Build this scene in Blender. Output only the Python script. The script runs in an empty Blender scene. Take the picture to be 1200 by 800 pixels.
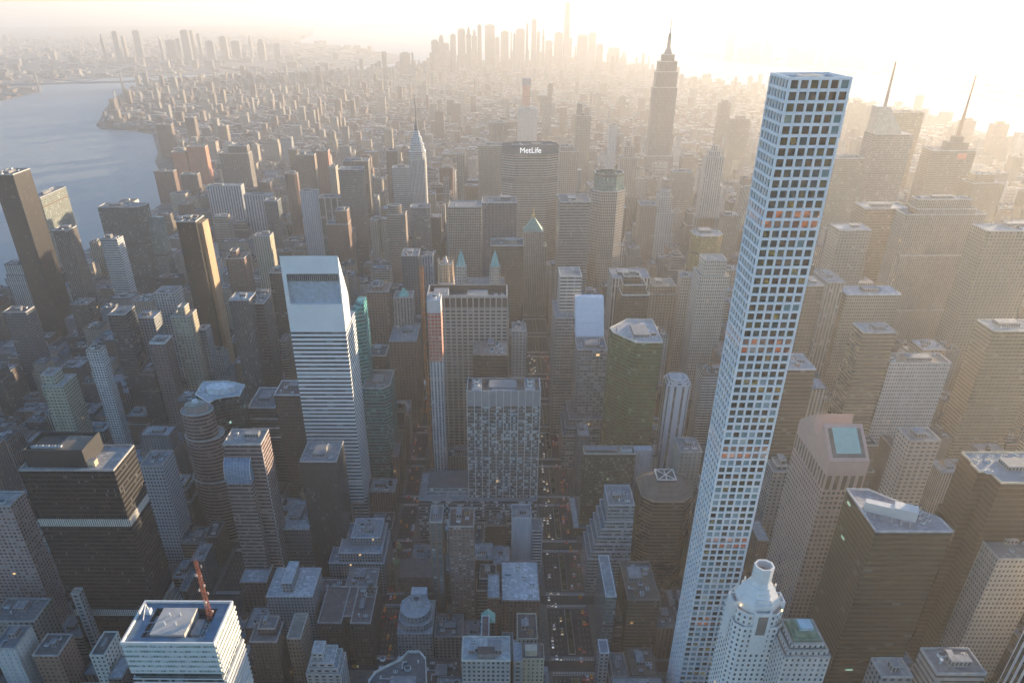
import bpy, bmesh, math, random
from mathutils import Vector, Matrix
from mathutils.bvhtree import BVHTree

# ------------------------------------------------------------------ camera, sky, sun, exposure
S = bpy.context.scene
COL = S.collection
CX, CY, CZ = -49.915, -121.80, 456.26                 # metres: X grid west, Y grid south (downtown), Z up
PITCH, YAW, ROLL, FPX, PPX, PPY = 0.566677, -0.019199, -0.007895, 892.743, 566.80, 567.99
_fwd = Vector((math.sin(YAW) * math.cos(PITCH), math.cos(YAW) * math.cos(PITCH), -math.sin(PITCH)))
_rt = Vector((math.cos(YAW), -math.sin(YAW), 0.0))
_up = _rt.cross(_fwd)
_r2 = _rt * math.cos(ROLL) + _up * math.sin(ROLL)
_u2 = _up * math.cos(ROLL) - _rt * math.sin(ROLL)
CAM = Vector((CX, CY, CZ))
cd = bpy.data.cameras.new('camera'); cam = bpy.data.objects.new('camera', cd); COL.objects.link(cam)
cd.sensor_width = 36.0; cd.lens = FPX / 1200 * 36.0
cd.shift_x = (600 - PPX) / 1200; cd.shift_y = (PPY - 400) / 1200
cd.clip_start = 1.0; cd.clip_end = 200000.0
m = Matrix.Identity(4)
for i in range(3):
    m[i][0] = _r2[i]; m[i][1] = _u2[i]; m[i][2] = -_fwd[i]; m[i][3] = CAM[i]
cam.matrix_world = m
S.camera = cam

SUN_AZ, SUN_EL = math.radians(50), math.radians(6.2)   # to the right of the view, low over the west
w = bpy.data.worlds.new('World'); S.world = w; w.use_nodes = True
nt = w.node_tree
sky = nt.nodes.new('ShaderNodeTexSky'); sky.sky_type = 'NISHITA'; sky.sun_disc = False
sky.sun_elevation = SUN_EL; sky.sun_rotation = SUN_AZ
sky.altitude = 400; sky.air_density = 1.0; sky.dust_density = 0.3; sky.ozone_density = 3.2
bg = nt.nodes['Background']; bg.inputs['Strength'].default_value = 0.13
nt.links.new(sky.outputs[0], bg.inputs['Color'])
sl = bpy.data.lights.new('sun', 'SUN'); so = bpy.data.objects.new('sun', sl); COL.objects.link(so)
sl.energy = 5.0; sl.angle = math.radians(0.55); sl.color = (1.0, 0.76, 0.49)
sd = Vector((math.sin(SUN_AZ) * math.cos(SUN_EL), math.cos(SUN_AZ) * math.cos(SUN_EL), math.sin(SUN_EL)))
so.rotation_euler = sd.to_track_quat('Z', 'Y').to_euler()
so.location = (0, 0, 2000)
S.view_settings.view_transform = 'Standard'; S.view_settings.look = 'None'
S.view_settings.exposure = 1.84; S.view_settings.gamma = 1.0; S.view_settings.use_curve_mapping = False
HAZE_DENSITY, HAZE_G, HAZE_COL = 1.06e-4, 0.45, (0.73, 0.73, 0.745)
cy_ = S.cycles
cy_.max_bounces = 5; cy_.diffuse_bounces = 2; cy_.glossy_bounces = 2; cy_.transmission_bounces = 2
cy_.volume_bounces = 2; cy_.transparent_max_bounces = 4
cy_.caustics_reflective = False; cy_.caustics_refractive = False
cy_.use_denoising = True
try:
    cy_.denoiser = 'OPENIMAGEDENOISE'; cy_.denoising_input_passes = 'RGB_ALBEDO_NORMAL'; cy_.denoising_prefilter = 'ACCURATE'
except Exception:
    pass
cy_.sample_clamp_indirect = 4.0

R = random.Random(57)

# ------------------------------------------------------------------ helpers: survey of the photograph
def ray(px, py):
    return _fwd + _r2 * ((px - PPX) / FPX) - _u2 * ((py - PPY) / FPX)
def at_y(px, py, Y):
    d = ray(px, py); return CAM + d * ((Y - CY) / d.y)
def at_x(px, py, X):
    d = ray(px, py); return CAM + d * ((X - CX) / d.x)
def at_z(px, py, z):
    d = ray(px, py); return CAM + d * ((z - CZ) / d.z)
def to_px(p):
    d = Vector(p) - CAM; k = d.dot(_fwd)
    if k < 1: return None
    return (PPX + FPX * d.dot(_r2) / k, PPY - FPX * d.dot(_u2) / k)
def st(s): return (60 - s) * 80.5 + 9.0               # building line on the south side of street s

# ------------------------------------------------------------------ materials
MATS = {}
def nd(nt, t, **k):
    n = nt.nodes.new(t)
    for a, v in k.items(): setattr(n, a, v)
    return n
def mth(nt, op, a, b=None):
    n = nd(nt, 'ShaderNodeMath', operation=op)
    for i, x in enumerate((a, b)):
        if x is None: continue
        if isinstance(x, (int, float)): n.inputs[i].default_value = x
        else: nt.links.new(x, n.inputs[i])
    return n.outputs[0]
def mixc(nt, f, a, b):
    n = nd(nt, 'ShaderNodeMix', data_type='RGBA')
    if isinstance(f, (int, float)): n.inputs[0].default_value = f
    else: nt.links.new(f, n.inputs[0])
    for s, x in ((6, a), (7, b)):
        if isinstance(x, (tuple, list)): n.inputs[s].default_value = (*x[:3], 1)
        else: nt.links.new(x, n.inputs[s])
    return n.outputs[2]
def sm(c): return tuple(round(x, 3) for x in c)

def plain(col, rough=0.7, metal=0.0, var=0.25, scale=0.25, emit=None, es=0.0):
    key = ('p', sm(col), rough, metal, var, scale, emit, es)
    if key in MATS: return MATS[key]
    mt = bpy.data.materials.new('surface'); mt.use_nodes = True; nt = mt.node_tree
    b = nt.nodes['Principled BSDF']
    tc = nd(nt, 'ShaderNodeTexCoord'); nz = nd(nt, 'ShaderNodeTexNoise'); nz.inputs['Scale'].default_value = scale; nz.inputs['Detail'].default_value = 5
    nt.links.new(tc.outputs['Object'], nz.inputs['Vector'])
    lo = tuple(c * (1 - var) for c in col); hi = tuple(min(1, c * (1 + var)) for c in col)
    cr = nd(nt, 'ShaderNodeValToRGB'); cr.color_ramp.elements[0].position = .3; cr.color_ramp.elements[1].position = .7
    cr.color_ramp.elements[0].color = (*lo, 1); cr.color_ramp.elements[1].color = (*hi, 1)
    nt.links.new(nz.outputs['Fac'], cr.inputs[0]); nt.links.new(cr.outputs[0], b.inputs['Base Color'])
    b.inputs['Roughness'].default_value = rough; b.inputs['Metallic'].default_value = metal
    if emit:
        b.inputs['Emission Color'].default_value = (*emit, 1); b.inputs['Emission Strength'].default_value = es
    MATS[key] = mt
    return mt

def roofm(col):
    """tar, gravel and membrane roofing with seams, patches and ponding stains"""
    key = ('r', sm(col))
    if key in MATS: return MATS[key]
    mt = bpy.data.materials.new('roofing'); mt.use_nodes = True; nt = mt.node_tree
    b = nt.nodes['Principled BSDF']; tc = nd(nt, 'ShaderNodeTexCoord')
    vo = nd(nt, 'ShaderNodeTexVoronoi', distance='CHEBYCHEV'); vo.inputs['Scale'].default_value = .11
    nz = nd(nt, 'ShaderNodeTexNoise'); nz.inputs['Scale'].default_value = .35; nz.inputs['Detail'].default_value = 6
    nt.links.new(tc.outputs['Object'], vo.inputs['Vector']); nt.links.new(tc.outputs['Object'], nz.inputs['Vector'])
    sx = nd(nt, 'ShaderNodeSeparateColor'); nt.links.new(vo.outputs['Color'], sx.inputs[0])
    c1 = mixc(nt, sx.outputs[0], tuple(c * .55 for c in col), tuple(min(1, c * 1.25) for c in col))
    f = mth(nt, 'MULTIPLY', mth(nt, 'SUBTRACT', nz.outputs['Fac'], .42), 3.5)
    fc = nd(nt, 'ShaderNodeClamp'); nt.links.new(f, fc.inputs[0])
    c2 = mixc(nt, fc.outputs[0], tuple(c * .6 for c in col), c1)
    nt.links.new(c2, b.inputs['Base Color']); b.inputs['Roughness'].default_value = .85
    MATS[key] = mt
    return mt

def fac(wall, glass=(.02, .03, .035), g2=(.07, .09, .10), wx=.6, wy=.55, sp=None, lit=.003, blind=.06, gr=.12, litc=(1, .62, .25), le=.35, wr=.75, metal=0.0, wv=.18, jit=.02, spec=.22, blc=None, bump=.6):
    """wall with a grid of windows: UV counts bays and storeys. wall = pier colour, sp = spandrel colour"""
    sp = sp or wall; lit = lit * .4
    key = ('f', sm(wall), sm(glass), sm(g2), wx, wy, sm(sp), lit, blind, gr, litc, le, wr, metal, wv, jit, spec, blc, bump)
    if key in MATS: return MATS[key]
    mt = bpy.data.materials.new('facade'); mt.use_nodes = True; nt = mt.node_tree; L = nt.links.new
    b = nt.nodes['Principled BSDF']
    uv = nd(nt, 'ShaderNodeUVMap'); sx = nd(nt, 'ShaderNodeSeparateXYZ'); L(uv.outputs[0], sx.inputs[0])
    u, v = sx.outputs[0], sx.outputs[1]
    fu = mth(nt, 'ABSOLUTE', mth(nt, 'SUBTRACT', mth(nt, 'FRACT', u), .5))
    fv = mth(nt, 'ABSOLUTE', mth(nt, 'SUBTRACT', mth(nt, 'FRACT', v), .5))
    mw = mth(nt, 'LESS_THAN', fu, wx / 2) if wx < 1 else None
    mh = mth(nt, 'LESS_THAN', fv, wy / 2) if wy < 1 else None
    if mw and mh: win = mth(nt, 'MULTIPLY', mw, mh)
    else: win = mw or mh
    cu, cv = mth(nt, 'FLOOR', u), mth(nt, 'FLOOR', v)
    mfl = mth(nt, 'LESS_THAN', mth(nt, 'MODULO', mth(nt, 'ADD', cv, R.randrange(40)), R.choice((17, 19, 23, 29))), .5)   # plant floors
    cb = nd(nt, 'ShaderNodeCombineXYZ'); L(cu, cb.inputs[0]); L(cv, cb.inputs[1]); cb.inputs[2].default_value = R.random() * 50
    wn = nd(nt, 'ShaderNodeTexWhiteNoise', noise_dimensions='3D'); L(cb.outputs[0], wn.inputs['Vector'])
    s2 = nd(nt, 'ShaderNodeSeparateColor'); L(wn.outputs['Color'], s2.inputs[0])
    r0, r1, r2 = s2.outputs[0], s2.outputs[1], s2.outputs[2]
    gl = mixc(nt, mth(nt, 'POWER', r0, 2.2), glass, g2)
    # blinds pulled part of the way down
    bl = mth(nt, 'GREATER_THAN', r1, 1 - blind)
    part = mth(nt, 'GREATER_THAN', mth(nt, 'FRACT', v), mth(nt, 'MULTIPLY', r2, .7))
    gl = mixc(nt, mth(nt, 'MULTIPLY', bl, part), gl, blc or tuple(min(.5, x * 1.4 + .08) for x in g2))
    gl = mixc(nt, mfl, gl, tuple(c * .35 + .01 for c in wall))
    tc = nd(nt, 'ShaderNodeTexCoord')
    mp = nd(nt, 'ShaderNodeMapping'); mp.inputs['Scale'].default_value = (.35, .35, .035); L(tc.outputs['Object'], mp.inputs[0])
    nz = nd(nt, 'ShaderNodeTexNoise'); nz.inputs['Scale'].default_value = 1.0; nz.inputs['Detail'].default_value = 4; L(mp.outputs[0], nz.inputs['Vector'])
    wv_ = nd(nt, 'ShaderNodeMapRange'); L(nz.outputs['Fac'], wv_.inputs[0]); wv_.inputs[1].default_value = .25; wv_.inputs[2].default_value = .75
    wv_.inputs[3].default_value = 1 - wv; wv_.inputs[4].default_value = 1 + wv
    body = mixc(nt, mw, wall, sp) if (mw and sp != wall) else mixc(nt, 0.0, wall, wall)
    if not mw and sp != wall: body = mixc(nt, 0.0, sp, sp)
    vm = nd(nt, 'ShaderNodeMix', data_type='RGBA', blend_type='MULTIPLY'); vm.inputs[0].default_value = 1
    L(body, vm.inputs[6]); cg = nd(nt, 'ShaderNodeCombineXYZ')
    for i in range(3): L(wv_.outputs[0], cg.inputs[i])
    L(cg.outputs[0], vm.inputs[7])
    if win is None: col = gl
    else: col = mixc(nt, win, vm.outputs[2], gl)
    L(col, b.inputs['Base Color'])
    one = win if win is not None else 1.0
    rr = nd(nt, 'ShaderNodeMapRange'); rr.inputs[3].default_value = wr; rr.inputs[4].default_value = gr
    if win is not None: L(win, rr.inputs[0])
    else: rr.inputs[0].default_value = 1
    L(rr.outputs[0], b.inputs['Roughness'])
    b.inputs['Metallic'].default_value = metal
    b.inputs['IOR'].default_value = 1.5
    spl = nd(nt, 'ShaderNodeMapRange'); spl.inputs[3].default_value = .5; spl.inputs[4].default_value = spec
    if win is not None: L(win, spl.inputs[0])
    else: spl.inputs[0].default_value = 1
    L(spl.outputs[0], b.inputs['Specular IOR Level'])
    # each pane sits a little out of true
    geo = nd(nt, 'ShaderNodeNewGeometry')
    vs = nd(nt, 'ShaderNodeVectorMath', operation='SUBTRACT'); L(wn.outputs['Color'], vs.inputs[0]); vs.inputs[1].default_value = (.5, .5, .5)
    sc = nd(nt, 'ShaderNodeVectorMath', operation='SCALE'); L(vs.outputs[0], sc.inputs[0])
    k = mth(nt, 'MULTIPLY', one, jit); L(k, sc.inputs[3]) if not isinstance(k, float) else None
    ad = nd(nt, 'ShaderNodeVectorMath', operation='ADD'); L(geo.outputs['Normal'], ad.inputs[0]); L(sc.outputs[0], ad.inputs[1])
    nm = nd(nt, 'ShaderNodeVectorMath', operation='NORMALIZE'); L(ad.outputs[0], nm.inputs[0])
    if win is not None and bump > 0:
        bp = nd(nt, 'ShaderNodeBump', invert=True); bp.inputs['Strength'].default_value = bump; bp.inputs['Distance'].default_value = .5
        L(win, bp.inputs['Height']); L(nm.outputs[0], bp.inputs['Normal']); L(bp.outputs[0], b.inputs['Normal'])
    else: L(nm.outputs[0], b.inputs['Normal'])
    if lit > 0:
        on = mth(nt, 'GREATER_THAN', r2, 1 - lit)
        if win is not None: on = mth(nt, 'MULTIPLY', on, win)
        b.inputs['Emission Color'].default_value = (*litc, 1)
        L(mth(nt, 'MULTIPLY', on, le), b.inputs['Emission Strength'])
    MATS[key] = mt
    return mt

# ------------------------------------------------------------------ mesh builder
class MB:
    def __init__(s): s.v = []; s.f = []; s.uv = []; s.mi = []
    def face(s, pts, uvs=None, m=0):
        n = len(s.v); s.v.extend(Vector(p) for p in pts); s.f.append(tuple(range(n, n + len(pts))))
        if uvs is None: uvs = [(p[0], p[1]) for p in pts]
        s.uv.append(uvs); s.mi.append(m)
    def walls(s, poly, z0, z1, bay=4.0, flo=3.8, m=0, poly1=None, vref=None):
        q = poly1 or poly; n = len(poly); vr = z1 if vref is None else vref
        for i in range(n):
            a, b = poly[i], poly[(i + 1) % n]; c, d = q[(i + 1) % n], q[i]
            ln = math.hypot(b[0] - a[0], b[1] - a[1])
            if ln < .01 and math.hypot(c[0] - d[0], c[1] - d[1]) < .01: continue
            nb = max(1, round(ln / bay)); off = (i * 37) % 101
            v0, v1 = (z0 - vr) / flo + 200, (z1 - vr) / flo + 200
            s.face([(a[0], a[1], z0), (b[0], b[1], z0), (c[0], c[1], z1), (d[0], d[1], z1)],
                   [(off, v0), (off + nb, v0), (off + nb, v1), (off, v1)], m)
    def cap(s, poly, z, m=0):
        s.face([(p[0], p[1], z) for p in poly], [(p[0] / 4, p[1] / 4) for p in poly], m)
    def box(s, x0, x1, y0, y1, z0, z1, m=0, bay=3.0, flo=3.0, mt=None):
        p = rect(x0, x1, y0, y1); s.walls(p, z0, z1, bay, flo, m); s.cap(p, z1, m if mt is None else mt)
    def prism(s, poly, z0, z1, m=0, poly1=None, bay=3.0, flo=3.0, bottom=False):
        s.walls(poly, z0, z1, bay, flo, m, poly1); s.cap(poly1 or poly, z1, m)
        if bottom: s.cap(list(reversed(poly)), z0, m)
    def bar(s, a, b, r, n=5, r1=None, m=0):
        a, b = Vector(a), Vector(b); d = (b - a).normalized(); r1 = r if r1 is None else r1
        t = Vector((0, 0, 1)) if abs(d.z) < .9 else Vector((1, 0, 0)); x = d.cross(t).normalized(); y = d.cross(x)
        A = [a + (x * math.cos(k * 2 * math.pi / n) + y * math.sin(k * 2 * math.pi / n)) * r for k in range(n)]
        B = [b + (x * math.cos(k * 2 * math.pi / n) + y * math.sin(k * 2 * math.pi / n)) * r1 for k in range(n)]
        for k in range(n):
            j = (k + 1) % n; s.face([A[j], A[k], B[k], B[j]], None, m)
        s.face(B[::-1], None, m); s.face(A, None, m)
    def build(s, name, mats, parent=None, smooth=False):
        me = bpy.data.meshes.new(name)
        o3 = parent.location if parent is not None else Vector((0, 0, 0))
        me.from_pydata([tuple(v - o3) for v in s.v], [], s.f)
        if not isinstance(mats, (list, tuple)): mats = [mats]
        for mt in mats: me.materials.append(mt)
        ul = me.uv_layers.new(name='UVMap')
        flat = [c for uv in s.uv for p in uv for c in p]
        ul.data.foreach_set('uv', flat)
        me.polygons.foreach_set('material_index', s.mi)
        if smooth: me.polygons.foreach_set('use_smooth', [True] * len(s.f))
        me.update()
        o = bpy.data.objects.new(name, me); COL.objects.link(o)
        if parent is not None: o.parent = parent
        return o

def rect(x0, x1, y0, y1): return [(x0, y0), (x1, y0), (x1, y1), (x0, y1)]
def ellipse(cx, cy, rx, ry, n=40, rot=0): return [(cx + rx * math.cos(2 * math.pi * k / n + rot), cy + ry * math.sin(2 * math.pi * k / n + rot)) for k in range(n)]
def chamf(x0, x1, y0, y1, c): return [(x0 + c, y0), (x1 - c, y0), (x1, y0 + c), (x1, y1 - c), (x1 - c, y1), (x0 + c, y1), (x0, y1 - c), (x0, y0 + c)]
def bbox(p): return min(a[0] for a in p), max(a[0] for a in p), min(a[1] for a in p), max(a[1] for a in p)
def inset(poly, d):
    n = len(poly); out = []
    for i in range(n):
        p0, p1, p2 = poly[i - 1], poly[i], poly[(i + 1) % n]
        e1 = Vector((p1[0] - p0[0], p1[1] - p0[1])); e2 = Vector((p2[0] - p1[0], p2[1] - p1[1]))
        if e1.length < 1e-6 or e2.length < 1e-6: out.append(p1); continue
        e1.normalize(); e2.normalize()
        n1 = Vector((-e1.y, e1.x)); n2 = Vector((-e2.y, e2.x)); b = n1 + n2
        if b.length < .2: out.append(p1); continue
        b = b / max(.3, 1 + n1.dot(n2)); out.append((p1[0] + b.x * d, p1[1] + b.y * d))
    return out

def thing(name, label, cat, loc=(0, 0, 0), group=None):
    o = bpy.data.objects.new(name, None); COL.objects.link(o); o.location = loc; o.empty_display_size = 5
    o['label'] = label; o['category'] = cat
    if group: o['group'] = group
    return o
def struct(o, kind='structure'): o['kind'] = kind; return o

HEROES = []      # dict: short phrase, footprint, height, picture box kept clear of lower neighbours
FOOT = []        # occupied footprints (x0, x1, y0, y1)

# ------------------------------------------------------------------ shared roof furniture (copied by reference)
def proto(name, mb, mats):
    o = mb.build(name, mats); me = o.data; bpy.data.objects.remove(o); return me
GREY = plain((.22, .23, .24), .6); PALE = plain((.5, .52, .53), .5, var=.15); DARK = plain((.05, .052, .055), .7); WOOD = plain((.16, .10, .06), .85, scale=.8)
STEEL = plain((.32, .34, .36), .4, .6)
def _tank():
    b = MB(); c = ellipse(0, 0, 2.1, 2.1, 14); b.prism(c, 3.2, 7.2, 0); tip = [(0, 0)] * 14
    b.walls(ellipse(0, 0, 2.3, 2.3, 14), 7.2, 8.7, poly1=[(p[0] * .02, p[1] * .02) for p in c], m=1)
    for x in (-1.3, 1.3):
        for y in (-1.3, 1.3): b.bar((x, y, 0), (x, y, 3.2), .14, 4, m=2)
    b.box(-1.9, 1.9, -1.9, 1.9, 2.95, 3.2, 2)
    return proto('water_tank', b, [WOOD, DARK, STEEL])
TANK = _tank()
def _unit():
    b = MB(); b.box(-1.7, 1.7, -1.1, 1.1, .35, 2.0, 0); b.box(-1.5, 1.5, -.9, .9, 0, .35, 1)
    for x in (-.85, .85): b.prism(ellipse(x, 0, .62, .62, 12), 2.0, 2.25, 1)
    return proto('cooling_unit', b, [PALE, DARK])
UNIT = _unit()
def _fan():
    b = MB(); b.prism(ellipse(0, 0, 2.4, 2.4, 18), 0, 1.9, 0); b.prism(ellipse(0, 0, 1.9, 1.9, 18), 1.9, 2.1, 1)
    return proto('cooling_fan', b, [PALE, DARK])
FAN = _fan()
def _vent():
    b = MB(); b.bar((0, 0, 0), (0, 0, 1.6), .35, 8); b.bar((0, 0, 1.6), (0, 0, 2.0), .6, 8)
    return proto('roof_vent', b, [PALE])
VENT = _vent()
def _duct():
    b = MB(); b.box(-.5, .5, -4, 4, .4, 1.3); b.box(-.5, 3.2, 2.9, 4.1, .4, 1.3 + .01)
    for y in (-3, 0, 3): b.box(-.6, .6, y - .1, y + .1, 0, .4, 1)
    return proto('air_duct', b, [STEEL, DARK])
DUCT = _duct()
def _cabin():
    b = MB(); b.box(-1.6, 1.6, -2.2, 2.2, 0, 2.7, 0, mt=2); b.box(-.5, .5, -2.26, -2.2, 0, 2.1, 1)
    return proto('stair_cabin', b, [plain((.2, .14, .11), .85), DARK, plain((.3, .31, .32), .8)])
CABIN = _cabin()
def place(me, name, root, x, y, z, rot=0, sc=1.0):
    o = bpy.data.objects.new(name, me); COL.objects.link(o); o.parent = root
    o.location = (x - root.location.x, y - root.location.y, z - root.location.z); o.rotation_euler = (0, 0, rot); o.scale = (sc, sc, sc)
    return o
def pent(root, x0, x1, y0, y1, z, h, wall=None, name='penthouse', roof=(.3, .31, .32)):
    b = MB(); p = rect(x0, x1, y0, y1); b.walls(p, z, z + h, 2.2, h, 0); b.cap(p, z + h, 1)
    return b.build(name, [wall or fac((.3, .3, .3), (.05, .05, .05), (.1, .1, .1), .7, .6, lit=0, blind=0, gr=.6), roofm(roof)], root)
def clutter(root, poly, z, n=3, rng=R, tank=False, ph=True, phw=None):
    x0, x1, y0, y1 = bbox(poly); w, d = x1 - x0, y1 - y0
    if min(w, d) < 7: return
    px0 = px1 = py0 = py1 = None
    if ph:
        pw, pd = w * rng.uniform(.25, .5), d * rng.uniform(.25, .5); hh = rng.uniform(2.6, 5)
        px0 = x0 + (w - pw) * rng.uniform(.2, .8); py0 = y0 + (d - pd) * rng.uniform(.35, .85); px1, py1 = px0 + pw, py0 + pd
        pent(root, px0, px1, py0, py1, z, hh, phw)
    def free(x, y, r): return px0 is None or not (px0 - r < x < px1 + r and py0 - r < y < py1 + r)
    spots = []
    for _ in range(n * 6):
        x, y = rng.uniform(x0 + 3, x1 - 3), rng.uniform(y0 + 3, y1 - 3)
        if free(x, y, 2.6) and all(math.hypot(x - a, y - b) > 4.2 for a, b in spots):
            spots.append((x, y))
        if len(spots) >= n + (1 if tank else 0): break
    for i, (x, y) in enumerate(spots):
        if tank and i == 0: place(TANK, 'water_tank', root, x, y, z, rng.random()); continue
        k = rng.random()
        if k < .5: place(UNIT, 'cooling_unit', root, x, y, z, rng.choice((0, math.pi / 2)), rng.uniform(.8, 1.3))
        elif k < .66 and min(w, d) > 11: place(DUCT, 'air_duct', root, x, y, z, rng.choice((0, math.pi / 2)), rng.uniform(.7, 1))
        elif k < .74 and min(w, d) > 10: place(CABIN, 'stair_cabin', root, x, y, z, rng.choice((0, math.pi / 2, math.pi)), 1)
        elif k < .86 and min(w, d) > 14: place(FAN, 'cooling_fan', root, x, y, z, 0, rng.uniform(.7, 1.1))
        else: place(VENT, 'roof_vent', root, x, y, z, 0, rng.uniform(.9, 1.6))

CONC = plain((.36, .35, .34), .8)
def tower(name, label, cat, tiers, wall, roof=(.26, .27, .28), trim=None, bay=4.0, flo=3.8, group=None, short=None, clear=None,
          n=3, tank=False, ph=True, par=.9, rng=R, hero=True, phw=None, top_mat=None, top_h=0):
    """tiers = [(polygon, z0, z1), ...] from the street up"""
    x0, x1, y0, y1 = bbox(tiers[0][0])
    root = thing(name, label, cat, ((x0 + x1) / 2, (y0 + y1) / 2, 0), group)
    b = MB(); roofs = []; rings = []
    for i, (poly, z0, z1) in enumerate(tiers):
        b.walls(poly, z0, z1, bay, flo, 0)
        r_ = MB(); r_.cap(inset(poly, .05), z1 - .35, 0); roofs.append(r_)
        if par:
            p_ = MB(); o_, i_ = inset(poly, -.12), inset(poly, .45)
            p_.walls(o_, z1 - .5, z1 + par); p_.walls(list(reversed(i_)), z1 - .5, z1 + par)
            k = len(o_)
            for j in range(k):
                l = (j + 1) % k
                p_.face([(*o_[j], z1 + par), (*o_[l], z1 + par), (*i_[l], z1 + par), (*i_[j], z1 + par)])
            rings.append(p_)
    b.build('facade', wall, root)
    for r_ in roofs: r_.build('roof', roofm(roof), root)
    for p_ in rings: p_.build('parapet', trim or CONC, root)
    tp, tz = tiers[-1][0], tiers[-1][2] - .35
    clutter(root, inset(tp, 1.5), tz, n, rng, tank, ph, phw)
    H = tiers[-1][2]
    if hero:
        for poly, z0, z1 in tiers: FOOT.append(bbox(poly))
        HEROES.append(dict(short=short or cat, box=bbox(tiers[0][0]), H=H, root=root, clear=clear, tiers=tiers))
    return root

# ------------------------------------------------------------------ ground, water, streets
EAVE = {}
LEX, PARK, MAD, FIFTH, SIXTH, SEV, THIRD, SEC, FIRST = -141.5, 13.5, 165, 320, 631, 905, -295, -511, -742
AVES = [(-960, 15), (FIRST, 15), (SEC, 15), (THIRD, 15), (LEX, 11.5), (PARK, 21.5), (MAD, 12), (FIFTH, 15), (SIXTH, 15), (SEV, 15), (1179, 15), (1450, 15), (1720, 15)]
def flat(name, poly, z, mat, kind='structure', skirt=0):
    b = MB(); b.cap(poly, z)
    if skirt: b.walls(poly, z - skirt, z)
    return struct(b.build(name, mat), kind)
def watermat():
    mt = bpy.data.materials.new('water'); mt.use_nodes = True; nt = mt.node_tree; b = nt.nodes['Principled BSDF']
    b.inputs['Base Color'].default_value = (.27, .285, .28, 1); b.inputs['Roughness'].default_value = .42; b.inputs['IOR'].default_value = 1.33
    tc = nd(nt, 'ShaderNodeTexCoord'); nz = nd(nt, 'ShaderNodeTexNoise'); nz.inputs['Scale'].default_value = .02; nz.inputs['Detail'].default_value = 8
    nt.links.new(tc.outputs['Object'], nz.inputs['Vector']); bp = nd(nt, 'ShaderNodeBump'); bp.inputs['Strength'].default_value = .6; bp.inputs['Distance'].default_value = 5
    nt.links.new(nz.outputs['Fac'], bp.inputs['Height']); nt.links.new(bp.outputs[0], b.inputs['Normal'])
    return mt
flat('water', rect(-45000, 45000, -2500, 60000), -3.0, watermat())
def groundmat(c0, c1, sc=.02):
    return plain(tuple((a + b) / 2 for a, b in zip(c0, c1)), .9, var=.45, scale=sc)
MANH = [(-880, -900), (-930, 1000), (-915, 1327), (-858, 1390), (-864, 1500), (-879, 1677), (-963, 2068), (-1024, 2267), (-1134, 2471), (-1207, 2626), (-1277, 2834), (-1473, 3290), (-1621, 3395),
        (-1752, 3440), (-1830, 3560), (-1893, 3745), (-2017, 4072), (-2231, 4673), (-2330, 5100), (-2330, 5500), (-2130, 5950), (-1500, 6250), (-900, 6600), (-450, 7150), (100, 7350), (480, 7150), (800, 6900),
        (964, 6639), (1140, 5988), (1274, 5272), (1545, 4933), (1809, 4335), (1900, 3700), (1860, 2900), (1880, 1500), (1900, -900)]
flat('ground', MANH[::-1], 0.0, groundmat((.05, .052, .055), (.07, .07, .072)), skirt=4)
BROOK = [(-60000, -1000), (-3100, -1000), (-2700, 1500), (-2560, 3000), (-2780, 4300), (-2822, 4573), (-2850, 5040), (-3050, 5400), (-3080, 5900), (-2700, 6150), (-2200, 6330), (-1350, 6750), (-850, 7500), (-1050, 8600), (-1700, 9900), (-2700, 11500),
         (-3000, 14000), (-3600, 17000), (-5000, 20000), (-60000, 20000)]
flat('terrain', BROOK[::-1], 0.5, groundmat((.09, .085, .08), (.13, .12, .12), .004), skirt=4)
NJ = [(60000, -1000), (2900, -1000), (2650, 3000), (2518, 4037), (2634, 5128), (2418, 5891), (2250, 6600), (1886, 7602), (1708, 8175), (1900, 8700), (3000, 9300), (4200, 11000), (5200, 15000), (6000, 20000), (60000, 20000)]
flat('terrain', NJ, 0.5, groundmat((.09, .085, .08), (.13, .12, .12), .004), skirt=4)
flat('terrain', [(-3000, 17500), (-800, 16500), (1800, 17500), (4000, 21000), (-3000, 26000)], 0.5, groundmat((.09, .085, .08), (.12, .12, .11), .004), skirt=4)

ROADM = plain((.035, .035, .036), .85, var=.3, scale=.12)
PAVEM = plain((.12, .118, .115), .85, var=.25, scale=.3)
WHITE = plain((.62, .62, .6), .7, var=.2, scale=2)
YELL = plain((.55, .4, .08), .7, var=.2, scale=2)
YMAX = 2700
b = MB(); b.cap(rect(-930, 1880, -300, YMAX), .01); struct(b.build('road', ROADM))
pv = MB(); mk = MB()
for s in range(62, 26, -1):
    ya, yb = (60 - s) * 80.5 + 9, (61 - s) * 80.5 - 9
    for (a, ha), (c, hc) in zip(AVES, AVES[1:]):
        x0, x1 = a + ha, c - hc
        pv.prism(rect(x0 - 3.6, x1 + 3.6, ya - 3.4, yb + 3.4), .0, .14)
struct(pv.build('pavement', PAVEM))
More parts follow.
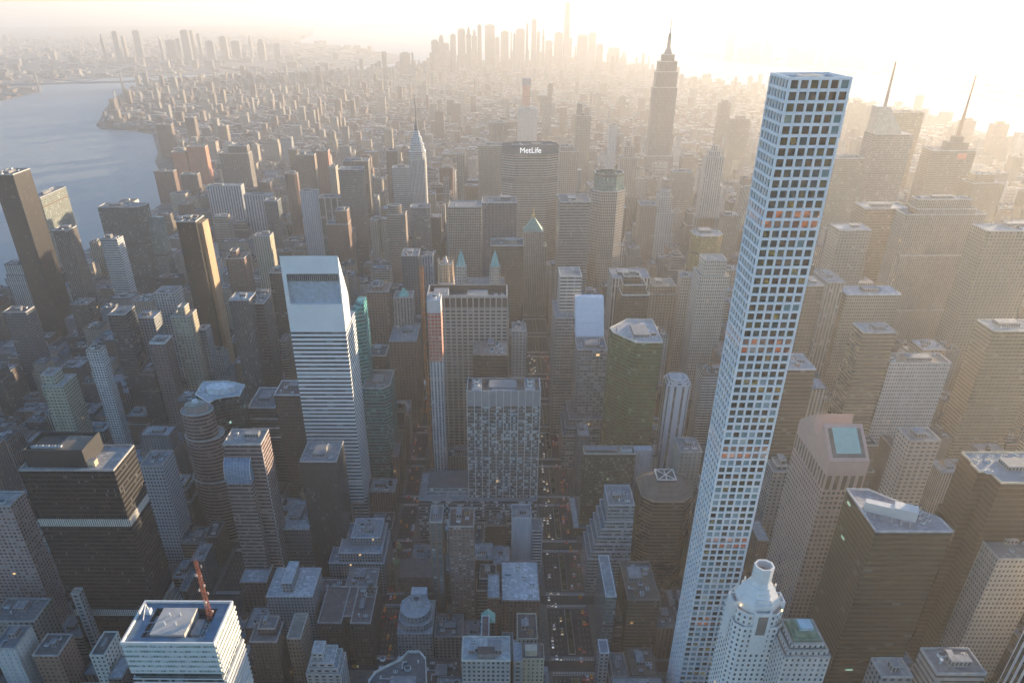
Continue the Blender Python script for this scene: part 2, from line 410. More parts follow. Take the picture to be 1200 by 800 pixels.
# painted markings: zebra crossings, lane lines, stop lines
for s in range(60, 42, -1):
    yc = (60 - s) * 80.5
    for a, h in AVES[2:9]:
        rw = h - 3.6
        for sy in (-1, 1):
            y = yc + sy * 7.6
            for k in range(int(2 * rw / 1.3)):
                x = a - rw + .5 + k * 1.3
                mk.cap(rect(x, x + .6, y - 1.5, y + 1.5), .022)
            mk.cap(rect(a - rw, a + rw, y + sy * 2.6 - .2, y + sy * 2.6 + .2), .022)
    for a, h in AVES[2:9]:
        rw = h - 3.6
        if a == PARK: offs = [-15, -11.7, -8.4, 8.4, 11.7, 15]
        else: offs = [k * 3.3 for k in range(-2, 3)]
        for o in offs:
            if abs(o) > rw - 1: continue
            for j in range(8):
                y = yc + 14 + j * 7; mk.cap(rect(a + o - .08, a + o + .08, y, y + 3), .022)
struct(mk.build('road', WHITE))
PLANT = plain((.045, .06, .03), .95, var=.5, scale=1.2); KERB = plain((.34, .33, .31), .8)
BR = plain((.10, .075, .05), .9); LEAF = plain((.075, .06, .035), .9, var=.4, scale=2)
def _small_tree(rng):
    t = MB(); t.bar((0, 0, 0), (0, 0, 2.2), .13, 5, .09)
    c = MB()
    for k in range(26):
        a = rng.uniform(0, 6.28); e = rng.uniform(.2, 1.4); l = rng.uniform(1.2, 2.6); d = Vector((math.cos(a) * math.cos(e), math.sin(a) * math.cos(e), math.sin(e)))
        p = Vector((0, 0, rng.uniform(1.6, 2.4))); q = p + d * l; t.bar(p, q, .05, 3, .015)
        for j in range(5):
            o = q + Vector((rng.gauss(0, .35), rng.gauss(0, .35), rng.gauss(0, .3))); r = rng.uniform(.12, .28)
            n1 = Vector((rng.gauss(0, 1), rng.gauss(0, 1), rng.gauss(0, 1))).normalized(); n2 = n1.orthogonal().normalized(); n3 = n1.cross(n2)
            c.face([o - n2 * r - n3 * r, o + n2 * r - n3 * r, o + n2 * r + n3 * r, o - n2 * r + n3 * r])
    return proto('trunk', t, [BR]), proto('crown', c, [LEAF])
TREES = [_small_tree(R) for _ in range(3)]
for s in range(59, 46, -1):
    y0, y1 = (60 - s) * 80.5 + 13, (61 - s) * 80.5 - 13
    cx = PARK
    md = thing('planted_median', 'narrow planted strip with stone kerb dividing the wide avenue', 'median', (cx, (y0 + y1) / 2, 0), 'planted strips along the wide avenue')
    b = MB(); b.walls(rect(cx - 2.9, cx + 2.9, y0, y1), 0, .18); b.cap(rect(cx - 2.9, cx + 2.9, y0, y1), .18); b.build('kerb', KERB, md)
    b = MB(); b.prism(rect(cx - 2.4, cx + 2.4, y0 + .6, y1 - .6), .18, .55, poly1=rect(cx - 2.1, cx + 2.1, y0 + 1, y1 - 1)); b.build('planting', PLANT, md)
    if s >= 52:
        for k in range(5):
            y = y0 + 5 + k * (y1 - y0 - 10) / 4
            t = thing('street_tree', 'small bare tree on the planted strip of the wide avenue', 'tree', (cx, y, .5), 'small trees on the planted strips')
            tr = R.choice(TREES); rz = R.uniform(0, 6.28)
            for me, nm in ((tr[0], 'trunk'), (tr[1], 'crown')):
                o = bpy.data.objects.new(nm, me); COL.objects.link(o); o.parent = t; o.rotation_euler = (0, 0, rz)

# ------------------------------------------------------------------ buildings surveyed from the photograph
def setbacks(*fr):
    """upper storeys stepping in: (height fraction, inset m) pairs"""
    def f(x0, x1, y0, y1, H):
        out = []; z = 0; p = rect(x0, x1, y0, y1)
        for k, d in fr: out.append((p, z, H * k)); z = H * k; p = inset(p, d)
        out.append((p, z, H)); return out
    return f
def B(short, label, pl, pr, py, Y, dep, wall, H=None, base=None, name='office_tower', cat='tower', tiers=None, ch=0, cf=.55, h0=0, **k):
    if base: Y = at_z(base[0], base[1], 0).y
    if Y is None: Y = at_z(pl, py, H).y
    a, b_ = at_y(pl, py, Y), at_y(pr, py, Y)
    x0, x1, H = a.x, b_.x, (a.z + b_.z) / 2
    if tiers: tt = tiers(x0, x1, Y, Y + dep, H)
    elif ch: tt = [(chamf(x0, x1, Y, Y + dep, ch), 0, H)]
    else: tt = [(rect(x0, x1, Y, Y + dep), 0, H)]
    bp = to_px(((x0 + x1) / 2, Y, 0))
    clear = (pl, pr, py - 4, py + cf * (bp[1] - py)) if bp else None
    return tower(name, label, cat, tt, wall, short=short, clear=clear, **k)
def zat(px, py, Y): return at_y(px, py, Y).z

# facade families
DKBR = fac((.045, .035, .03), (.012, .012, .014), (.05, .05, .05), .82, .55, wr=.4, lit=0.0021, blind=.05, gr=.15)
BRICK = [(.15, .08, .06), (.18, .108, .08), (.13, .09, .072), (.19, .14, .105), (.10, .068, .058)]
TANB = [(.29, .235, .18), (.25, .215, .18), (.33, .28, .225), (.24, .20, .16)]
GREYS = [(.23, .24, .25), (.18, .19, .2), (.31, .31, .31), (.14, .15, .165)]
def brick(i, **k): return fac(BRICK[i % 5], wx=k.pop('wx', .42), wy=k.pop('wy', .5), blind=.1, **k)
def tan(i, **k): return fac(TANB[i % 4], wx=k.pop('wx', .42), wy=k.pop('wy', .5), blind=.1, **k)
def grey(i, **k): return fac(GREYS[i % 4], wx=k.pop('wx', .5), wy=k.pop('wy', .5), **k)
def curtain(c, g, g2, **k): return fac(c, g, g2, wx=k.pop('wx', .93), wy=k.pop('wy', .62), blind=k.pop('blind', .04), **k)

# ---- the very tall white grid tower
def grid_tower():
    x0, y0, sz, H, n, rows = 81.3, 266.5, 28.3, 426.0, 6, 90
    x1, y1 = x0 + sz, y0 + sz
    root = thing('grid_skyscraper', 'very tall slender white tower of square windows in a bare grid', 'skyscraper', ((x0 + x1) / 2, (y0 + y1) / 2, 0))
    cw = (sz - 1.2) / n; chh = 4.72; op = 3.42; rec = .75
    wallm = plain((.74, .75, .76), .55, var=.06, scale=.2)
    fr = MB(); panes_hi = []; rest = MB(); mech = {}
    def face(o, ex, nrm, tag):
        ex = Vector(ex); nrm = Vector(nrm); ez = Vector((0, 0, 1)); o = Vector(o)
        def P(u, z, d=0): return o + ex * u + ez * z - nrm * d
        fr.face([P(0, 0), P(.6, 0), P(.6, H), P(0, H)]); fr.face([P(sz - .6, 0), P(sz, 0), P(sz, H), P(sz - .6, H)])
        fr.face([P(.6, H - rows * chh - .01) if False else P(.6, H - .5), P(sz - .6, H - .5), P(sz - .6, H), P(.6, H)])
        for r in range(rows):
            zt = H - .5 - r * chh; zb = zt - chh
            if zb < .5: break
            for c in range(n):
                ua = .6 + c * cw; ub = ua + cw; wa, wb = ua + (cw - op) / 2, ub - (cw - op) / 2; za, zc = zb + (chh - op) / 2, zt - (chh - op) / 2
                fr.face([P(ua, zb), P(ub, zb), P(wb, za), P(wa, za)]); fr.face([P(ub, zb), P(ub, zt), P(wb, zc), P(wb, za)])
                fr.face([P(ub, zt), P(ua, zt), P(wa, zc), P(wb, zc)]); fr.face([P(ua, zt), P(ua, zb), P(wa, za), P(wa, zc)])
                q = [P(wa, za), P(wb, za), P(wb, zc), P(wa, zc)]; qi = [P(wa, za, rec), P(wb, za, rec), P(wb, zc, rec), P(wa, zc, rec)]
                for i in range(4):
                    j = (i + 1) % 4; fr.face([q[i], q[j], qi[j], qi[i]])
                i0 = 1000 * {'n': 1, 'e': 2, 's': 3, 'w': 4}[tag] + c; uv = [(i0 + .02, r + .02), (i0 + .98, r + .02), (i0 + .98, r + .98), (i0 + .02, r + .98)]
                if (r % 14) in (12, 13):
                    d = 1.6 if True else 0
                    mech.setdefault(r // 14, MB()).face([P(wa, za, d), P(wb, za, d), P(wb, zc, d), P(wa, zc, d)], uv, 0)
                elif tag == 'n' and r < 19: panes_hi.append((qi, uv, r, c))
                else: rest.face(qi, uv, 0)
    face((x0, y0, 0), (1, 0, 0), (0, -1, 0), 'n'); face((x0, y1, 0), (0, -1, 0), (-1, 0, 0), 'e')
    face((x1, y0, 0), (0, 1, 0), (1, 0, 0), 'w'); face((x1, y1, 0), (-1, 0, 0), (0, 1, 0), 's')
    fr.build('facade', wallm, root)
    # glass: dark, teal, olive with sunset glow in the colour, a few lit rooms
    def glass(name, litp, warm):
        mt = bpy.data.materials.new(name); mt.use_nodes = True; nt = mt.node_tree; L = nt.links.new; b = nt.nodes['Principled BSDF']
        uv = nd(nt, 'ShaderNodeUVMap'); fl = nd(nt, 'ShaderNodeVectorMath', operation='FLOOR'); L(uv.outputs[0], fl.inputs[0])
        wn = nd(nt, 'ShaderNodeTexWhiteNoise', noise_dimensions='2D'); L(fl.outputs[0], wn.inputs['Vector'])
        sc = nd(nt, 'ShaderNodeSeparateColor'); L(wn.outputs['Color'], sc.inputs[0])
        cr = nd(nt, 'ShaderNodeValToRGB'); cr.color_ramp.interpolation = 'CONSTANT'
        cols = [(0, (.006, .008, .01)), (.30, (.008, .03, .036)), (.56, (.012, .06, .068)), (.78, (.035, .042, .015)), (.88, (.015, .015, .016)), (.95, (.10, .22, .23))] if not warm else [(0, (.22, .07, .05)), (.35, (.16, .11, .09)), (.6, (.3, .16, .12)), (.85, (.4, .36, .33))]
        for i, (p, c) in enumerate(cols):
            e = cr.color_ramp.elements[i] if i < 2 else cr.color_ramp.elements.new(p)
            e.position = p; e.color = (*c, 1)
        L(sc.outputs[0], cr.inputs[0])
        sy = nd(nt, 'ShaderNodeSeparateXYZ'); L(uv.outputs[0], sy.inputs[0])
        low = mth(nt, 'LESS_THAN', sc.outputs[2], mth(nt, 'MULTIPLY', mth(nt, 'SUBTRACT', sy.outputs[1], 26), .011 if not warm else 0.0))   # more pale-blue panes lower down, a sky reflection put into the colour
        L(mixc(nt, low, cr.outputs[0], mixc(nt, sc.outputs[1], (.10, .20, .23), (.30, .38, .40))), b.inputs['Base Color']); b.inputs['Roughness'].default_value = .1 if not warm else .7; b.inputs['IOR'].default_value = 1.5; b.inputs['Specular IOR Level'].default_value = .12
        tcn = nd(nt, 'ShaderNodeTexCoord'); nz = nd(nt, 'ShaderNodeTexNoise'); nz.inputs['Scale'].default_value = 1.3; L(tcn.outputs['Object'], nz.inputs['Vector'])
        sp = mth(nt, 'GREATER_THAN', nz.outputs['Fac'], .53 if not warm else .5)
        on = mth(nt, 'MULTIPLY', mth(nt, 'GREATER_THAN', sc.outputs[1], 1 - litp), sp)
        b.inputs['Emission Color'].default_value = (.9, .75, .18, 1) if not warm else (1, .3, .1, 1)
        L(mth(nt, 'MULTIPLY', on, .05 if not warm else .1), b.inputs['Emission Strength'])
        return mt
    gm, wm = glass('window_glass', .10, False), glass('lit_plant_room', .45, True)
    o = rest.build('window', gm, root); o['kind'] = 'stuff'; o['label'] = 'remaining square windows of the tower'
    for mb_ in mech.values(): mb_.build('plant_floor', wm, root)
    for q, uv, r, c in panes_hi[:96]:
        b = MB(); b.face(q, uv); b.build('window', gm, root)
    b = MB()
    for q, uv, r, c in panes_hi[96:]: b.face(q, uv)
    if b.v: b.build('upper_window', gm, root)['kind'] = 'stuff'
    b = MB(); b.cap(rect(x0 + 1, x1 - 1, y0 + 1, y1 - 1), H - 1.3); b.build('roof', roofm((.42, .44, .45)), root)
    b = MB(); o_, i_ = rect(x0, x1, y0, y1), inset(rect(x0, x1, y0, y1), 1.0); b.walls(list(reversed(i_)), H - 1.4, H)
    for j in range(4): l = (j + 1) % 4; b.face([(*o_[j], H), (*o_[l], H), (*i_[l], H), (*i_[j], H)])
    b.build('parapet', wallm, root)
    pent(root, x0 + 9, x1 - 9, y0 + 10, y1 - 8, H - 1.3, 1.1, PALE)
    FOOT.append((x0 - 8, x1 + 8, y0 - 8, y1 + 8)); HEROES.append(dict(short='tall white grid tower', box=(x0, x1, y0, y1), H=H, root=root, clear=(785, 998, 80, 800), tiers=[(rect(x0, x1, y0, y1), 0, H)]))
grid_tower()

# ---- slant-topped silver tower with horizontal stripes
def slant_tower():
    x0, x1, y0, y1 = -229.5, -181.0, 508.0, 556.0
    root = thing('slant_roof_skyscraper', 'silver striped tower with sloping roof and blue recess under its crown', 'skyscraper', ((x0 + x1) / 2, (y0 + y1) / 2, 0))
    strip = fac((.68, .69, .70), (.015, .02, .028), (.06, .075, .085), 1.0, .46, lit=0.0007, blind=.12, wv=.06)
    b = MB(); b.walls(rect(x0, x1, y0, y1), 35, 214, 6, 3.95, 0); b.cap(rect(x0, x1, y1 - 22, y1), 213.6, 0); b.build('facade', strip, root)
    b = MB()
    for (a, c) in ((x0 + 16, y0), (x0 + 16, y1 - 16), (x0, y0 + 16), (x1 - 16, y0 + 16)): b.walls(rect(a, a + 16, c, c + 16), 0, 35, 4, 4)
    b.cap(list(reversed(rect(x0, x1, y0, y1))), 35); b.build('stilt', strip, root)
    sil = plain((.70, .715, .725), .45, .1, var=.05, scale=.1)
    yb, ys = y0 + 28.0, 236.0
    # crown: sloping wedge with its north wall opened by a louvred recess
    b = MB(); zr0, zr1, xr0, xr1 = 238.0, 264.0, x0 + 3.4, x1 - 1.2
    def q(xa, xb, za, zb): b.face([(xa, y0, za), (xb, y0, za), (xb, y0, zb), (xa, y0, zb)])
    q(x0, x1, 214, zr0); q(x0, x1, zr1, 279); q(x0, xr0, zr0, zr1); q(xr1, x1, zr0, zr1)
    for xx, fl in ((x0, 1), (x1, 0)):
        pts = [(xx, y0, 214), (xx, yb, 214), (xx, yb, ys), (xx, y0, 279)]
        b.face(pts[::-1] if fl else pts)
    b.face([(x1, yb, 214), (x0, yb, 214), (x0, yb, ys), (x1, yb, ys)])
    b.face([(xr0, y0, zr0), (xr1, y0, zr0), (xr1, y0 + 4, zr0), (xr0, y0 + 4, zr0)])
    b.face([(xr0, y0 + 4, zr1), (xr1, y0 + 4, zr1), (xr1, y0, zr1), (xr0, y0, zr1)])
    b.face([(xr0, y0 + 4, zr0), (xr0, y0 + 4, zr1), (xr0, y0, zr1), (xr0, y0, zr0)]); b.face([(xr1, y0, zr0), (xr1, y0, zr1), (xr1, y0 + 4, zr1), (xr1, y0 + 4, zr0)])
    b.build('crown', sil, root)
    b = MB(); b.face([(x0, y0, 279), (x1, y0, 279), (x1, yb, ys), (x0, yb, ys)]); b.build('sloping_roof', plain((.5, .52, .53), .4, .2, var=.06), root)
    b = MB(); zl = 257.0
    b.face([(xr0, y0 + 3.5, zr0), (xr1, y0 + 3.5, zr0), (xr1, y0 + 3.5, zl), (xr0, y0 + 3.5, zl)]); b.build('screen_panel', plain((.32, .40, .48), .35, .1, var=.2, scale=.3), root)
    b = MB()
    n = 26
    for k in range(n):
        xa = xr0 + (xr1 - xr0) * k / n; b.box(xa, xa + .45, y0 + 1.2, y0 + 3.0, zl, zr1)
    b.face([(xr0, y0 + 3.6, zl), (xr1, y0 + 3.6, zl), (xr1, y0 + 3.6, zr1), (xr0, y0 + 3.6, zr1)], m=1); b.build('louvre', [plain((.3, .33, .35), .5), DARK], root)
    FOOT.append((x0, x1, y0, y1)); HEROES.append(dict(short='slant-roofed striped tower', box=(x0, x1, y0, y1), H=279, root=root, clear=(326, 432, 296, 600), tiers=[(rect(x0, x1, y0, y1), 0, 240)]))
slant_tower()

# ---- white striped office block nearest the camera, with its mast
def striped_block():
    a, c = at_y(141.4, 754, 170), at_y(250.8, 754, 170); x0, x1, y0, y1, H = a.x, c.x, 170.0, 203.5, a.z
    root = thing('striped_office_block', 'near white striped office block with sunlit side and open blue roof', 'office block', ((x0 + x1) / 2, (y0 + y1) / 2, 0))
    fl = 3.62; n_top = 6
    w1 = fac((.66, .67, .66), (.18, .24, .22), (.36, .42, .36), .9, .42, sp=(.6, .62, .6), lit=0, blind=.5, wv=.06)
    w2 = fac((.6, .61, .61), (.02, .03, .035), (.09, .12, .13), 1.0, .5, lit=0.0035, blind=.15, wv=.06)
    zt = H - n_top * fl
    b = MB(); b.walls(rect(x0, x1, y0, y1), zt, H, 1.5, fl, 0); b.walls(rect(x0 + 1, x1 - 1, y0 + 1.2, y1 - 1), zt - 3.8, zt, 3, 3.8, 1); b.walls(rect(x0, x1, y0, y1), 0, zt - 3.8, 1.5, fl, 2)
    b.cap(rect(x0, x1, y0, y1), zt - 3.8, 2)
    b.build('facade', [w1, curtain((.03, .05, .05), (.01, .03, .035), (.05, .1, .11)), w2], root)
    trim = plain((.66, .65, .61), .55, var=.06)
    for k in range(int((H - 4) / fl)):                     # projecting sills along the sunlit side
        z = H - (k + 1) * fl
        if abs(z - zt + 2) < 2: continue
        b = MB(); out = 1.0 if z > zt - 1 else 1.5
        b.box(x1, x1 + out, y0 + .4, y1 - .2, z - .3, z + 1.25); o = b.build('ledge', trim, root)
    b = MB(); o_, i_ = rect(x0 - .2, x1 + .2, y0 - .2, y1 + .2), inset(rect(x0, x1, y0, y1), .8)
    b.walls(o_, H - .6, H + 1.0); b.walls(i_[::-1], H - .6, H + 1.0)
    for j in range(4): l = (j + 1) % 4; b.face([(*o_[j], H + 1), (*o_[l], H + 1), (*i_[l], H + 1), (*i_[j], H + 1)])
    b.build('parapet', trim, root)
    # roof deck ring round a sunken plant court
    h0, h1, g0, g1 = x0 + 8.5, x1 - 7.0, y0 + 5.5, y1 - 5
    b = MB(); z = H - .4
    for p in (rect(x0, x1, y0, g0), rect(x0, x1, g1, y1), rect(x0, h0, g0, g1), rect(h1, x1, g0, g1)): b.cap(p, z)
    b.walls(rect(h0, h1, g0, g1)[::-1], z - 5, z, m=1); b.cap(rect(h0, h1, g0, g1), z - 5, 1)
    b.build('roof', [plain((.10, .17, .24), .6, var=.25, scale=.25), plain((.045, .05, .055), .8)], root)
    b = MB(); b.box(h0 + 4.5, h1 - 11, g0 + 1, g1 - .8, z - 5, z + 1.2); 
    o = b.build('penthouse', plain((.42, .40, .37), .75, var=.1), root)
    for (fx, fy) in ((.3, .35), (.62, .35), (.3, .7), (.62, .7)):
        place(VENT, 'roof_vent', root, h0 + 4.5 + fx * (h1 - h0 - 15.5), g0 + 1 + fy * (g1 - g0 - 2), z + 1.2, 0, 1.1)
    pent(root, h1 - 9.5, h1 - 5, g0 + 4, g1 - 7, z - 5, 3.4, PALE); pent(root, h0 + .8, h0 + 3.4, g0 + 3, g1 - 4, z - 5, 3.0, GREY)
    for k in range(3): place(UNIT, 'cooling_unit', root, h1 - 3, g0 + 3 + k * 5, z - 5, 1.57, 1.1)
    for k in range(2):
        b = MB(); b.bar((h0, g0 + 4 + k * 7, z), (h0 + 4.5, g0 + 5.2 + k * 7, z), .35, 4); b.build('steel_beam', STEEL, root)
    # lattice mast with dishes
    mt = plain((.33, .11, .06), .7, var=.2); mast = thing('lattice_mast', 'rust red lattice mast with dishes rising from the striped block roof', 'mast', (x1 - 9.5, y1 - 11, H - 5))
    mx, my = x1 - 9.5, y1 - 11; zt_ = at_y(216, 656, my).z
    b = MB(); hw = 1.1
    for sx in (-1, 1):
        for sy in (-1, 1): b.bar((mx + sx * hw, my + sy * hw, H - 5.4), (mx + sx * hw * .6, my + sy * hw * .6, zt_), .17, 4)
    kk = int((zt_ - H + 5) / 2.2)
    for i in range(kk):
        za, zb = H - 5.4 + i * 2.2, H - 5.4 + (i + 1) * 2.2; f = hw * (1 - .4 * i / kk)
        for sx, sy, tx, ty in ((-1, -1, 1, -1), (1, -1, 1, 1), (1, 1, -1, 1), (-1, 1, -1, -1)):
            b.bar((mx + sx * f, my + sy * f, za), (mx + tx * f, my + ty * f, zb), .11, 3); b.bar((mx + sx * f, my + sy * f, zb), (mx + tx * f, my + ty * f, zb), .11, 3)
    b.build('lattice', mt, mast)
    for i in range(9):
        zz = H + 3 + i * (zt_ - H - 4) / 9; an = i * 2.4; r = R.uniform(.7, 1.2)
        b = MB(); c0 = Vector((mx + math.cos(an) * 1.7, my + math.sin(an) * 1.7, zz)); b.bar(c0, c0 + Vector((math.cos(an) * .7, math.sin(an) * .7, 0)), r, 10, r * .9); b.build('dish', plain((.42, .33, .3), .5), mast)
    b = MB(); b.bar((mx, my, zt_), (mx, my, zt_ + 5), .12, 4, .05); b.build('aerial', mt, mast)
    # window-cleaning davit
    dv = thing('cleaning_davit', 'white window cleaning davit on the striped block roof', 'davit', (x0 + 5, y1 - 8, H))
    dx, dy = x0 + 5.5, y1 - 9
    b = MB(); b.box(dx - 1.4, dx + 1.4, dy - 1.7, dy + 1.7, H - .4, H + 2.4); b.build('base', PALE, dv)
    b = MB(); b.bar((dx, dy, H + 2), (dx - .5, dy, H + 6.5), .55, 8, .35); b.build('post', PALE, dv)
    b = MB(); b.bar((dx - .5, dy, H + 6.2), (dx + 1, dy - 9, H + 2.5), .32, 6, .2); b.build('arm', PALE, dv)
    FOOT.append((x0, x1, y0, y1)); HEROES.append(dict(short='near white striped block', box=(x0, x1, y0, y1), H=H, root=root, clear=(141, 300, 690, 800), tiers=[(rect(x0, x1, y0, y1), 0, H)]))
striped_block()

# ---- black slab with pale louvre bands
def black_slab():
    Y = 331.0; a, c = at_y(22, 551, Y), at_y(133, 551, Y); x0, x1, y0, y1, H = a.x, c.x, Y, Y + 35.5, a.z
    root = thing('black_slab_tower', 'broad black slab tower with two pale louvre bands and sunset-lit side', 'skyscraper', ((x0 + x1) / 2, (y0 + y1) / 2, 0))
    wall = fac((.010, .010, .012), (.004, .005, .007), (.010, .011, .014), .72, .62, sp=(.022, .016, .013), lit=0, blind=.04, gr=.2)
    b = MB(); b.walls(rect(x0, x1, y0, y1), 0, H, 1.55, 3.75); b.build('facade', wall, root)
    b = MB(); b.cap(rect(x0, x1, y0, y1), H - .4); b.build('roof', roofm((.42, .41, .40)), root)
    b = MB(); o_, i_ = inset(rect(x0, x1, y0, y1), -.15), inset(rect(x0, x1, y0, y1), .7)
    b.walls(o_, H - .5, H + .9); b.walls(i_[::-1], H - .5, H + .9)
    for j in range(4): l = (j + 1) % 4; b.face([(*o_[j], H + .9), (*o_[l], H + .9), (*i_[l], H + .9), (*i_[j], H + .9)])
    b.build('parapet', plain((.3, .29, .28), .7), root)
    lv = plain((.52, .5, .46), .6, var=.12, scale=.3)
    for py in (612, 717):
        zc = zat(80, py, Y); b = MB(); zz0, zz1 = zc - 3.2, zc + 3.2; n = 42
        for i in range(n):
            xa = x0 + (x1 - x0) * (i + .2) / n; b.box(xa, xa + (x1 - x0) / n * .6, y0 - .22, y0 - .02, zz0, zz1)
        n2 = 22
        for i in range(n2):
            ya = y0 + (y1 - y0) * (i + .2) / n2; b.box(x1 + .02, x1 + .22, ya, ya + (y1 - y0) / n2 * .6, zz0, zz1)
        b.build('louvre_band', lv, root)
    # plant house
    bl = plain((.02, .02, .022), .5, var=.2)
    p0, p1, q0, q1, ph = x0 + 4, x1 - 21, y0 + 5, y1 - 3, 13.5
    b = MB(); b.walls(rect(p0, p1, q0, q1), H - .4, H + ph); b.walls(inset(rect(p0, p1, q0, q1), .8)[::-1], H + ph - 3, H + ph); o_, i_ = rect(p0, p1, q0, q1), inset(rect(p0, p1, q0, q1), .8)
    for j in range(4): l = (j + 1) % 4; b.face([(*o_[j], H + ph), (*o_[l], H + ph), (*i_[l], H + ph), (*i_[j], H + ph)])
    b.cap(i_, H + ph - 3, 1); b.build('penthouse', [bl, roofm((.09, .085, .08))], root)
    b = MB(); b.box(p1 - 21, p1 - 3, q0 + 4, q1 - 3, H + ph - 3, H + ph - 1.6); b.build('plant_deck', roofm((.25, .2, .16)), root)
    pent(root, p1, p1 + 5.5, q0 + 1, q0 + 6, H - .4, 4.2, plain((.45, .36, .24), .6)); 
    for k in range(5): place(UNIT, 'cooling_unit', root, p0 + 4 + k * 4.5, q0 + 8, H + ph - 3, 0, 1.1)
    FOOT.append((x0, x1, y0, y1)); HEROES.append(dict(short='broad black slab', box=(x0, x1, y0, y1), H=H, root=root, clear=(20, 205, 510, 690), tiers=[(rect(x0, x1, y0, y1), 0, H)]))
black_slab()

# ---- oval stepped tower
def oval_tower():
    cx, cy, H = -327.0, 507.0, 138.0
    z2, z3 = zat(256, 508, cy) , zat(262, 555, cy)
    t = [(ellipse(cx + 3.5, cy + 1, 21.5, 19, 48), 0, z3), (ellipse(cx + 2, cy + .5, 18.2, 16, 48), z3, z2), (ellipse(cx, cy, 14.8, 13, 48), z2, H)]
    wall = fac((.25, .16, .14), (.03, .025, .025), (.10, .08, .075), 1.0, .42, sp=(.25, .16, .14), lit=0.0014, blind=.1)
    r = tower('oval_tower', 'oval red brown tower stepping in twice with pale ledges', 'tower', t, wall, (.38, .39, .38), trim=plain((.42, .39, .37), .6), bay=3, flo=3.75, short='oval stepped tower', clear=(205, 275, 462, 610), ph=False, n=0)
    b = MB(); b.prism(ellipse(cx - .5, cy + 1, 10.5, 8.5, 32), H - .4, H + 5.2); b.build('penthouse', plain((.32, .25, .22), .7), r)
    b = MB(); b.prism(ellipse(cx - 1, cy, 8.5, 6.6, 32), H + 5.2, H + 6.4); b.build('plant_deck', roofm((.42, .42, .36)), r)
    b = MB(); b.bar((cx - 1, cy + 2, H + 6), (cx - 1, cy + 2, H + 9), 3.2, 16, 2.6); b.build('cooling_fan', PALE, r)
oval_tower()

# ---- pink granite tower with broken pediment and green roof
def pediment_tower():
    y0, y1, H = 331.0, 393.0, 188.0; x0 = at_y(973, 540, y0).x; x1 = at_y(1019.6, 540, y0).x
    root = thing('pediment_tower', 'pink granite tower with notched gable top and pale green roof panels', 'skyscraper', ((x0 + x1) / 2, (y0 + y1) / 2, 0))
    pk = (.40, .285, .25)
    wall = fac(pk, (.05, .04, .04), (.12, .10, .10), .58, .56, lit=0.001, blind=.08, wv=.08); tall = fac(pk, (.04, .032, .03), (.09, .075, .07), .55, .9, lit=0, blind=0, wv=.08)
    zt = H - 24
    b = MB(); b.walls(rect(x0, x1, y0, y1), 0, zt, 3.4, 4.1, 0); b.walls(rect(x0, x1, y0, y1), zt, H - 11, 5.2, 13.0, 1); b.build('facade', [wall, tall], root)
    gr = plain(pk, .75, var=.08, scale=.4); ym, hr, nr = (y0 + y1) / 2, 22.0, 7.5
    b = MB(); sl = (hr) / (ym - y0)
    def zr(y): return H + (y - y0) * sl if y < ym else H + (y1 - y) * sl
    ys = [y0, ym - nr] ; n = 14; dp = 12.0
    prof = [(y0, H - 11), (y1, H - 11), (y1, H)] + [(ym + nr, zr(ym + nr))] + [(ym + nr * math.cos(math.pi * k / n), zr(ym + nr) - dp * math.sin(math.pi * k / n) ) for k in range(1, n)] + [(ym - nr, zr(ym - nr)), (y0, H)]
    b.face([(x0, y, z) for y, z in prof[::-1]]); b.face([(x1, y, z) for y, z in prof])
    k = len(prof)
    for i in range(k):
        (ya, za), (yb, zb) = prof[i], prof[(i + 1) % k]
        if i in (0,): continue
        b.face([(x0, ya, za), (x0, yb, zb), (x1, yb, zb), (x1, ya, za)][::-1])
    b.build('pediment', gr, root)
    gm = plain((.22, .42, .39), .55, var=.1, scale=.3); dk = plain((.09, .085, .08), .7)
    for sgn in (1, -1):
        b = MB(); ya, yb = (y0 + 2.0, ym - nr - 3) if sgn > 0 else (y1 - 2.0, ym + nr + 3); zz = .25
        P = lambda x, y, d: (x, y, zr(y) + d)
        pa = [P(x0 + 2.2, ya, zz), P(x1 - 2.2, ya, zz), P(x1 - 2.2, yb, zz), P(x0 + 2.2, yb, zz)]; b.face(pa if sgn > 0 else pa[::-1], m=0); b.build('gutter', dk, root)
        b = MB(); yc = ya + sgn * 2.2; pa = [P(x0 + 5, yc, zz + .4), P(x1 - 5, yc, zz + .4), P(x1 - 5, yb, zz + .4), P(x0 + 5, yb, zz + .4)]; b.face(pa if sgn > 0 else pa[::-1]); b.build('green_roof', gm, root)
    FOOT.append((x0, x1, y0, y1)); HEROES.append(dict(short='pink pediment tower', box=(x0, x1, y0, y1), H=H, root=root, clear=(900, 1020, 488, 690), tiers=[(rect(x0, x1, y0, y1), 0, H)]))
pediment_tower()

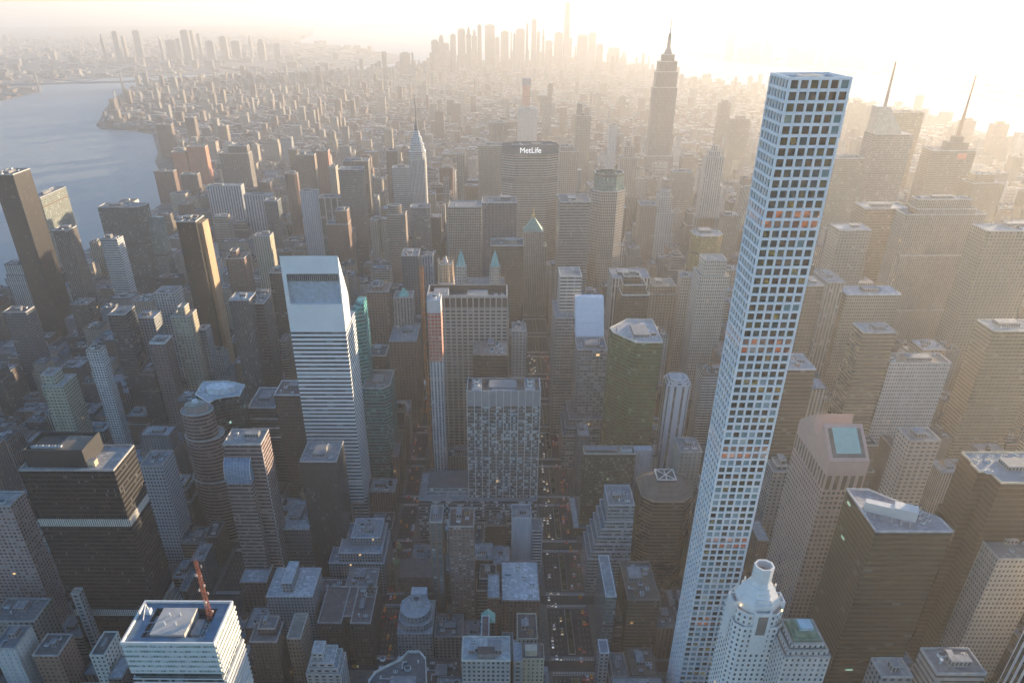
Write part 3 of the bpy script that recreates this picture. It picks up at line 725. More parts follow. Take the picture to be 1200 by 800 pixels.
# ---- dark green wedge tower
def wedge_tower():
    H = 187.0; P = [at_z(*q, H) for q in ((992, 573), (1026.6, 623), (1117, 623), (1102, 608), (1017, 573.5))]
    poly = [(p.x, p.y) for p in P]
    if sum(a[0] * b_[1] - b_[0] * a[1] for a, b_ in zip(poly, poly[1:] + poly[:1])) < 0: poly = poly[::-1]
    wall = fac((.014, .018, .015), (.006, .010, .008), (.018, .035, .028), 1.0, .45, sp=(.022, .028, .022), lit=.05, litc=(.5, .9, .7), le=.16, blind=.03, gr=.3, wr=.45, jit=0, spec=.12)
    r = tower('wedge_tower', 'dark green glass tower with five-sided roof carrying a long white plant house', 'skyscraper', [(poly, 0, H)], wall, (.3, .32, .36), trim=plain((.40, .41, .43), .5), bay=5, flo=3.9, short='dark green wedge tower', clear=(950, 1117, 570, 800), ph=False, n=0)
    wm = plain((.5, .49, .47), .55, var=.08)
    A, C = at_z(1012, 595, H), at_z(1073, 609, H); d = Vector((C.x - A.x, C.y - A.y, 0)); L_ = d.length; d.normalize(); nn = Vector((-d.y, d.x, 0))
    def blk(s0, s1, w0, w1, h, nm):
        p = [A + d * s0 + nn * w0, A + d * s1 + nn * w0, A + d * s1 + nn * w1, A + d * s0 + nn * w1]; b = MB(); b.prism([(q.x, q.y) for q in p], H - .4, H + h, bay=2, flo=h); b.build(nm, wm, r)
    blk(0, L_ * .55, -3.0, 2.4, 6, 'penthouse'); blk(L_ * .55, L_, -3.0, 5.6, 6.6, 'penthouse')
    for k in range(6):
        p = A + d * (L_ * (.05 + k * .17)) - nn * 6; b = MB(); q = p - nn * 5; b.bar((p.x, p.y, H + 1), (q.x, q.y, H + .4), .5, 4); b.build('steel_beam', STEEL, r)
    for k in range(5):
        p = A + d * (L_ + 4) + nn * (k * 1.5 - 2) ; place(UNIT, 'cooling_unit', r, p.x + (k % 2) * 4, p.y + k * 1.2, H - .4, .6, .8)
wedge_tower()
# ---- brown bronze stepped glass tower
def stepped_bronze():
    H = 205.0; px = [(1140, 543), (1147, 552.5), (1156, 553), (1165, 558), (1177, 566), (1262, 566)]
    P = [at_z(*q, H) for q in px]; poly = []
    y = 0
    pts = [(p.x, p.y) for p in P]
    poly = [pts[0], (pts[1][0], pts[0][1]), (pts[1][0], pts[2][1]), (pts[3][0], pts[2][1]), (pts[3][0], pts[4][1]), (pts[5][0], pts[4][1]), (pts[5][0], pts[0][1] + 14), (pts[0][0], pts[0][1] + 14)]
    poly = [poly[i] for i in range(len(poly))]
    if sum(a[0] * c[1] - c[0] * a[1] for a, c in zip(poly, poly[1:] + poly[:1])) < 0: poly = poly[::-1]
    wall = fac((.022, .014, .008), (.01, .007, .005), (.022, .015, .01), 1.0, .7, sp=(.024, .016, .01), lit=0, blind=.0, gr=.3, wr=.4, jit=.003, spec=.15)
    r = tower('bronze_glass_tower', 'dark bronze glass tower with sawtooth corner and cluttered pale roof', 'skyscraper', [(poly, 0, H)], wall, (.42, .44, .46), trim=plain((.45, .4, .3), .5), bay=5, flo=3.8, short='sawtooth bronze tower', clear=(1060, 1200, 533, 750), n=4)
    for k in range(14): place(UNIT if k % 3 else FAN, 'cooling_unit' if k % 3 else 'cooling_fan', r, pts[0][0] + 3 + k * 2.7, pts[0][1] + 3 + (k % 3) * 3, H - .4, (k % 2) * 1.57, .8)
stepped_bronze()

# ---- white hotel tower with lantern top
def lantern_tower():
    cy = 202.0; cpt = at_y(896, 662, cy); cx, H = cpt.x, cpt.z
    wall = fac((.70, .68, .65), (.05, .055, .06), (.12, .14, .15), .40, .5, lit=.01, blind=.2, wv=.07); st_ = plain((.70, .675, .64), .7, var=.07, scale=.5); dk = plain((.12, .12, .12), .8)
    zs = H - 25; zb = zs - 8
    t = [(chamf(cx - 13.5, cx + 13.5, cy - 13.5, cy + 13.5, 4), 0, zb), (chamf(cx - 12.2, cx + 12.2, cy - 12.2, cy + 12.2, 4.5), zb, zs)]
    r = tower('lantern_hotel_tower', 'pale stone tower crowned by sloping drum and open octagonal lantern', 'skyscraper', t, wall, (.5, .48, .45), trim=st_, bay=3.2, flo=3.7, short='pale lantern-topped tower', clear=(840, 925, 652, 800), ph=False, n=0)
    for (sx, sy) in ((0, -1), (1, 0), (-1, 0), (0, 1)):        # tall arched bays rising through the shoulders
        ox, oy = cx + sx * 12.4, cy + sy * 12.4
        hx, hy = (4.4, 2.0) if sx == 0 else (2.0, 4.4); p = rect(ox - hx, ox + hx, oy - hy, oy + hy)
        b = MB(); b.walls(p, zb - 18, zs + 3); i_ = inset(p, .9); b.walls(i_[::-1], zs - 3, zs + 3); b.cap(i_, zs - 3, 1)
        for j in range(4): l = (j + 1) % 4; b.face([(*p[j], zs + 3), (*p[l], zs + 3), (*i_[l], zs + 3), (*i_[j], zs + 3)])
        b.build('terrace_bay', [st_, dk], r)
        if sy == -1:
            b = MB(); b.box(ox - 2.6, ox + 2.6, oy - hy - .12, oy - hy - .02, zb - 4, zs + 1); b.build('arched_window', dk, r)
    oc = lambda q: ellipse(cx, cy, q, q, 8, math.pi / 8)
    b = MB(); b.walls(oc(12.0), zs - .35, zs + 4.5, 3, 3); b.walls(oc(12.0), zs + 4.5, zs + 13.5, poly1=oc(6.6)); b.cap(oc(6.6), zs + 13.5); b.build('sloping_drum', st_, r)
    b = MB()
    for k in range(4): b.box(cx - 4.6 + k * .5, cx + 4.6 - k * .5, cy - 11.6 + k * 1.7, cy - 5, zs + 4 + k * 2.4, zs + 6.2 + k * 2.4)
    b.build('stepped_dormer', st_, r)
    b = MB(); o_, i_ = oc(5.3), oc(4.3); b.walls(oc(6.3), zs + 13.2, zs + 15.5, 3, 3, poly1=oc(5.3)); b.walls(o_, zs + 15.5, H + .3); b.walls(i_[::-1], H - 5, H + .3); b.cap(i_, H - 4.6, 1)
    for j in range(8): l = (j + 1) % 8; b.face([(*o_[j], H + .3), (*o_[l], H + .3), (*i_[l], H + .3), (*i_[j], H + .3)])
    b.build('lantern', [st_, dk], r)
    for k in range(8):
        an = k * math.pi / 4 + .39; b = MB(); c0 = (cx + math.cos(an) * 11.6, cy + math.sin(an) * 11.6, zs + 3); b.bar(c0, (c0[0], c0[1], zs + 8.5), .7, 6, .45); b.build('finial', st_, r)
    lm_ = plain((.5, .4, .2), .5, emit=(1, .6, .2), es=1.2)
    for sx, sy in ((1, -1), (1, .2), (-1, -.6)):
        b = MB(); b.bar((cx + sx * 10.5, cy + sy * 10.5, zs + 2), (cx + sx * 10.5, cy + sy * 10.5, zs + 3), .4, 6); b.build('roof_lamp', lm_, r)
lantern_tower()

# ---- white stone tower with stepped green top beside the wedge
def green_top():
    Y = 172.0; p = at_y(946, 735, Y + 9); cx, H, cy = p.x, p.z, Y + 12
    wall = fac((.52, .50, .48), (.05, .05, .055), (.12, .13, .13), .4, .5, lit=0.0021, blind=.2)
    t = [(rect(cx - 12, cx + 12, cy - 12, cy + 14), 0, H - 13), (rect(cx - 10.5, cx + 10.5, cy - 10.5, cy + 12), H - 13, H - 9.5), (rect(cx - 8.5, cx + 8.5, cy - 8.5, cy + 10), H - 9.5, H - 6.5)]
    r = tower('green_capped_tower', 'slim white stone tower with stepped copper green cap', 'tower', t, wall, (.25, .3, .26), bay=3, flo=3.6, short='green-capped stone tower', clear=(908, 970, 728, 800), ph=False, n=0)
    gm = plain((.13, .22, .15), .7, var=.3, scale=.3)
    b = MB(); b.prism(rect(cx - 7, cx + 7, cy - 7, cy + 8), H - 6.8, H - 4.4); b.prism(rect(cx - 5, cx + 5, cy - 5, cy + 6), H - 4.4, H - 2); b.build('copper_cap', gm, r)
    b = MB(); b.prism(rect(cx - 3.4, cx + 3.4, cy - 3.2, cy + 4), H - 2, H); b.build('skylight', plain((.3, .45, .5), .25), r)
green_top()

# ---- black and white striped tower at the edge of the picture
Y_ = 172.0; p_ = at_y(1182, 773, Y_ + 55)
tower('marble_striped_tower', 'white marble tower with bold black vertical stripes at picture edge', 'skyscraper', [(rect(p_.x, p_.x + 100, Y_, Y_ + 55), 0, 214)], fac((.7, .7, .69), (.012, .012, .014), (.03, .03, .03), .55, 1.0, lit=0, blind=.02, wv=.05), (.4, .4, .4), bay=4.6, flo=3.9, short='black and white striped tower', clear=(1165, 1200, 735, 800))

# ---- wide office slab with a sign across its crown
def sign_slab():
    Y, H = 1262.0, 250.0; x0, x1 = at_y(588.5, 170, Y + 16).x, at_y(654.5, 170, Y + 16).x; y1 = Y + 44
    c = (x1 - x0) * .2
    poly = [(x0 + c, Y), (x1 - c, Y), (x1, Y + 13), (x1, y1 - 13), (x1 - c, y1), (x0 + c, y1), (x0, y1 - 13), (x0, Y + 13)]
    conc = fac((.31, .27, .235), (.03, .03, .033), (.06, .06, .06), .8, .5, sp=(.34, .295, .26), lit=0.0014, blind=.1)
    band = plain((.10, .105, .115), .6, var=.12, scale=.2)
    r = tower('sign_slab_tower', 'wide eight-sided concrete slab tower with dark crown bearing white letters', 'skyscraper', [(poly, 0, H - 15)], conc, (.2, .22, .22), bay=1.8, flo=3.9, short='wide slab with lettered crown', clear=(587, 656, 165, 300), par=0, ph=False, n=0)
    b = MB(); b.walls(poly, H - 15, H); b.cap(inset(poly, 1), H - 3); b.walls(inset(poly, 1)[::-1], H - 3, H); o_, i_ = poly, inset(poly, 1)
    for j in range(8): l = (j + 1) % 8; b.face([(*o_[j], H), (*o_[l], H), (*i_[l], H), (*i_[j], H)])
    b.build('crown', band, r)
    b = MB(); z7 = zat(622, 211, Y); b.walls(inset(poly, -.15), z7 - 3.2, z7 + 1.2); b.build('plant_band', plain((.12, .11, .10), .7), r)
    clutter(r, rect(x0 + 14, x1 - 14, Y + 8, y1 - 8), H - 3, 5)
    cu = bpy.data.curves.new('sign', 'FONT'); cu.body = 'MetLife'; cu.size = 12.0; cu.align_x = 'CENTER'; cu.align_y = 'CENTER'; cu.extrude = .3; cu.offset = 0
    tmp = bpy.data.objects.new('sign', cu); COL.objects.link(tmp); bpy.context.view_layer.update()
    me = bpy.data.meshes.new_from_object(tmp.evaluated_get(bpy.context.evaluated_depsgraph_get())); bpy.data.objects.remove(tmp); bpy.data.curves.remove(cu)
    me.materials.clear(); me.materials.append(plain((.85, .85, .85), .5, emit=(1, 1, 1), es=.22))
    o = bpy.data.objects.new('sign', me); COL.objects.link(o); o.parent = r; mxx = (x0 + x1) / 2
    o.location = (mxx - r.location.x, Y - .4 - r.location.y, H - 8.2); o.rotation_euler = (math.pi / 2, 0, 0)
sign_slab()

# ---- gilded green pyramid tower in front of it
def pyramid_tower():
    Y = 1136.0; a, c = at_y(613.5, 275, Y), at_y(637, 275, Y); x0, x1, H = a.x, c.x, zat(625, 272, Y)
    tip = zat(625, 255, Y + 14)
    wall = fac((.40, .35, .28), (.06, .055, .05), (.14, .13, .12), .4, .55, sp=(.30, .27, .22), lit=0.0021, blind=.2)
    r = tower('pyramid_roof_tower', 'tan stone tower with green pyramid roof and gilded spike', 'tower', [(rect(x0 - 6, x1 + 6, Y + 4, Y + 36), 0, H - 25), (rect(x0, x1, Y, Y + 30), 0, H)], wall, (.2, .25, .22), bay=3, flo=3.8, short='green pyramid-roofed tower', clear=(612, 640, 240, 350), ph=False, n=0)
    cx, cy = (x0 + x1) / 2, Y + 15; b = MB(); b.prism(rect(x0 + 1, x1 - 1, Y + 1, Y + 29), H - .3, tip, poly1=rect(cx - 2, cx + 2, cy - 2, cy + 2)); b.build('pyramid_roof', plain((.16, .34, .27), .55, var=.15), r)
    b = MB(); b.prism(rect(cx - 2.2, cx + 2.2, cy - 2.2, cy + 2.2), tip, tip + 5); b.bar((cx, cy, tip + 5), (cx, cy, zat(625, 241, cy)), .8, 5, .1); b.build('cupola', plain((.5, .38, .14), .4, .5), r)
pyramid_tower()

# ---- twin green capped hotel
def twin_hotel():
    Y = 834.0; x0, x1 = at_y(511, 333, Y).x, at_y(597, 333, Y).x; zb = zat(560, 333, Y) - 6
    wall = fac((.42, .37, .31), (.05, .05, .05), (.13, .12, .11), .4, .5, lit=0.0028, blind=.25)
    r = tower('twin_cupola_hotel', 'broad tan hotel block with twin green copper cupolas', 'hotel', [(rect(x0, x1, Y, Y + 56), 0, zb - 40), (rect(x0 + 6, x1 - 6, Y + 8, Y + 46), 0, zb)], wall, (.3, .29, .28), bay=3, flo=3.6, short='twin-cupola hotel', clear=(512, 598, 291, 334), n=4)
    gm = plain((.16, .38, .36), .5, var=.15)
    for px in (540, 580):
        p = at_y(px, 292.6, Y + 20); cx, cy, tip = p.x, p.y, p.z; sh = zat(px, 311, Y + 20)
        b = MB(); b.walls(chamf(cx - 7, cx + 7, cy - 7, cy + 7, 2.5), zb - .3, sh, 2.4, 4); b.cap(chamf(cx - 7, cx + 7, cy - 7, cy + 7, 2.5), sh); b.build('turret', wall, r)
        b = MB(); b.prism(ellipse(cx, cy, 5.6, 5.6, 12), sh, sh + (tip - sh) * .55, poly1=ellipse(cx, cy, 3.4, 3.4, 12)); b.prism(ellipse(cx, cy, 3.4, 3.4, 12), sh + (tip - sh) * .55, tip - 2, poly1=ellipse(cx, cy, .6, .6, 12)); b.bar((cx, cy, tip - 2), (cx, cy, tip + 3), .4, 5, .1); b.build('cupola', gm, r)
twin_hotel()
def gothic_tower():
    Y = 734.0; a, c = at_y(513, 332, Y), at_y(532, 332, Y); x0, x1 = a.x, c.x; zb = a.z; cx, cy = (x0 + x1) / 2, Y + (x1 - x0) / 2
    wall = fac((.44, .30, .20), (.06, .05, .04), (.14, .11, .09), .45, .6, sp=(.36, .24, .16), lit=0.0014)
    zt = zat(523, 311, Y)
    r = tower('gothic_crown_tower', 'slender orange brick tower with lacy gothic crown', 'tower', [(chamf(x0, x1, Y, Y + x1 - x0, 3), 0, zb), (chamf(x0 + 2, x1 - 2, Y + 2, Y + x1 - x0 - 2, 3), zb, zt)], wall, (.3, .25, .2), bay=2.4, flo=3.6, short='orange gothic-crowned tower', clear=(511, 534, 300, 334), ph=False, n=0)
    m_ = plain((.45, .32, .22), .7)
    for k in range(8):
        an = k * math.pi / 4 + .39; b = MB(); x, y = cx + math.cos(an) * (x1 - x0) * .48, cy + math.sin(an) * (x1 - x0) * .48; b.bar((x, y, zb - 4), (x, y, zt + 5), 1.1, 5, .2); b.build('pinnacle', m_, r)
    b = MB(); b.bar((cx, cy, zt), (cx, cy, zat(523, 300, cy)), 3.2, 8, .8); b.build('spire', plain((.34, .33, .33), .6), r)
gothic_tower()

# ---- steel crowned needle tower
def needle_tower():
    cx, cy = at_y(487.5, 113, 1412).x, 1412.0; tip = zat(487.3, 113, cy); x0, x1 = at_y(480.5, 205, cy - 15).x, at_y(498.5, 205, cy - 15).x
    w_ = (x1 - x0) / 2 * 1.06; cx = (x0 + x1) / 2
    wall = fac((.36, .37, .38), (.03, .033, .037), (.07, .08, .085), .46, .6, sp=(.12, .125, .14), lit=0.001, blind=.15)
    zc = zat(487, 186, cy)
    r = tower('needle_spire_tower', 'slender white brick skyscraper with terraced steel crown and needle spire', 'skyscraper', [(rect(cx - w_ * 1.7, cx + w_ * 1.7, cy - w_ * 1.7, cy + w_ * 1.7), 0, 70), (rect(cx - w_ * 1.25, cx + w_ * 1.25, cy - w_ * 1.25, cy + w_ * 1.25), 0, 118), (chamf(cx - w_, cx + w_, cy - w_, cy + w_, 2.5), 0, zc)], wall, (.4, .4, .4), bay=2.6, flo=3.6, short='needle-spired tower', clear=(478, 500, 110, 242), ph=False, n=0)
    stl = plain((.10, .105, .12), .4, .2, var=.2, scale=.3); win = fac((.33, .36, .4), (.02, .02, .025), (.06, .06, .07), .5, .5, lit=0, metal=.4, wr=.35)
    prof = [(zc - .3, 1.0), (zc + 14, .98), (zc + 15, .86), (zc + 26, .80), (zc + 27, .66), (zc + 37, .56), (zc + 38, .44), (zc + 47, .33), (zc + 48, .24), (zc + 58, .15), (zc + 70, .07)]
    b = MB()
    for (z0, k0), (z1, k1) in zip(prof, prof[1:]): b.walls(chamf(cx - w_ * k0, cx + w_ * k0, cy - w_ * k0, cy + w_ * k0, w_ * k0 * .35), z0, z1, 3, 3.6, 0 if k0 > .3 else 1, poly1=chamf(cx - w_ * k1, cx + w_ * k1, cy - w_ * k1, cy + w_ * k1, w_ * k1 * .35))
    b.build('crown', [win, stl], r)
    b = MB(); b.bar((cx, cy, zc + 69), (cx, cy, tip), w_ * .10, 6, .5); b.build('spire', stl, r)
needle_tower()

# ---- tall stone tower with mast, far in the haze
def mast_tower():
    cx, cy = at_y(779, 100, 2133).x, 2133.0
    def hw(pl, pr, py): return (at_y(pr, py, cy).x - at_y(pl, py, cy).x) / 2
    z1, z2, z3 = zat(782, 84, cy), zat(783, 72, cy), zat(784, 64, cy)
    wall = fac((.20, .19, .185), (.04, .04, .045), (.07, .07, .07), .5, .6, sp=(.11, .11, .115), lit=0.0007, blind=.1)
    A = hw(766, 793, 120); z0 = zat(781, 102, cy)
    r = tower('mast_skyscraper', 'tall stepped limestone skyscraper with tapered mast, far down the avenue', 'skyscraper', [(rect(cx - 60, cx + 60, cy - 28, cy + 28), 0, 30), (rect(cx - 40, cx + 40, cy - 24, cy + 24), 0, 95), (rect(cx - A, cx + A, cy - 18, cy + 18), 0, z0), (rect(cx - A * .9, cx + A * .9, cy - 16, cy + 16), 0, z1), (rect(cx - A * .78, cx + A * .78, cy - 14, cy + 14), 0, z2), (rect(cx - A * .52, cx + A * .52, cy - 11, cy + 11), 0, z3)], wall, (.35, .35, .34), bay=3.2, flo=3.6, short='tall masted skyscraper', clear=(760, 797, 15, 190), ph=False, n=0)
    b = MB(); z4 = zat(786.7, 37, cy)
    b.prism(chamf(cx - 11, cx + 11, cy - 11, cy + 11, 3), z3 - .4, z3 + (z4 - z3) * .25, poly1=chamf(cx - 6.5, cx + 6.5, cy - 6.5, cy + 6.5, 2)); b.prism(ellipse(cx, cy, 5.6, 5.6, 10), z3 + (z4 - z3) * .25, z3 + (z4 - z3) * .85, poly1=ellipse(cx, cy, 4.6, 4.6, 10)); b.prism(ellipse(cx, cy, 4.6, 4.6, 10), z3 + (z4 - z3) * .85, z4, poly1=ellipse(cx, cy, 1.2, 1.2, 10)); b.build('mast', plain((.15, .165, .175), .45, .2), r)
    b = MB(); b.bar((cx, cy, z4), (cx, cy, zat(788.3, 13, cy)), 2.2, 6, .6); b.build('antenna', STEEL, r)
mast_tower()

# ---- stepped limestone slab (right) and neighbours in the golden haze
def stepped_slab():
    Y = 872.0; x0, x1 = at_y(1046, 330, Y).x, at_y(1156, 252, Y).x
    H = zat(1118, 234, Y + 6)
    wall = fac((.25, .225, .19), (.035, .03, .027), (.07, .065, .06), .42, .62, sp=(.14, .125, .11), lit=0.0007, blind=.15)
    w_ = x1 - x0
    xa, xb = at_y(1078, 232, Y + 6).x, at_y(1139, 236, Y + 6).x
    t = [(rect(x0 - 10, x1 + 8, Y, Y + 34), 0, H * .42), (rect(x0, x1 + 3, Y + 1, Y + 33), 0, H * .72), (rect(at_y(1060, 262, Y).x, at_y(1157, 252, Y).x, Y + 2, Y + 31), 0, zat(1140, 252, Y)), (rect(xa, xb + 8, Y + 4, Y + 28), 0, zat(1148, 245, Y + 4)), (rect(xa, xb, Y + 6, Y + 26), 0, H)]
    tower('stepped_limestone_slab', 'huge stepped limestone slab with vertical ribs in golden haze', 'skyscraper', t, wall, (.3, .3, .29), bay=2.6, flo=3.7, short='stepped limestone slab', clear=(1036, 1160, 225, 395), n=3)
stepped_slab()
def crystal_tower():
    Y = 1392.0; x0, x1 = at_y(1028, 150, Y).x, at_y(1072, 157.6, Y).x
    wall = fac((.15, .16, .17), (.07, .075, .08), (.13, .135, .14), .95, .7, lit=0.0003, blind=.1, gr=.15)
    za, zb_ = zat(1035, 131, Y), zat(1055, 158, Y); w_ = x1 - x0
    r = tower('crystal_spire_tower', 'glass tower with faceted slanting top and thin leaning spire', 'skyscraper', [(rect(x0, x1, Y, Y + 48), 0, zb_)], wall, (.4, .4, .4), bay=1.6, flo=4, short='faceted glass tower', clear=(1008, 1075, 74, 240), ph=False, n=0, par=0)
    b = MB(); A = [(x0, Y), (x1 - 14, Y), (x1 - 14, Y + 30), (x0, Y + 30)]; b.prism([(x0 + 1, Y + 14), (x1 - 16, Y + 14), (x1 - 16, Y + 46), (x0 + 1, Y + 46)], zb_ - .5, za + 6, poly1=[(x0 + 1, Y + 16), (x0 + 22, Y + 16), (x0 + 22, Y + 44), (x0 + 1, Y + 44)]); b.build('faceted_crown', plain((.34, .33, .31), .3, .3), r)
    sx, sy = x0 + 16, Y + 26; b = MB(); b.bar((sx, sy, za), (sx, sy, zat(1059, 72, sy)), 3.2, 6, 1.4); b.build('spire', plain((.12, .10, .09), .6), r)
crystal_tower()
def aerial_tower():
    Y = 1396.0; x0, x1 = at_y(1094, 180, Y).x, at_y(1142, 185, Y).x; H = zat(1117, 177, Y)
    wall = fac((.15, .13, .11), (.05, .045, .04), (.13, .12, .11), .8, .55, lit=0.0007)
    r = tower('aerial_tower', 'boxy tower with stacked crown, red sign panel and tall lattice aerial', 'skyscraper', [(rect(x0, x1, Y, Y + 46), 0, H)], wall, (.3, .29, .27), bay=2.4, flo=3.9, short='aerial-topped tower', clear=(1085, 1146, 88, 225), n=2, ph=False)
    cx, cy = at_y(1121, 165, Y + 22).x, Y + 22; z2 = zat(1121, 166, cy)
    b = MB(); b.prism(rect(cx - 17, cx + 17, cy - 15, cy + 15), H - .4, z2, bay=3); b.prism(rect(cx - 8, cx + 8, cy - 8, cy + 8), z2, z2 + 9); b.build('crown', plain((.12, .11, .09), .7), r)
    b = MB(); b.box(cx - 2, cx + 14, Y - .5, Y - .1, H - 14, H - 4); b.build('sign_panel', plain((.5, .12, .07), .6), r)
    b = MB(); z0 = z2 + 9; zt = zat(1143, 88, cy); hw = 2.2
    for s1 in (-1, 1):
        for s2 in (-1, 1): b.bar((cx + s1 * hw, cy + s2 * hw, z0), (cx + s1 * .8, cy + s2 * .8, z0 + (zt - z0) * .55), 1.0, 4, .8)
    for i in range(8):
        z = z0 + i * (zt - z0) * .55 / 8; f = hw * (1 - .6 * i / 8); g = hw * (1 - .6 * (i + 1) / 8); z_ = z + (zt - z0) * .55 / 8
        b.bar((cx - f, cy - f, z), (cx + g, cy - g, z_), .3, 3); b.bar((cx + f, cy + f, z), (cx - g, cy + g, z_), .3, 3)
    b.bar((cx, cy, z0 + (zt - z0) * .5), (cx, cy, zt), 2.0, 5, 1.0); b.build('aerial', plain((.16, .09, .06), .7), r)
aerial_tower()

gold = fac((.22, .18, .13), (.04, .035, .028), (.08, .07, .055), .5, .55, lit=0.001)
bk = dict(trim=CONC)
# ---- near east side
B('pink granite tower', 'pinkish stone apartment tower at picture edge, sunlit on its far side', -52, 12, 593, 345, 20, fac((.36, .25, .22), (.04, .045, .05), (.13, .15, .16), .62, .45, sp=(.33, .23, .21), lit=0.0035, blind=.25), roof=(.4, .38, .36), bay=3.4, flo=3.3, name='apartment_tower')
B('punched grey tower', 'pale grey tower of punched square windows standing behind the black slab', 163, 190, 546.5, 455, 28, fac((.40, .42, .45), (.03, .035, .045), (.08, .09, .11), .55, .5, lit=0.0014, blind=.1, wv=.06), roof=(.25, .26, .28), bay=3.0, flo=3.7, n=3)
def barrel_tower():
    Y = 412.0; x0, x1 = at_y(261, 521, Y).x, at_y(305.5, 521, Y).x; H = at_y(283, 521, Y).z
    wall = fac((.25, .19, .18), (.02, .02, .025), (.07, .065, .07), 1.0, .45, sp=(.24, .18, .17), lit=0.0014, blind=.12)
    f0, f1 = at_y(264, 562, Y - 9).x, at_y(294, 562, Y - 9).x; z1 = zat(280, 562, Y - 9); z0 = zat(280, 536, Y)
    r = tower('barrel_glass_tower', 'mauve brown striped tower with curved blue glass roof on its front', 'tower', [(rect(x0, x1, Y, Y + 26), 0, H)], wall, (.3, .32, .34), bay=2, flo=3.7, short='tower with curved glass front', clear=(258, 320, 500, 640), n=3)
    b = MB(); b.walls(rect(f0, f1, Y - 9, Y - .2), 0, z1 - 4, 2, 3.7); b.build('front_bay', wall, r)
    b = MB(); n = 8; gp = []
    for k in range(n + 1):
        an = math.pi / 2 * k / n; gp.append((Y - 9 + 9 * (1 - math.cos(an)), z1 + (z0 - z1) * math.sin(an)))
    gp = [(Y - 9, z1 - 4)] + gp
    for (ya, za), (yb, zb) in zip(gp, gp[1:]): b.face([(f0, ya, za), (f1, ya, za), (f1, yb, zb), (f0, yb, zb)], [(0, za), (8, za), (8, zb), (0, zb)])
    for xx in (f0, f1): b.face([(xx, y, z) for y, z in gp] + [(xx, Y, z1 - 4)])
    b.build('curved_glass_roof', fac((.4, .42, .45), (.10, .19, .30), (.2, .3, .4), .9, .92, lit=0, blind=0, gr=.08, jit=.02), r)
    b = MB(); o = .4
    for xx in (f0, f1):
        for (ya, za), (yb, zb) in zip(gp[1:], gp[2:]): b.bar((xx, ya, za + .2), (xx, yb, zb + .2), .35, 4)
    b.build('roof_frame', PALE, r)
    # white studs down the stepped corner
    b = MB()
    for k in range(34): b.box(x1 + .02, x1 + .5, Y - .3, Y + .9, H - 6 - k * 3.7, H - 4.6 - k * 3.7)
    b.build('corner_stud', PALE, r)['kind'] = 'stuff'
barrel_tower()
B('dark pinstriped tower', 'squat black tower of thin vertical fins above a low podium', 351, 394, 541, 434, 36, fac((.05, .055, .065), (.008, .009, .012), (.03, .035, .045), .6, 1.0, sp=(.03, .03, .035), lit=0, blind=.05), roof=(.3, .3, .31), bay=1.5, flo=3.8)
B('low dark podium', 'low dark podium block with pale flat roof between two towers', 330, 362, 620, 428, 46, fac((.09, .095, .11), (.02, .022, .026), (.05, .055, .065), .7, .6, lit=0.0014), roof=(.45, .47, .5), bay=2.4, flo=4, n=2, name='podium_block', cat='building')
def crescent():
    H = 118.0; pts = [at_z(*q, H) for q in ((229, 462), (245, 472), (252, 468), (265, 465), (281, 463.5), (287, 451), (266, 446.5), (238, 447.5))]
    poly = [(p.x, p.y) for p in pts]
    if sum(a[0] * c[1] - c[0] * a[1] for a, c in zip(poly, poly[1:] + poly[:1])) < 0: poly = poly[::-1]
    r = tower('crescent_glass_tower', 'dark green glass tower with concave front and bright white roof rim', 'tower', [(poly, 0, H)], fac((.035, .045, .045), (.012, .02, .02), (.06, .13, .12), 1, .6, sp=(.05, .055, .055), lit=0.0028, litc=(.5, 1, .85), le=.25), (.62, .63, .64), trim=plain((.62, .62, .6), .5), bay=2, flo=3.8, short='crescent glass tower', clear=(226, 320, 443, 505), ph=False, n=2)
    c = at_z(258, 452, H + 6); b = MB(); b.prism(ellipse(c.x, c.y, 15, 9, 8), H - .3, H + 6); b.build('penthouse', plain((.6, .61, .62), .5), r)
crescent()
B('brown box with white roof frame', 'dark red brown block with white rimmed sunken roof beside the striped tower', 321, 352, 463, 560, 34, fac((.085, .06, .06), (.02, .018, .018), (.05, .045, .045), .6, .55, lit=0.0014), roof=(.16, .12, .12), trim=plain((.6, .6, .6), .5), bay=2.6, flo=3.8)
B('terraced dark block', 'dark block descending in pale edged terraces behind the curved glass front', 290, 322, 478, 600, 50, fac((.07, .075, .085), (.015, .018, .02), (.05, .055, .06), 1, .5), tiers=lambda x0, x1, y0, y1, H: [(rect(x0, x1 + 16, y0, y1), 0, H * .62), (rect(x0, x1 + 11, y0, y1), H * .62, H * .74), (rect(x0, x1 + 6, y0, y1), H * .74, H * .86), (rect(x0, x1, y0, y1), H * .86, H)], trim=plain((.6, .6, .6), .6), roof=(.2, .2, .21))
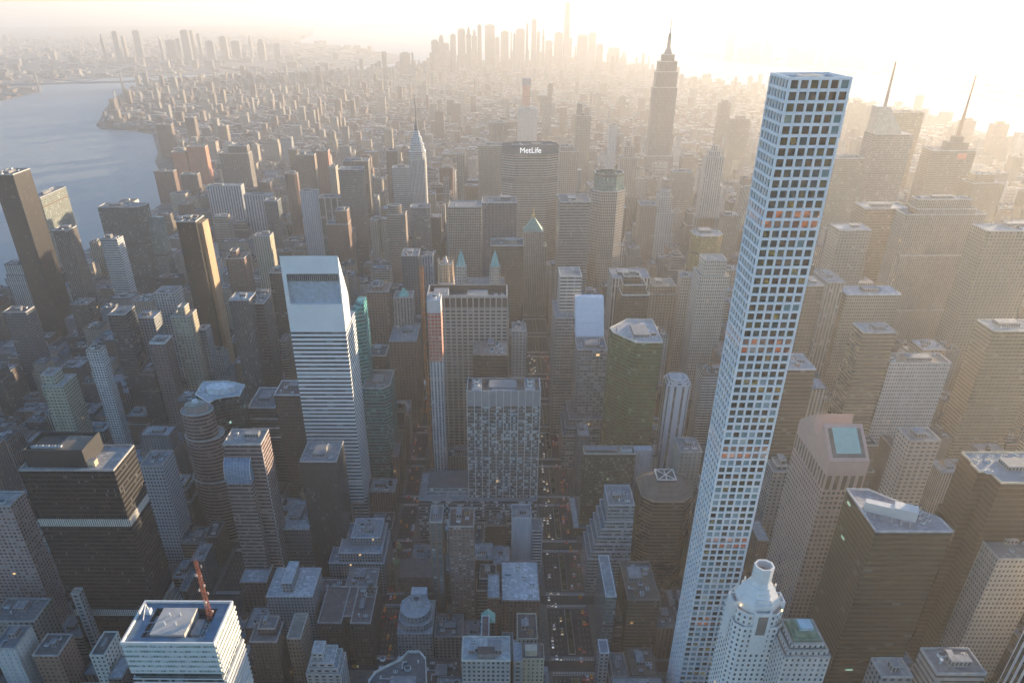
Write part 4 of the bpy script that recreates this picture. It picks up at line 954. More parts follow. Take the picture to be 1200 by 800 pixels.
def green_lex():
    wall = fac((.08, .20, .20), (.01, .07, .075), (.03, .19, .19), 1.0, .55, sp=(.05, .27, .27), lit=0.0014, blind=.1)
    lo = at_z(425, 455, 95); Y = 600.0
    x0, x1 = at_y(425, 455, Y).x, at_y(456, 455, Y).x; H = at_y(440, 455, Y).z; 
    p = [(x0, Y), (x1 - 6, Y), (x1, Y + 8), (x1, Y + 46), (x0, Y + 46)]
    r = tower('teal_glass_tower', 'teal banded glass tower with tall sliced fin behind the silver striped tower', 'tower', [(p, 0, H)], wall, (.2, .2, .2), trim=plain((.4, .45, .45), .5), bay=2, flo=3.9, short='teal banded tower', clear=(424, 458, 420, 560), n=2)
    xa, xb = at_y(417, 358, Y + 24).x, at_y(426, 358, Y + 24).x; zt = zat(424, 356, Y + 24)
    b = MB(); b.walls([(xa - 14, Y + 12), (xb, Y + 24), (xb, Y + 46), (xa - 14, Y + 46)], 0, zt - 22, 2, 3.9, 0, vref=zt)
    b.prism([(xa - 14, Y + 12), (xb, Y + 24), (xb, Y + 46), (xa - 14, Y + 46)], zt - 22, zt, poly1=[(xa - 1, Y + 34), (xb, Y + 26), (xb, Y + 46), (xa - 1, Y + 46)], bay=2, flo=3.9); b.build('sliced_fin', wall, r)
green_lex()
# ---- along the wide avenue, east side
def lattice_block():
    Y = 495.0; x0, x1 = at_y(547, 457.6, Y).x, at_y(633.6, 457.6, Y).x; H = zat(590, 457.6, Y); y1 = Y + 27
    wall = fac((.16, .175, .19), (.012, .015, .018), (.06, .075, .08), .94, .6, sp=(.17, .185, .2), blc=(.46, .52, .54), lit=0.0035, blind=.42, gr=.12)
    r = thing('lattice_office_slab', 'silver grey office slab ruled by bright vertical mullions with patchy blinds', 'office slab', ((x0 + x1) / 2, Y, 0))
    zt = H - 15
    b = MB(); b.walls(rect(x0, x1, Y, y1), 0, zt, (x1 - x0) / 30, 3.55); b.build('facade', wall, r)
    b = MB(); b.walls(rect(x0, x1, Y, y1), zt, H, 3, 15); b.build('crown', plain((.24, .255, .28), .5, .1, var=.12), r)
    sv = plain((.50, .52, .54), .35, .4, var=.06); n = 10
    for k in range(n + 1):
        x = x0 + (x1 - x0) * k / n; b = MB(); b.box(x - .38, x + .38, Y - .75, Y - .02, 0, H + .6); b.build('mullion', sv, r)
    for k in range(1, 4):
        y = Y + (y1 - Y) * k / 3; b = MB(); b.box(x1 + .02, x1 + .7, y - .8, y - .1, 0, H + .6); b.build('mullion', sv, r)
    b = MB(); b.cap(rect(x0, x1, Y, y1), H - 4, 0); b.walls(rect(x0 + .6, x1 - .6, Y + .6, y1 - .6)[::-1], H - 4, H, m=0); o_, i_ = rect(x0, x1, Y, y1), inset(rect(x0, x1, Y, y1), .6)
    for j in range(4): l = (j + 1) % 4; b.face([(*o_[j], H), (*o_[l], H), (*i_[l], H), (*i_[j], H)], m=1)
    b.build('roof', [roofm((.16, .15, .15)), sv], r)
    for fx in (.13, .86): pent(r, x0 + (x1 - x0) * fx - 4.5, x0 + (x1 - x0) * fx + 4.5, Y + 4, y1 - 4, H - 4, 4.6, PALE); place(FAN, 'cooling_fan', r, x0 + (x1 - x0) * fx, Y + 9, H + .6); place(FAN, 'cooling_fan', r, x0 + (x1 - x0) * fx, Y + 17, H + .6)
    pent(r, x0 + (x1 - x0) * .3, x0 + (x1 - x0) * .68, Y + 8, y1 - 3, H - 4, 3.6, GREY); pent(r, x0 + (x1 - x0) * .34, x0 + (x1 - x0) * .66, Y + 3.5, Y + 7, H - 4, 2.6, PALE)
    # lower wings
    xw = at_y(491, 585, Y - 0).x
    b = MB(); zl = zat(520, 583, Y - 1); b.walls(rect(xw, x1 - .1, Y - 6, Y - .1), 0, zl, (x1 - x0) / 30, 3.55); b.walls(rect(xw, x0 - .1, Y - .1, y1 + 18), 0, zl - .02, 3.3, 3.55); b.build('wing', wall, r)
    b = MB(); b.cap(rect(xw, x1 - .1, Y - 6, Y - .1), zl); b.cap(rect(xw, x0 - .1, Y - .1, y1 + 18), zl - .02); b.build('wing_roof', roofm((.3, .32, .34)), r)
    zr2 = zl + 8; b = MB(); b.walls(rect(xw + 8, x0 - 1, Y + 4, y1 + 10), zl, zr2, 3, 4); b.cap(rect(xw + 8, x0 - 1, Y + 4, y1 + 10), zr2, 1); b.build('upper_wing', [curtain((.3, .34, .36), (.1, .14, .16), (.25, .3, .32)), roofm((.10, .12, .14))], r)
    FOOT.append((xw, x1, Y - 6, y1 + 18)); HEROES.append(dict(short='silver lattice slab', box=(x0, x1, Y, y1), H=H, root=r, clear=(490, 634, 440, 597), tiers=[(rect(x0, x1, Y, y1), 0, H), (rect(xw, x0, Y - 6, y1 + 18), 0, zr2)]))
lattice_block()
def big_slab():
    Y = 658.0; x0, x1 = at_y(500, 346, Y).x, at_y(595, 346, Y).x; H = zat(560, 346, Y); y1 = Y + 36
    wall = fac((.36, .335, .31), (.025, .022, .022), (.07, .065, .06), .72, .55, sp=(.36, .335, .31), lit=0.0021, blind=.06)
    tall = fac((.38, .355, .33), (.06, .05, .045), (.10, .085, .075), .8, .86, lit=0, blind=0)
    r = thing('big_grid_slab', 'broad concrete grid slab with deep dark windows and open roof frame', 'office slab', ((x0 + x1) / 2, Y, 0))
    b = MB(); b.walls(rect(x0, x1, Y, y1), 0, H - 14, 6.2, 3.9, 0, vref=H); b.walls(rect(x0, x1, Y, y1), H - 14, H - 2, 6.2, 12, 1); b.walls(rect(x0, x1, Y, y1), H - 2, H, m=2); b.build('facade', [wall, tall, plain((.38, .355, .33), .7)], r)
    b = MB(); b.cap(rect(x0, x1, Y, y1), H - 7); i_ = inset(rect(x0, x1, Y, y1), 1.2); b.walls(i_[::-1], H - 7, H); b.build('roof', roofm((.09, .075, .07)), r)
    b = MB(); o_ = rect(x0, x1, Y, y1)
    for j in range(4): l = (j + 1) % 4; b.face([(*o_[j], H), (*o_[l], H), (*i_[l], H), (*i_[j], H)])
    b.build('parapet', plain((.42, .40, .37), .7), r)
    pent(r, x0 + 6, x0 + 22, Y + 8, y1 - 8, H - 7, 6, PALE); pent(r, x0 + 42, x0 + 64, Y + 8, y1 - 10, H - 7, 4.5, GREY)
    for k in range(5): place(FAN, 'cooling_fan', r, x0 + 28 + k * 2.2, Y + 10 + (k % 2) * 6, H - 7, 0, .9)
    for k in range(4): place(UNIT, 'cooling_unit', r, x0 + 69 + k * 3.6, Y + 10 + (k % 2) * 8, H - 7, 1.57, 1.4)
    FOOT.append((x0, x1, Y, y1)); HEROES.append(dict(short='broad concrete grid slab', box=(x0, x1, Y, y1), H=H, root=r, clear=(498, 596, 330, 520), tiers=[(rect(x0, x1, Y, y1), 0, H)]))
big_slab()
def wrapped_tower():
    Y = 578.0; x0, x1 = at_y(500, 352, Y).x, at_y(515.5, 352, Y).x; H = zat(508, 352, Y); y1 = Y + 19; x1 = max(x1, x0 + 13)
    r = thing('unfinished_slender_tower', 'slender unfinished tower, red wrapped high up, pale glazing strips below', 'tower', ((x0 + x1) / 2, Y, 0))
    z1, z2 = zat(508, 367, Y), zat(508, 424, Y)
    gl = fac((.5, .52, .54), (.04, .06, .08), (.14, .18, .22), .5, .9, lit=0); rd = fac((.36, .28, .25), (.30, .06, .04), (.36, .12, .08), .8, .7, lit=0, blind=.1, gr=.8)
    b = MB(); b.walls(rect(x0, x1, Y, y1), 0, z2, 3.2, 3.6, 0, vref=H); b.build('facade', gl, r)
    b = MB(); b.walls(rect(x0, x1, Y, y1), z2, z1, 3.2, 3.6, 0, vref=H); b.build('safety_netting', rd, r)
    b = MB(); b.walls(rect(x0, x1, Y, y1), z1, H); b.cap(rect(x0, x1, Y, y1), H - .5); b.build('crown', plain((.42, .43, .45), .6, var=.08), r)
    place(FAN, 'cooling_fan', r, (x0 + x1) / 2, Y + 8, H - .5); pent(r, x0 + 1, x1 - 2, Y + 11, y1 - 1, H - .5, 3, PALE)
    FOOT.append((x0, x1, Y, y1)); HEROES.append(dict(short='slender unfinished tower', box=(x0, x1, Y, y1), H=H, root=r, clear=(490, 527, 335, 550), tiers=[(rect(x0, x1, Y, y1), 0, H)]))
    cx, cy = x0 - 4.2, Y + 9; t = thing('hoist_mast', 'orange construction hoist mast bolted beside the slender unfinished tower', 'hoist', (cx, cy, 0)); om = plain((.42, .17, .05), .7)
    zt = zat(492, 312, cy); b = MB(); h = 1.2
    for sx in (-1, 1):
        for sy in (-1, 1): b.bar((cx + sx * h, cy + sy * h, 0), (cx + sx * h, cy + sy * h, zt), .35, 4)
    for i in range(int(zt / 4)):
        sgn = 1 if i % 2 else -1
        b.bar((cx - h * sgn, cy - h, i * 4), (cx + h * sgn, cy - h, i * 4 + 4), .28, 3); b.bar((cx + h, cy - h * sgn, i * 4), (cx + h, cy + h * sgn, i * 4 + 4), .28, 3)
    b.build('lattice', om, t)
    for k in range(6):
        z = 30 + k * 34; b = MB(); b.box(cx - 2.2, cx + 4.0, cy - .5, cy + .5, z, z + .8); b.build('tie_bracket', om, t)
    b = MB(); b.box(cx - 3.4, cx - 1.3, cy - 1.5, cy + 1.5, zat(497, 450, cy), zat(497, 450, cy) + 4); b.build('hoist_cage', PALE, t)
wrapped_tower()
B('bronze avenue tower', 'dark bronze tower with cluttered tan roof above the silver lattice slab', 563, 595, 416, 600, 38, DKBR, roof=(.32, .28, .24), bay=1.5, flo=3.8, n=9, trim=plain((.3, .24, .2), .7), cf=.25, tiers=lambda x0, x1, y0, y1, H: [(rect(x0 - 8, x0, y0 + 5, y1), 0, H - 1.5), (rect(x0, x1, y0, y1), 0, H)])
B('small grey slab', 'narrow plain grey slab beside the bronze tower on the wide avenue', 600, 617, 388, 660, 26, fac((.30, .275, .26), (.06, .055, .05), (.12, .11, .1), .4, .45), roof=(.32, .3, .29), cf=.3)
B('tan cellular tower', 'tan gridded office tower with rounded white plant house on top', 525, 564.5, 243, 1056, 44, fac((.33, .275, .225), (.04, .035, .035), (.09, .08, .075), .62, .6, lit=0.0014), roof=(.3, .3, .3), bay=2.6, flo=3.9, ph=False, n=2, cf=.5)
B('black pinstripe slab', 'black slab with silver pinstripes and pale roof frame before the lettered slab', 564.7, 605.6, 237.5, 975, 36, fac((.17, .175, .19), (.02, .022, .03), (.05, .055, .07), .62, .8, sp=(.06, .062, .07), lit=0.001), roof=(.14, .14, .14), trim=plain((.5, .49, .48), .6), bay=1.9, flo=3.9, n=6)
B('dark brown slab', 'dark brown slab with trough-like pale roof edge between hotel cupolas and pyramid roof', 575, 613.5, 288, 894, 36, fac((.085, .06, .05), (.03, .025, .022), (.06, .05, .045), .7, .6), roof=(.15, .13, .12), trim=plain((.42, .42, .40), .6), bay=1.8, flo=3.8, cf=.4)
B('grey brown slab', 'plain grey brown slab tucked beside the wide lettered slab', 560.5, 588.5, 171, 1600, 40, fac((.22, .195, .175), (.08, .075, .07), (.13, .12, .11), .55, .5, lit=0), roof=(.25, .24, .22), bay=2.6, cf=.4, n=2)
B('mansard topped tower', 'brownish stone tower with stepped shoulders just past the wide lettered slab', 656, 678, 178, 1470, 40, fac((.30, .25, .215), (.09, .08, .07), (.15, .13, .12), .45, .5, lit=0.001), roof=(.25, .23, .21), cf=.4, tiers=lambda x0, x1, y0, y1, H: [(rect(x0, x1, y0, y1), 0, H), (rect(x0 + 2, x1 - 9, y0 + 3, y1 - 4), H, H + 8)])
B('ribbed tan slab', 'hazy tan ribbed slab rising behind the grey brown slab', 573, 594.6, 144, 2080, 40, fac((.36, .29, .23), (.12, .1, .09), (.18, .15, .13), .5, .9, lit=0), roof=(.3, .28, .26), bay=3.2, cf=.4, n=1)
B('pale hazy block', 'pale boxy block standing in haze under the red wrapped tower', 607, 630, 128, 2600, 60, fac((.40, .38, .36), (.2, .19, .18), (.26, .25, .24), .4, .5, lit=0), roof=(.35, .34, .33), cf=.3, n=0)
def red_wrap():
    Y = 3060.0; a, c = at_y(612.5, 100, Y), at_y(621.5, 100, Y); H = zat(617, 92, Y); x0, x1 = a.x, c.x; z1 = zat(617, 100, Y)
    r = thing('red_wrapped_tower', 'tower under construction, red walls and dark blue wrapped top', 'tower', ((x0 + x1) / 2, Y, 0))
    b = MB(); b.walls(rect(x0, x1, Y, Y + 24), 0, z1, 4, 4); b.build('facade', fac((.42, .16, .12), (.35, .13, .1), (.4, .2, .16), .6, .5, lit=0, gr=.7), r)
    b = MB(); b.prism(rect(x0 - 2, x1 + 2, Y - 2, Y + 26), z1, H); b.build('wrapped_top', plain((.08, .11, .2), .7), r)
    b = MB(); b.bar(((x0 + x1) / 2, Y + 10, H), ((x0 + x1) / 2, Y + 10, zat(617, 84, Y)), 2.0, 5, 1); b.bar(((x0 + x1) / 2, Y + 10, H + 20), ((x0 + x1) / 2 - 22, Y + 10, zat(611, 79, Y)), 1.2, 4, .7); b.build('tower_crane', plain((.3, .3, .33), .6), r)
    HEROES.append(dict(short='red wrapped tower', box=(x0, x1, Y, Y + 24), H=H, root=r, clear=(608, 626, 80, 126), tiers=[(rect(x0, x1, Y, Y + 24), 0, H)]))
red_wrap()
def flared():
    Y = 2980.0; P = lambda x, y: at_y(x, y, Y)
    x0, x1 = P(635, 150).x, P(647, 112).x; H = P(640, 112).z; xt = P(629, 112).x
    r = thing('flared_tower', 'dark glass tower flaring outward toward its top, one edge gleaming gold', 'tower', ((x0 + x1) / 2, Y, 0))
    b = MB(); zb = P(635, 130).z; b.walls(rect(x0, x1, Y, Y + 26), 0, zb, 3, 4); b.walls(rect(x0, x1, Y, Y + 26), zb, H, 3, 4, poly1=rect(xt, x1, Y, Y + 26)); b.cap(rect(xt, x1, Y, Y + 26), H); b.build('facade', fac((.2, .19, .18), (.08, .08, .08), (.14, .13, .12), .9, .6, lit=0), r)
    xa, xb = P(642.5, 100).x, P(648, 100).x; b = MB(); b.prism(rect(xa, xb, Y + 2, Y + 22), H, P(645, 98).z); b.build('upper_shaft', fac((.2, .2, .17), (.08, .08, .07), (.14, .13, .12), .9, .6, lit=0), r)
    HEROES.append(dict(short='flared dark tower', box=(x0, x1, Y, Y + 26), H=H, root=r, clear=(628, 650, 96, 150), tiers=[(rect(x0, x1, Y, Y + 26), 0, H)]))
flared()
B('twin-peaked tower', 'brown hazy tower with two uneven peaks beyond the lettered slab', 676, 693, 136, 1900, 34, fac((.29, .235, .19), (.1, .09, .08), (.15, .13, .11), .45, .55, lit=0), cf=.35, n=0, ph=False, tiers=lambda x0, x1, y0, y1, H: [(rect(x0, x1, y0, y1), 0, H), (rect(x0 + 1, x0 + 12, y0 + 4, y1 - 6), H, zat(680, 122, 1900)), (rect(x1 - 15, x1 - 4, y0 + 4, y1 - 6), H, zat(688, 127, 1900))])
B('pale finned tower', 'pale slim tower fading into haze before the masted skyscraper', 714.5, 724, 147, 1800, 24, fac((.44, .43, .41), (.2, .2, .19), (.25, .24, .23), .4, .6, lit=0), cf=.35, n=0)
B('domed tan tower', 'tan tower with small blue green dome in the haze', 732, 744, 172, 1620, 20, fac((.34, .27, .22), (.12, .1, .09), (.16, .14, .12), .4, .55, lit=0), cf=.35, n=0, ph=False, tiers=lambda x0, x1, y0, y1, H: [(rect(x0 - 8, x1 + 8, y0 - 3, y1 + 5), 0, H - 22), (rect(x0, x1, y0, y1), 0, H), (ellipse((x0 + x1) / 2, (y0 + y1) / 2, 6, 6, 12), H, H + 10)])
def glass_crown():
    Y = 1060.0; P = lambda x, y: at_y(x, y, Y)
    x0, x1, H, zb, xb0, xb1 = P(699.5, 202).x, P(733.6, 202).x, P(716, 205).z, P(716, 225).z, P(696, 226).x, P(736, 226).x; cx = (x0 + x1) / 2
    wall = fac((.33, .28, .245), (.03, .032, .034), (.07, .07, .07), .6, .6, lit=0.0014)
    rr = (xb1 - xb0) / 2
    r = tower('glass_crowned_tower', 'eight-sided pinkish stone tower with green glass crown and shining rim', 'skyscraper', [(chamf(cx - rr, cx + rr, Y, Y + 2 * rr, rr * .55), 0, zb)], wall, (.3, .3, .3), bay=2.8, flo=4, short='glass-crowned tower', clear=(694, 738, 200, 320), ph=False, n=0)
    b = MB(); k = (x1 - x0) / 2; p = chamf(cx - k, cx + k, Y + rr - k, Y + rr + k, k * .58); b.walls(p, zb - .3, H, 2, 5); b.walls(inset(p, 1)[::-1], H - 6, H); b.cap(inset(p, 1), H - 6); b.build('glass_crown', fac((.12, .2, .19), (.05, .12, .12), (.14, .24, .23), .85, .9, lit=0, gr=.15), r)
    b = MB(); q = inset(p, 1.2)
    for j in range(8): l = (j + 1) % 8; b.face([(*p[j], H + .02), (*p[l], H + .02), (*q[l], H + .02), (*q[j], H + .02)])
    b.build('rim', plain((.6, .55, .5), .4), r)
glass_crown()
B('dark banded slab', 'dark slab with silvery bands and grey roof beside the wide avenue', 656.6, 692.5, 237, 975, 52, fac((.22, .225, .22), (.035, .038, .036), (.10, .105, .10), 1, .55, sp=(.24, .24, .23), lit=0.0014), roof=(.16, .17, .18), bay=1.8, flo=3.9, n=3, tiers=lambda x0, x1, y0, y1, H: [(rect(x0, x1, y0, y1), 0, H)])
B('white ladder tower', 'narrow tower of bright white floor bands like a ladder', 656.6, 682, 324, 734, 34, fac((.5, .48, .46), (.05, .045, .045), (.12, .11, .1), .94, .5, sp=(.5, .48, .46), lit=0.0021), roof=(.3, .3, .3), trim=plain((.5, .49, .47), .6), bay=9, flo=3.9, cf=.4, ph=False, n=2)
def visor():
    Y = 690.0; P = lambda x, y: at_y(x, y, Y); x0, x1, z0, zt = P(676, 376).x, P(709, 376).x, P(690, 376).z, P(690, 357).z; xr = P(701, 380).x
    r = tower('white_visor_tower', 'office tower under a big sloping white roof visor with brown recess', 'office tower', [(rect(x0, xr, Y, Y + 34), 0, z0 - 19)], fac((.12, .08, .06), (.035, .03, .028), (.07, .06, .055), .85, .7), (.3, .3, .3), short='white-visored tower', clear=(675, 710, 354, 402), ph=False, n=0)
    wm = plain((.60, .62, .66), .5, var=.05); b = MB(); b.walls(rect(xr + .03, x1, Y - 1, Y + 34), 0, z0 - 19); b.build('corner_pier', wm, r)
    b = MB(); b.walls(rect(x0 - .4, x1, Y - 1, Y + 34), z0 - 19, z0 - 17, poly1=rect(x0 - .4, x1, Y - 1, Y + 34)); b.walls(rect(x0 - .4, x1, Y - 1, Y + 34), z0 - 17, zt, poly1=rect(x0 - .4, x1, Y + 24, Y + 34)); b.cap(rect(x0 - .4, x1, Y + 24, Y + 34), zt); b.build('visor', wm, r)
    for k in range(5):
        f = (k + 1) / 6; y = Y - 1 + 25 * f; z = z0 - 17 + (zt - z0 + 17) * f; b = MB(); b.bar((x0 - .3, y, z + .1), (x1, y, z + .1), .18, 4); b.build('roof_rib', PALE, r)
visor()
B('glassy stepped block', 'grey glass block with terraces stepping down to the wide avenue', 677, 712, 410, 653, 36, fac((.26, .265, .27), (.05, .06, .065), (.16, .18, .19), .85, .62, lit=0.0021, blind=.25), roof=(.24, .24, .25), trim=plain((.4, .41, .42), .6), n=6, cf=.6, tiers=lambda x0, x1, y0, y1, H: [(rect(x0 - 13, x1, y0 - 22, y1), 0, 42), (rect(x0 - 10, x1, y0 - 18, y1), 42, 50), (rect(x0 - 6, x1, y0 - 12, y1), 50, 58), (rect(x0, x1, y0, y1), 0, H)])
B('grey avenue slab', 'grey office slab with white framed end facing the wide avenue', 651, 674, 373, 710, 60, fac((.30, .295, .29), (.05, .05, .05), (.12, .12, .12), .9, .5, lit=0.0021), roof=(.4, .41, .42), cf=.5, n=3)
def green_chamfer():
    H = 178.0; P = [at_z(*q, H) for q in ((714.5, 384.5), (718, 389), (745, 401), (777, 401.5), (764.5, 374.5), (735, 374))]
    poly = [(p.x, p.y) for p in P]
    if sum(a[0] * c[1] - c[0] * a[1] for a, c in zip(poly, poly[1:] + poly[:1])) < 0: poly = poly[::-1]
    tower('green_glass_tower', 'green glass tower with chamfered pale roof and rooftop plant', 'skyscraper', [(poly, 0, H)], fac((.02, .07, .03), (.006, .028, .012), (.03, .10, .045), 1, .6, sp=(.024, .085, .035), spec=.12, lit=0.0028, litc=(.8, 1, .6), le=.3), (.5, .5, .5), trim=plain((.5, .48, .44), .6), bay=3, flo=3.9, short='green chamfered tower', clear=(708, 778, 372, 518), n=7)
green_chamfer()
B('white-pillared tower', 'white pillared office block with brown glass and pale roof decks', 718, 762.5, 326, 814, 40, fac((.48, .45, .41), (.05, .04, .035), (.10, .085, .075), .6, 1.0, sp=(.16, .12, .10), lit=0.001), roof=(.4, .4, .4), bay=3.8, n=5, cf=.35)
B('stepped dark bronze block', 'dark brown block with stepped white edged roof before the white pillars', 729, 761, 346, 734, 36, DKBR, roof=(.12, .1, .09), trim=plain((.45, .43, .4), .6), cf=.35, tiers=lambda x0, x1, y0, y1, H: [(rect(x0, x1, y0, y1), 0, H), (rect(x0 + 2, x1 - 3, y0 + 9, y1 - 4), H, H + 9), (rect(x0 + 3, x1 - 9, y0 + 15, y1 - 6), H + 9, H + 17)])
B('tan block with green copper', 'tan stone block with patch of green copper roof', 762, 794, 338, 830, 40, tan(0), roof=(.32, .29, .24), cf=.3, n=3, tiers=lambda x0, x1, y0, y1, H: [(rect(x0, x1, y0, y1), 0, H - 8), (rect(x0 + 4, x1, y0 + 8, y1), H - 8, H)])
B('slender tan tower', 'slender tan tower with square lit cap between stone blocks', 799, 815, 325, 814, 22, fac((.38, .325, .26), (.06, .055, .05), (.13, .12, .11), .5, .5, lit=0.0021), roof=(.4, .38, .35), bay=2.6, cf=.5)
B('blank-shouldered beige tower', 'beige tower with blank upper wall over a fine window grid', 820, 855, 324, 734, 34, fac((.42, .38, .33), (.05, .05, .048), (.12, .11, .1), .5, .5, lit=0.0014), roof=(.4, .38, .35), bay=2.4, cf=.45, ph=False, n=2, tiers=lambda x0, x1, y0, y1, H: [(rect(x0, x1, y0, y1), 0, H), (rect(x0 + 4, x1 - 4, y0 + 5, y1 - 5), H, zat(838, 305, 740))])
B('pinnacled pale tower', 'slim pale limestone tower with rounded pinnacle top beneath the masted skyscraper', 828, 849, 184, 1370, 26, fac((.40, .375, .34), (.10, .095, .09), (.16, .15, .14), .45, .7, sp=(.3, .28, .25), lit=0.0007), cf=.4, n=0, ph=False, tiers=lambda x0, x1, y0, y1, H: [(rect(x0 - 6, x1 + 6, y0, y1), 0, H * .5), (rect(x0, x1, y0, y1), 0, H), (chamf(x0 + 4, x1 - 4, y0 + 4, y1 - 4, 3), H, H + 8), (chamf(x0 + 9, x1 - 9, y0 + 8, y1 - 8, 3), H + 8, zat(840, 171, 1380))])
B('golden curved glass tower', 'rounded bronze gold glass tower with white roof ring', 815, 849, 277, 975, 40, fac((.22, .16, .06), (.16, .11, .035), (.3, .22, .08), .9, .7, lit=0.0014, gr=.12), roof=(.45, .44, .42), ch=9, cf=.4, n=4, bay=2)
B('brown cube tower', 'plain brown boxy tower in the haze beside the glass crown', 751, 770, 241, 1250, 34, fac((.26, .19, .14), (.1, .08, .065), (.15, .12, .1), .5, .5, lit=0), cf=.4, n=1)
B('grey ziggurat', 'pale grey stone ziggurat tower stepping up to a square top', 770, 792, 232, 1250, 36, fac((.36, .345, .32), (.12, .115, .11), (.17, .16, .15), .45, .55, lit=0.0007), cf=.4, n=0, ph=False, tiers=lambda x0, x1, y0, y1, H: [(rect(x0 - 4, x1 + 4, y0, y1), 0, H * .62), (rect(x0, x1, y0 + 2, y1), 0, H * .84), (rect(x0 + 4, x1 - 4, y0 + 5, y1 - 4), 0, H), (rect(x0 + 8, x1 - 8, y0 + 9, y1 - 9), H, H + 9)])
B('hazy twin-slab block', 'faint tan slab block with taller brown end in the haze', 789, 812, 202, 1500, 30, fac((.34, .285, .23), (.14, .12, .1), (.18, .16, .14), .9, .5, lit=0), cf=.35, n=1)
# ---- west of the wide avenue, near
def lever():
    Y = 507.0; P = lambda x, y: at_y(x, y, Y); x0, x1, H = P(684.6, 532).x, P(745, 532).x, P(715, 532).z
    wall = fac((.05, .07, .055), (.01, .022, .017), (.05, .085, .065), .97, .55, sp=(.03, .042, .034), lit=0.0035, litc=(.8, 1, .7), le=.25, blind=.25)
    r = tower('green_slab_office', 'slim green glass slab over a pale flat podium on the wide avenue', 'office slab', [(rect(x0 - 6, x1 + 22, Y - 6, Y + 50), 0, 9), (rect(x0, x1, Y, Y + 15.5), 0, H)], wall, (.25, .24, .22), trim=plain((.36, .37, .34), .6), bay=1.5, flo=3.7, short='slim green slab', clear=(668, 765, 515, 580), ph=False, n=0)
    pent(r, x0 + 2, x0 + 32, Y + 4, Y + 12, H - .3, 2.2, DARK); pent(r, x0 + 36, x0 + 46, Y + 5, Y + 12, H - .3, 2.6, PALE)
    b = MB(); b.box(x1 + .05, x1 + 17, Y + 6, Y + 15, 0, H + 1, bay=3); b.build('service_core', fac((.36, .39, .42), (.28, .31, .34), (.4, .42, .44), .6, 1, lit=0, gr=.6, blind=0), r)
    b = MB(); b.cap(rect(x0 - 5.4, x0 - .4, Y - 5, Y + 49), 9.1); b.build('podium_deck', plain((.5, .53, .53), .6), r)
lever()
B('white scalloped tower', 'slender white tower with domed scallop crown and dark slot windows', 783, 811.5, 448, 572, 26, fac((.52, .53, .56), (.06, .06, .07), (.14, .15, .17), .28, 1.0, sp=(.5, .51, .54), lit=0, wv=.06), roof=(.6, .62, .66), trim=plain((.58, .6, .63), .5), bay=9.0, flo=4, ph=False, n=0, cf=.65, tiers=lambda x0, x1, y0, y1, H: [(chamf(x0, x1, y0, y1, 4), 0, H - 4), (chamf(x0 + 1.5, x1 - 1.5, y0 + 1.5, y1 - 1.5, 4), H - 4, H - 1.5), (chamf(x0 + 4, x1 - 4, y0 + 4, y1 - 4, 4), H - 1.5, H)])
B('tan-fronted small tower', 'small tower with blank tan front, pale side and cluttered roof', 797.5, 823, 530, 492, 28, fac((.33, .30, .25), (.10, .10, .09), (.2, .2, .19), .3, .4, lit=0), roof=(.25, .25, .26), n=5, cf=.4)
def octagon_step():
    y0, y1 = 418.0, 466.0; P = [at_y(752, 586, y0), at_y(813, 586, y0)]; 
    xa, xb = at_y(752, 600, y0).x, at_y(812, 600, y0).x; H0 = zat(785, 588, y0); cx, cy = (xa + xb) / 2, (y0 + y1) / 2
    ft = zat(785, 560, cy - 6)
    wall = fac((.085, .052, .038), (.008, .007, .006), (.022, .018, .016), 1.0, .5, sp=(.09, .055, .04), lit=0.0014, blind=.08); rx, ry = (xb - xa) / 2, (y1 - y0) / 2
    def oc(k): return chamf(cx - rx * k, cx + rx * k, cy - ry * k, cy + ry * k, 9 * k)
    t = [(oc(1.0), 0, H0)]
    r = tower('stepped_octagon_tower', 'brown banded tower rising to chamfered pyramid top with white frame', 'skyscraper', t, wall, (.2, .15, .12), trim=plain((.24, .17, .13), .7), bay=2, flo=3.7, short='brown pyramid-topped tower', clear=(745, 815, 543, 690), ph=False, n=0)
    z = H0; dz = (ft - H0) / 5
    for k in range(4):
        b = MB(); a, c = 1 - .15 * k - .03, 1 - .15 * (k + 1); b.prism(oc(a), z - .3, z + dz, poly1=oc(c), bay=2, flo=3.7); b.build('roof_step', plain((.13, .09, .07), .65, var=.15), r); z += dz
    b = MB(); s = .36; b.walls(rect(cx - rx * s, cx + rx * s, cy - ry * s, cy + ry * s), z - .3, ft); b.cap(rect(cx - rx * s, cx + rx * s, cy - ry * s, cy + ry * s), ft - 1.2); b.build('plant_deck', plain((.09, .08, .08), .8), r)
    b = MB(); A = [Vector((cx + sx * rx * s, cy + sy * ry * s, ft)) for sx, sy in ((-1, -1), (1, -1), (1, 1), (-1, 1))]
    for i in range(4): b.bar(A[i], A[(i + 1) % 4], .6, 4)
    b.bar(A[0], A[2], .45, 4); b.bar(A[1], A[3], .45, 4); b.bar((A[0] + A[1]) / 2, (A[2] + A[3]) / 2, .4, 4); b.build('white_frame', plain((.62, .58, .52), .5), r)
octagon_step()
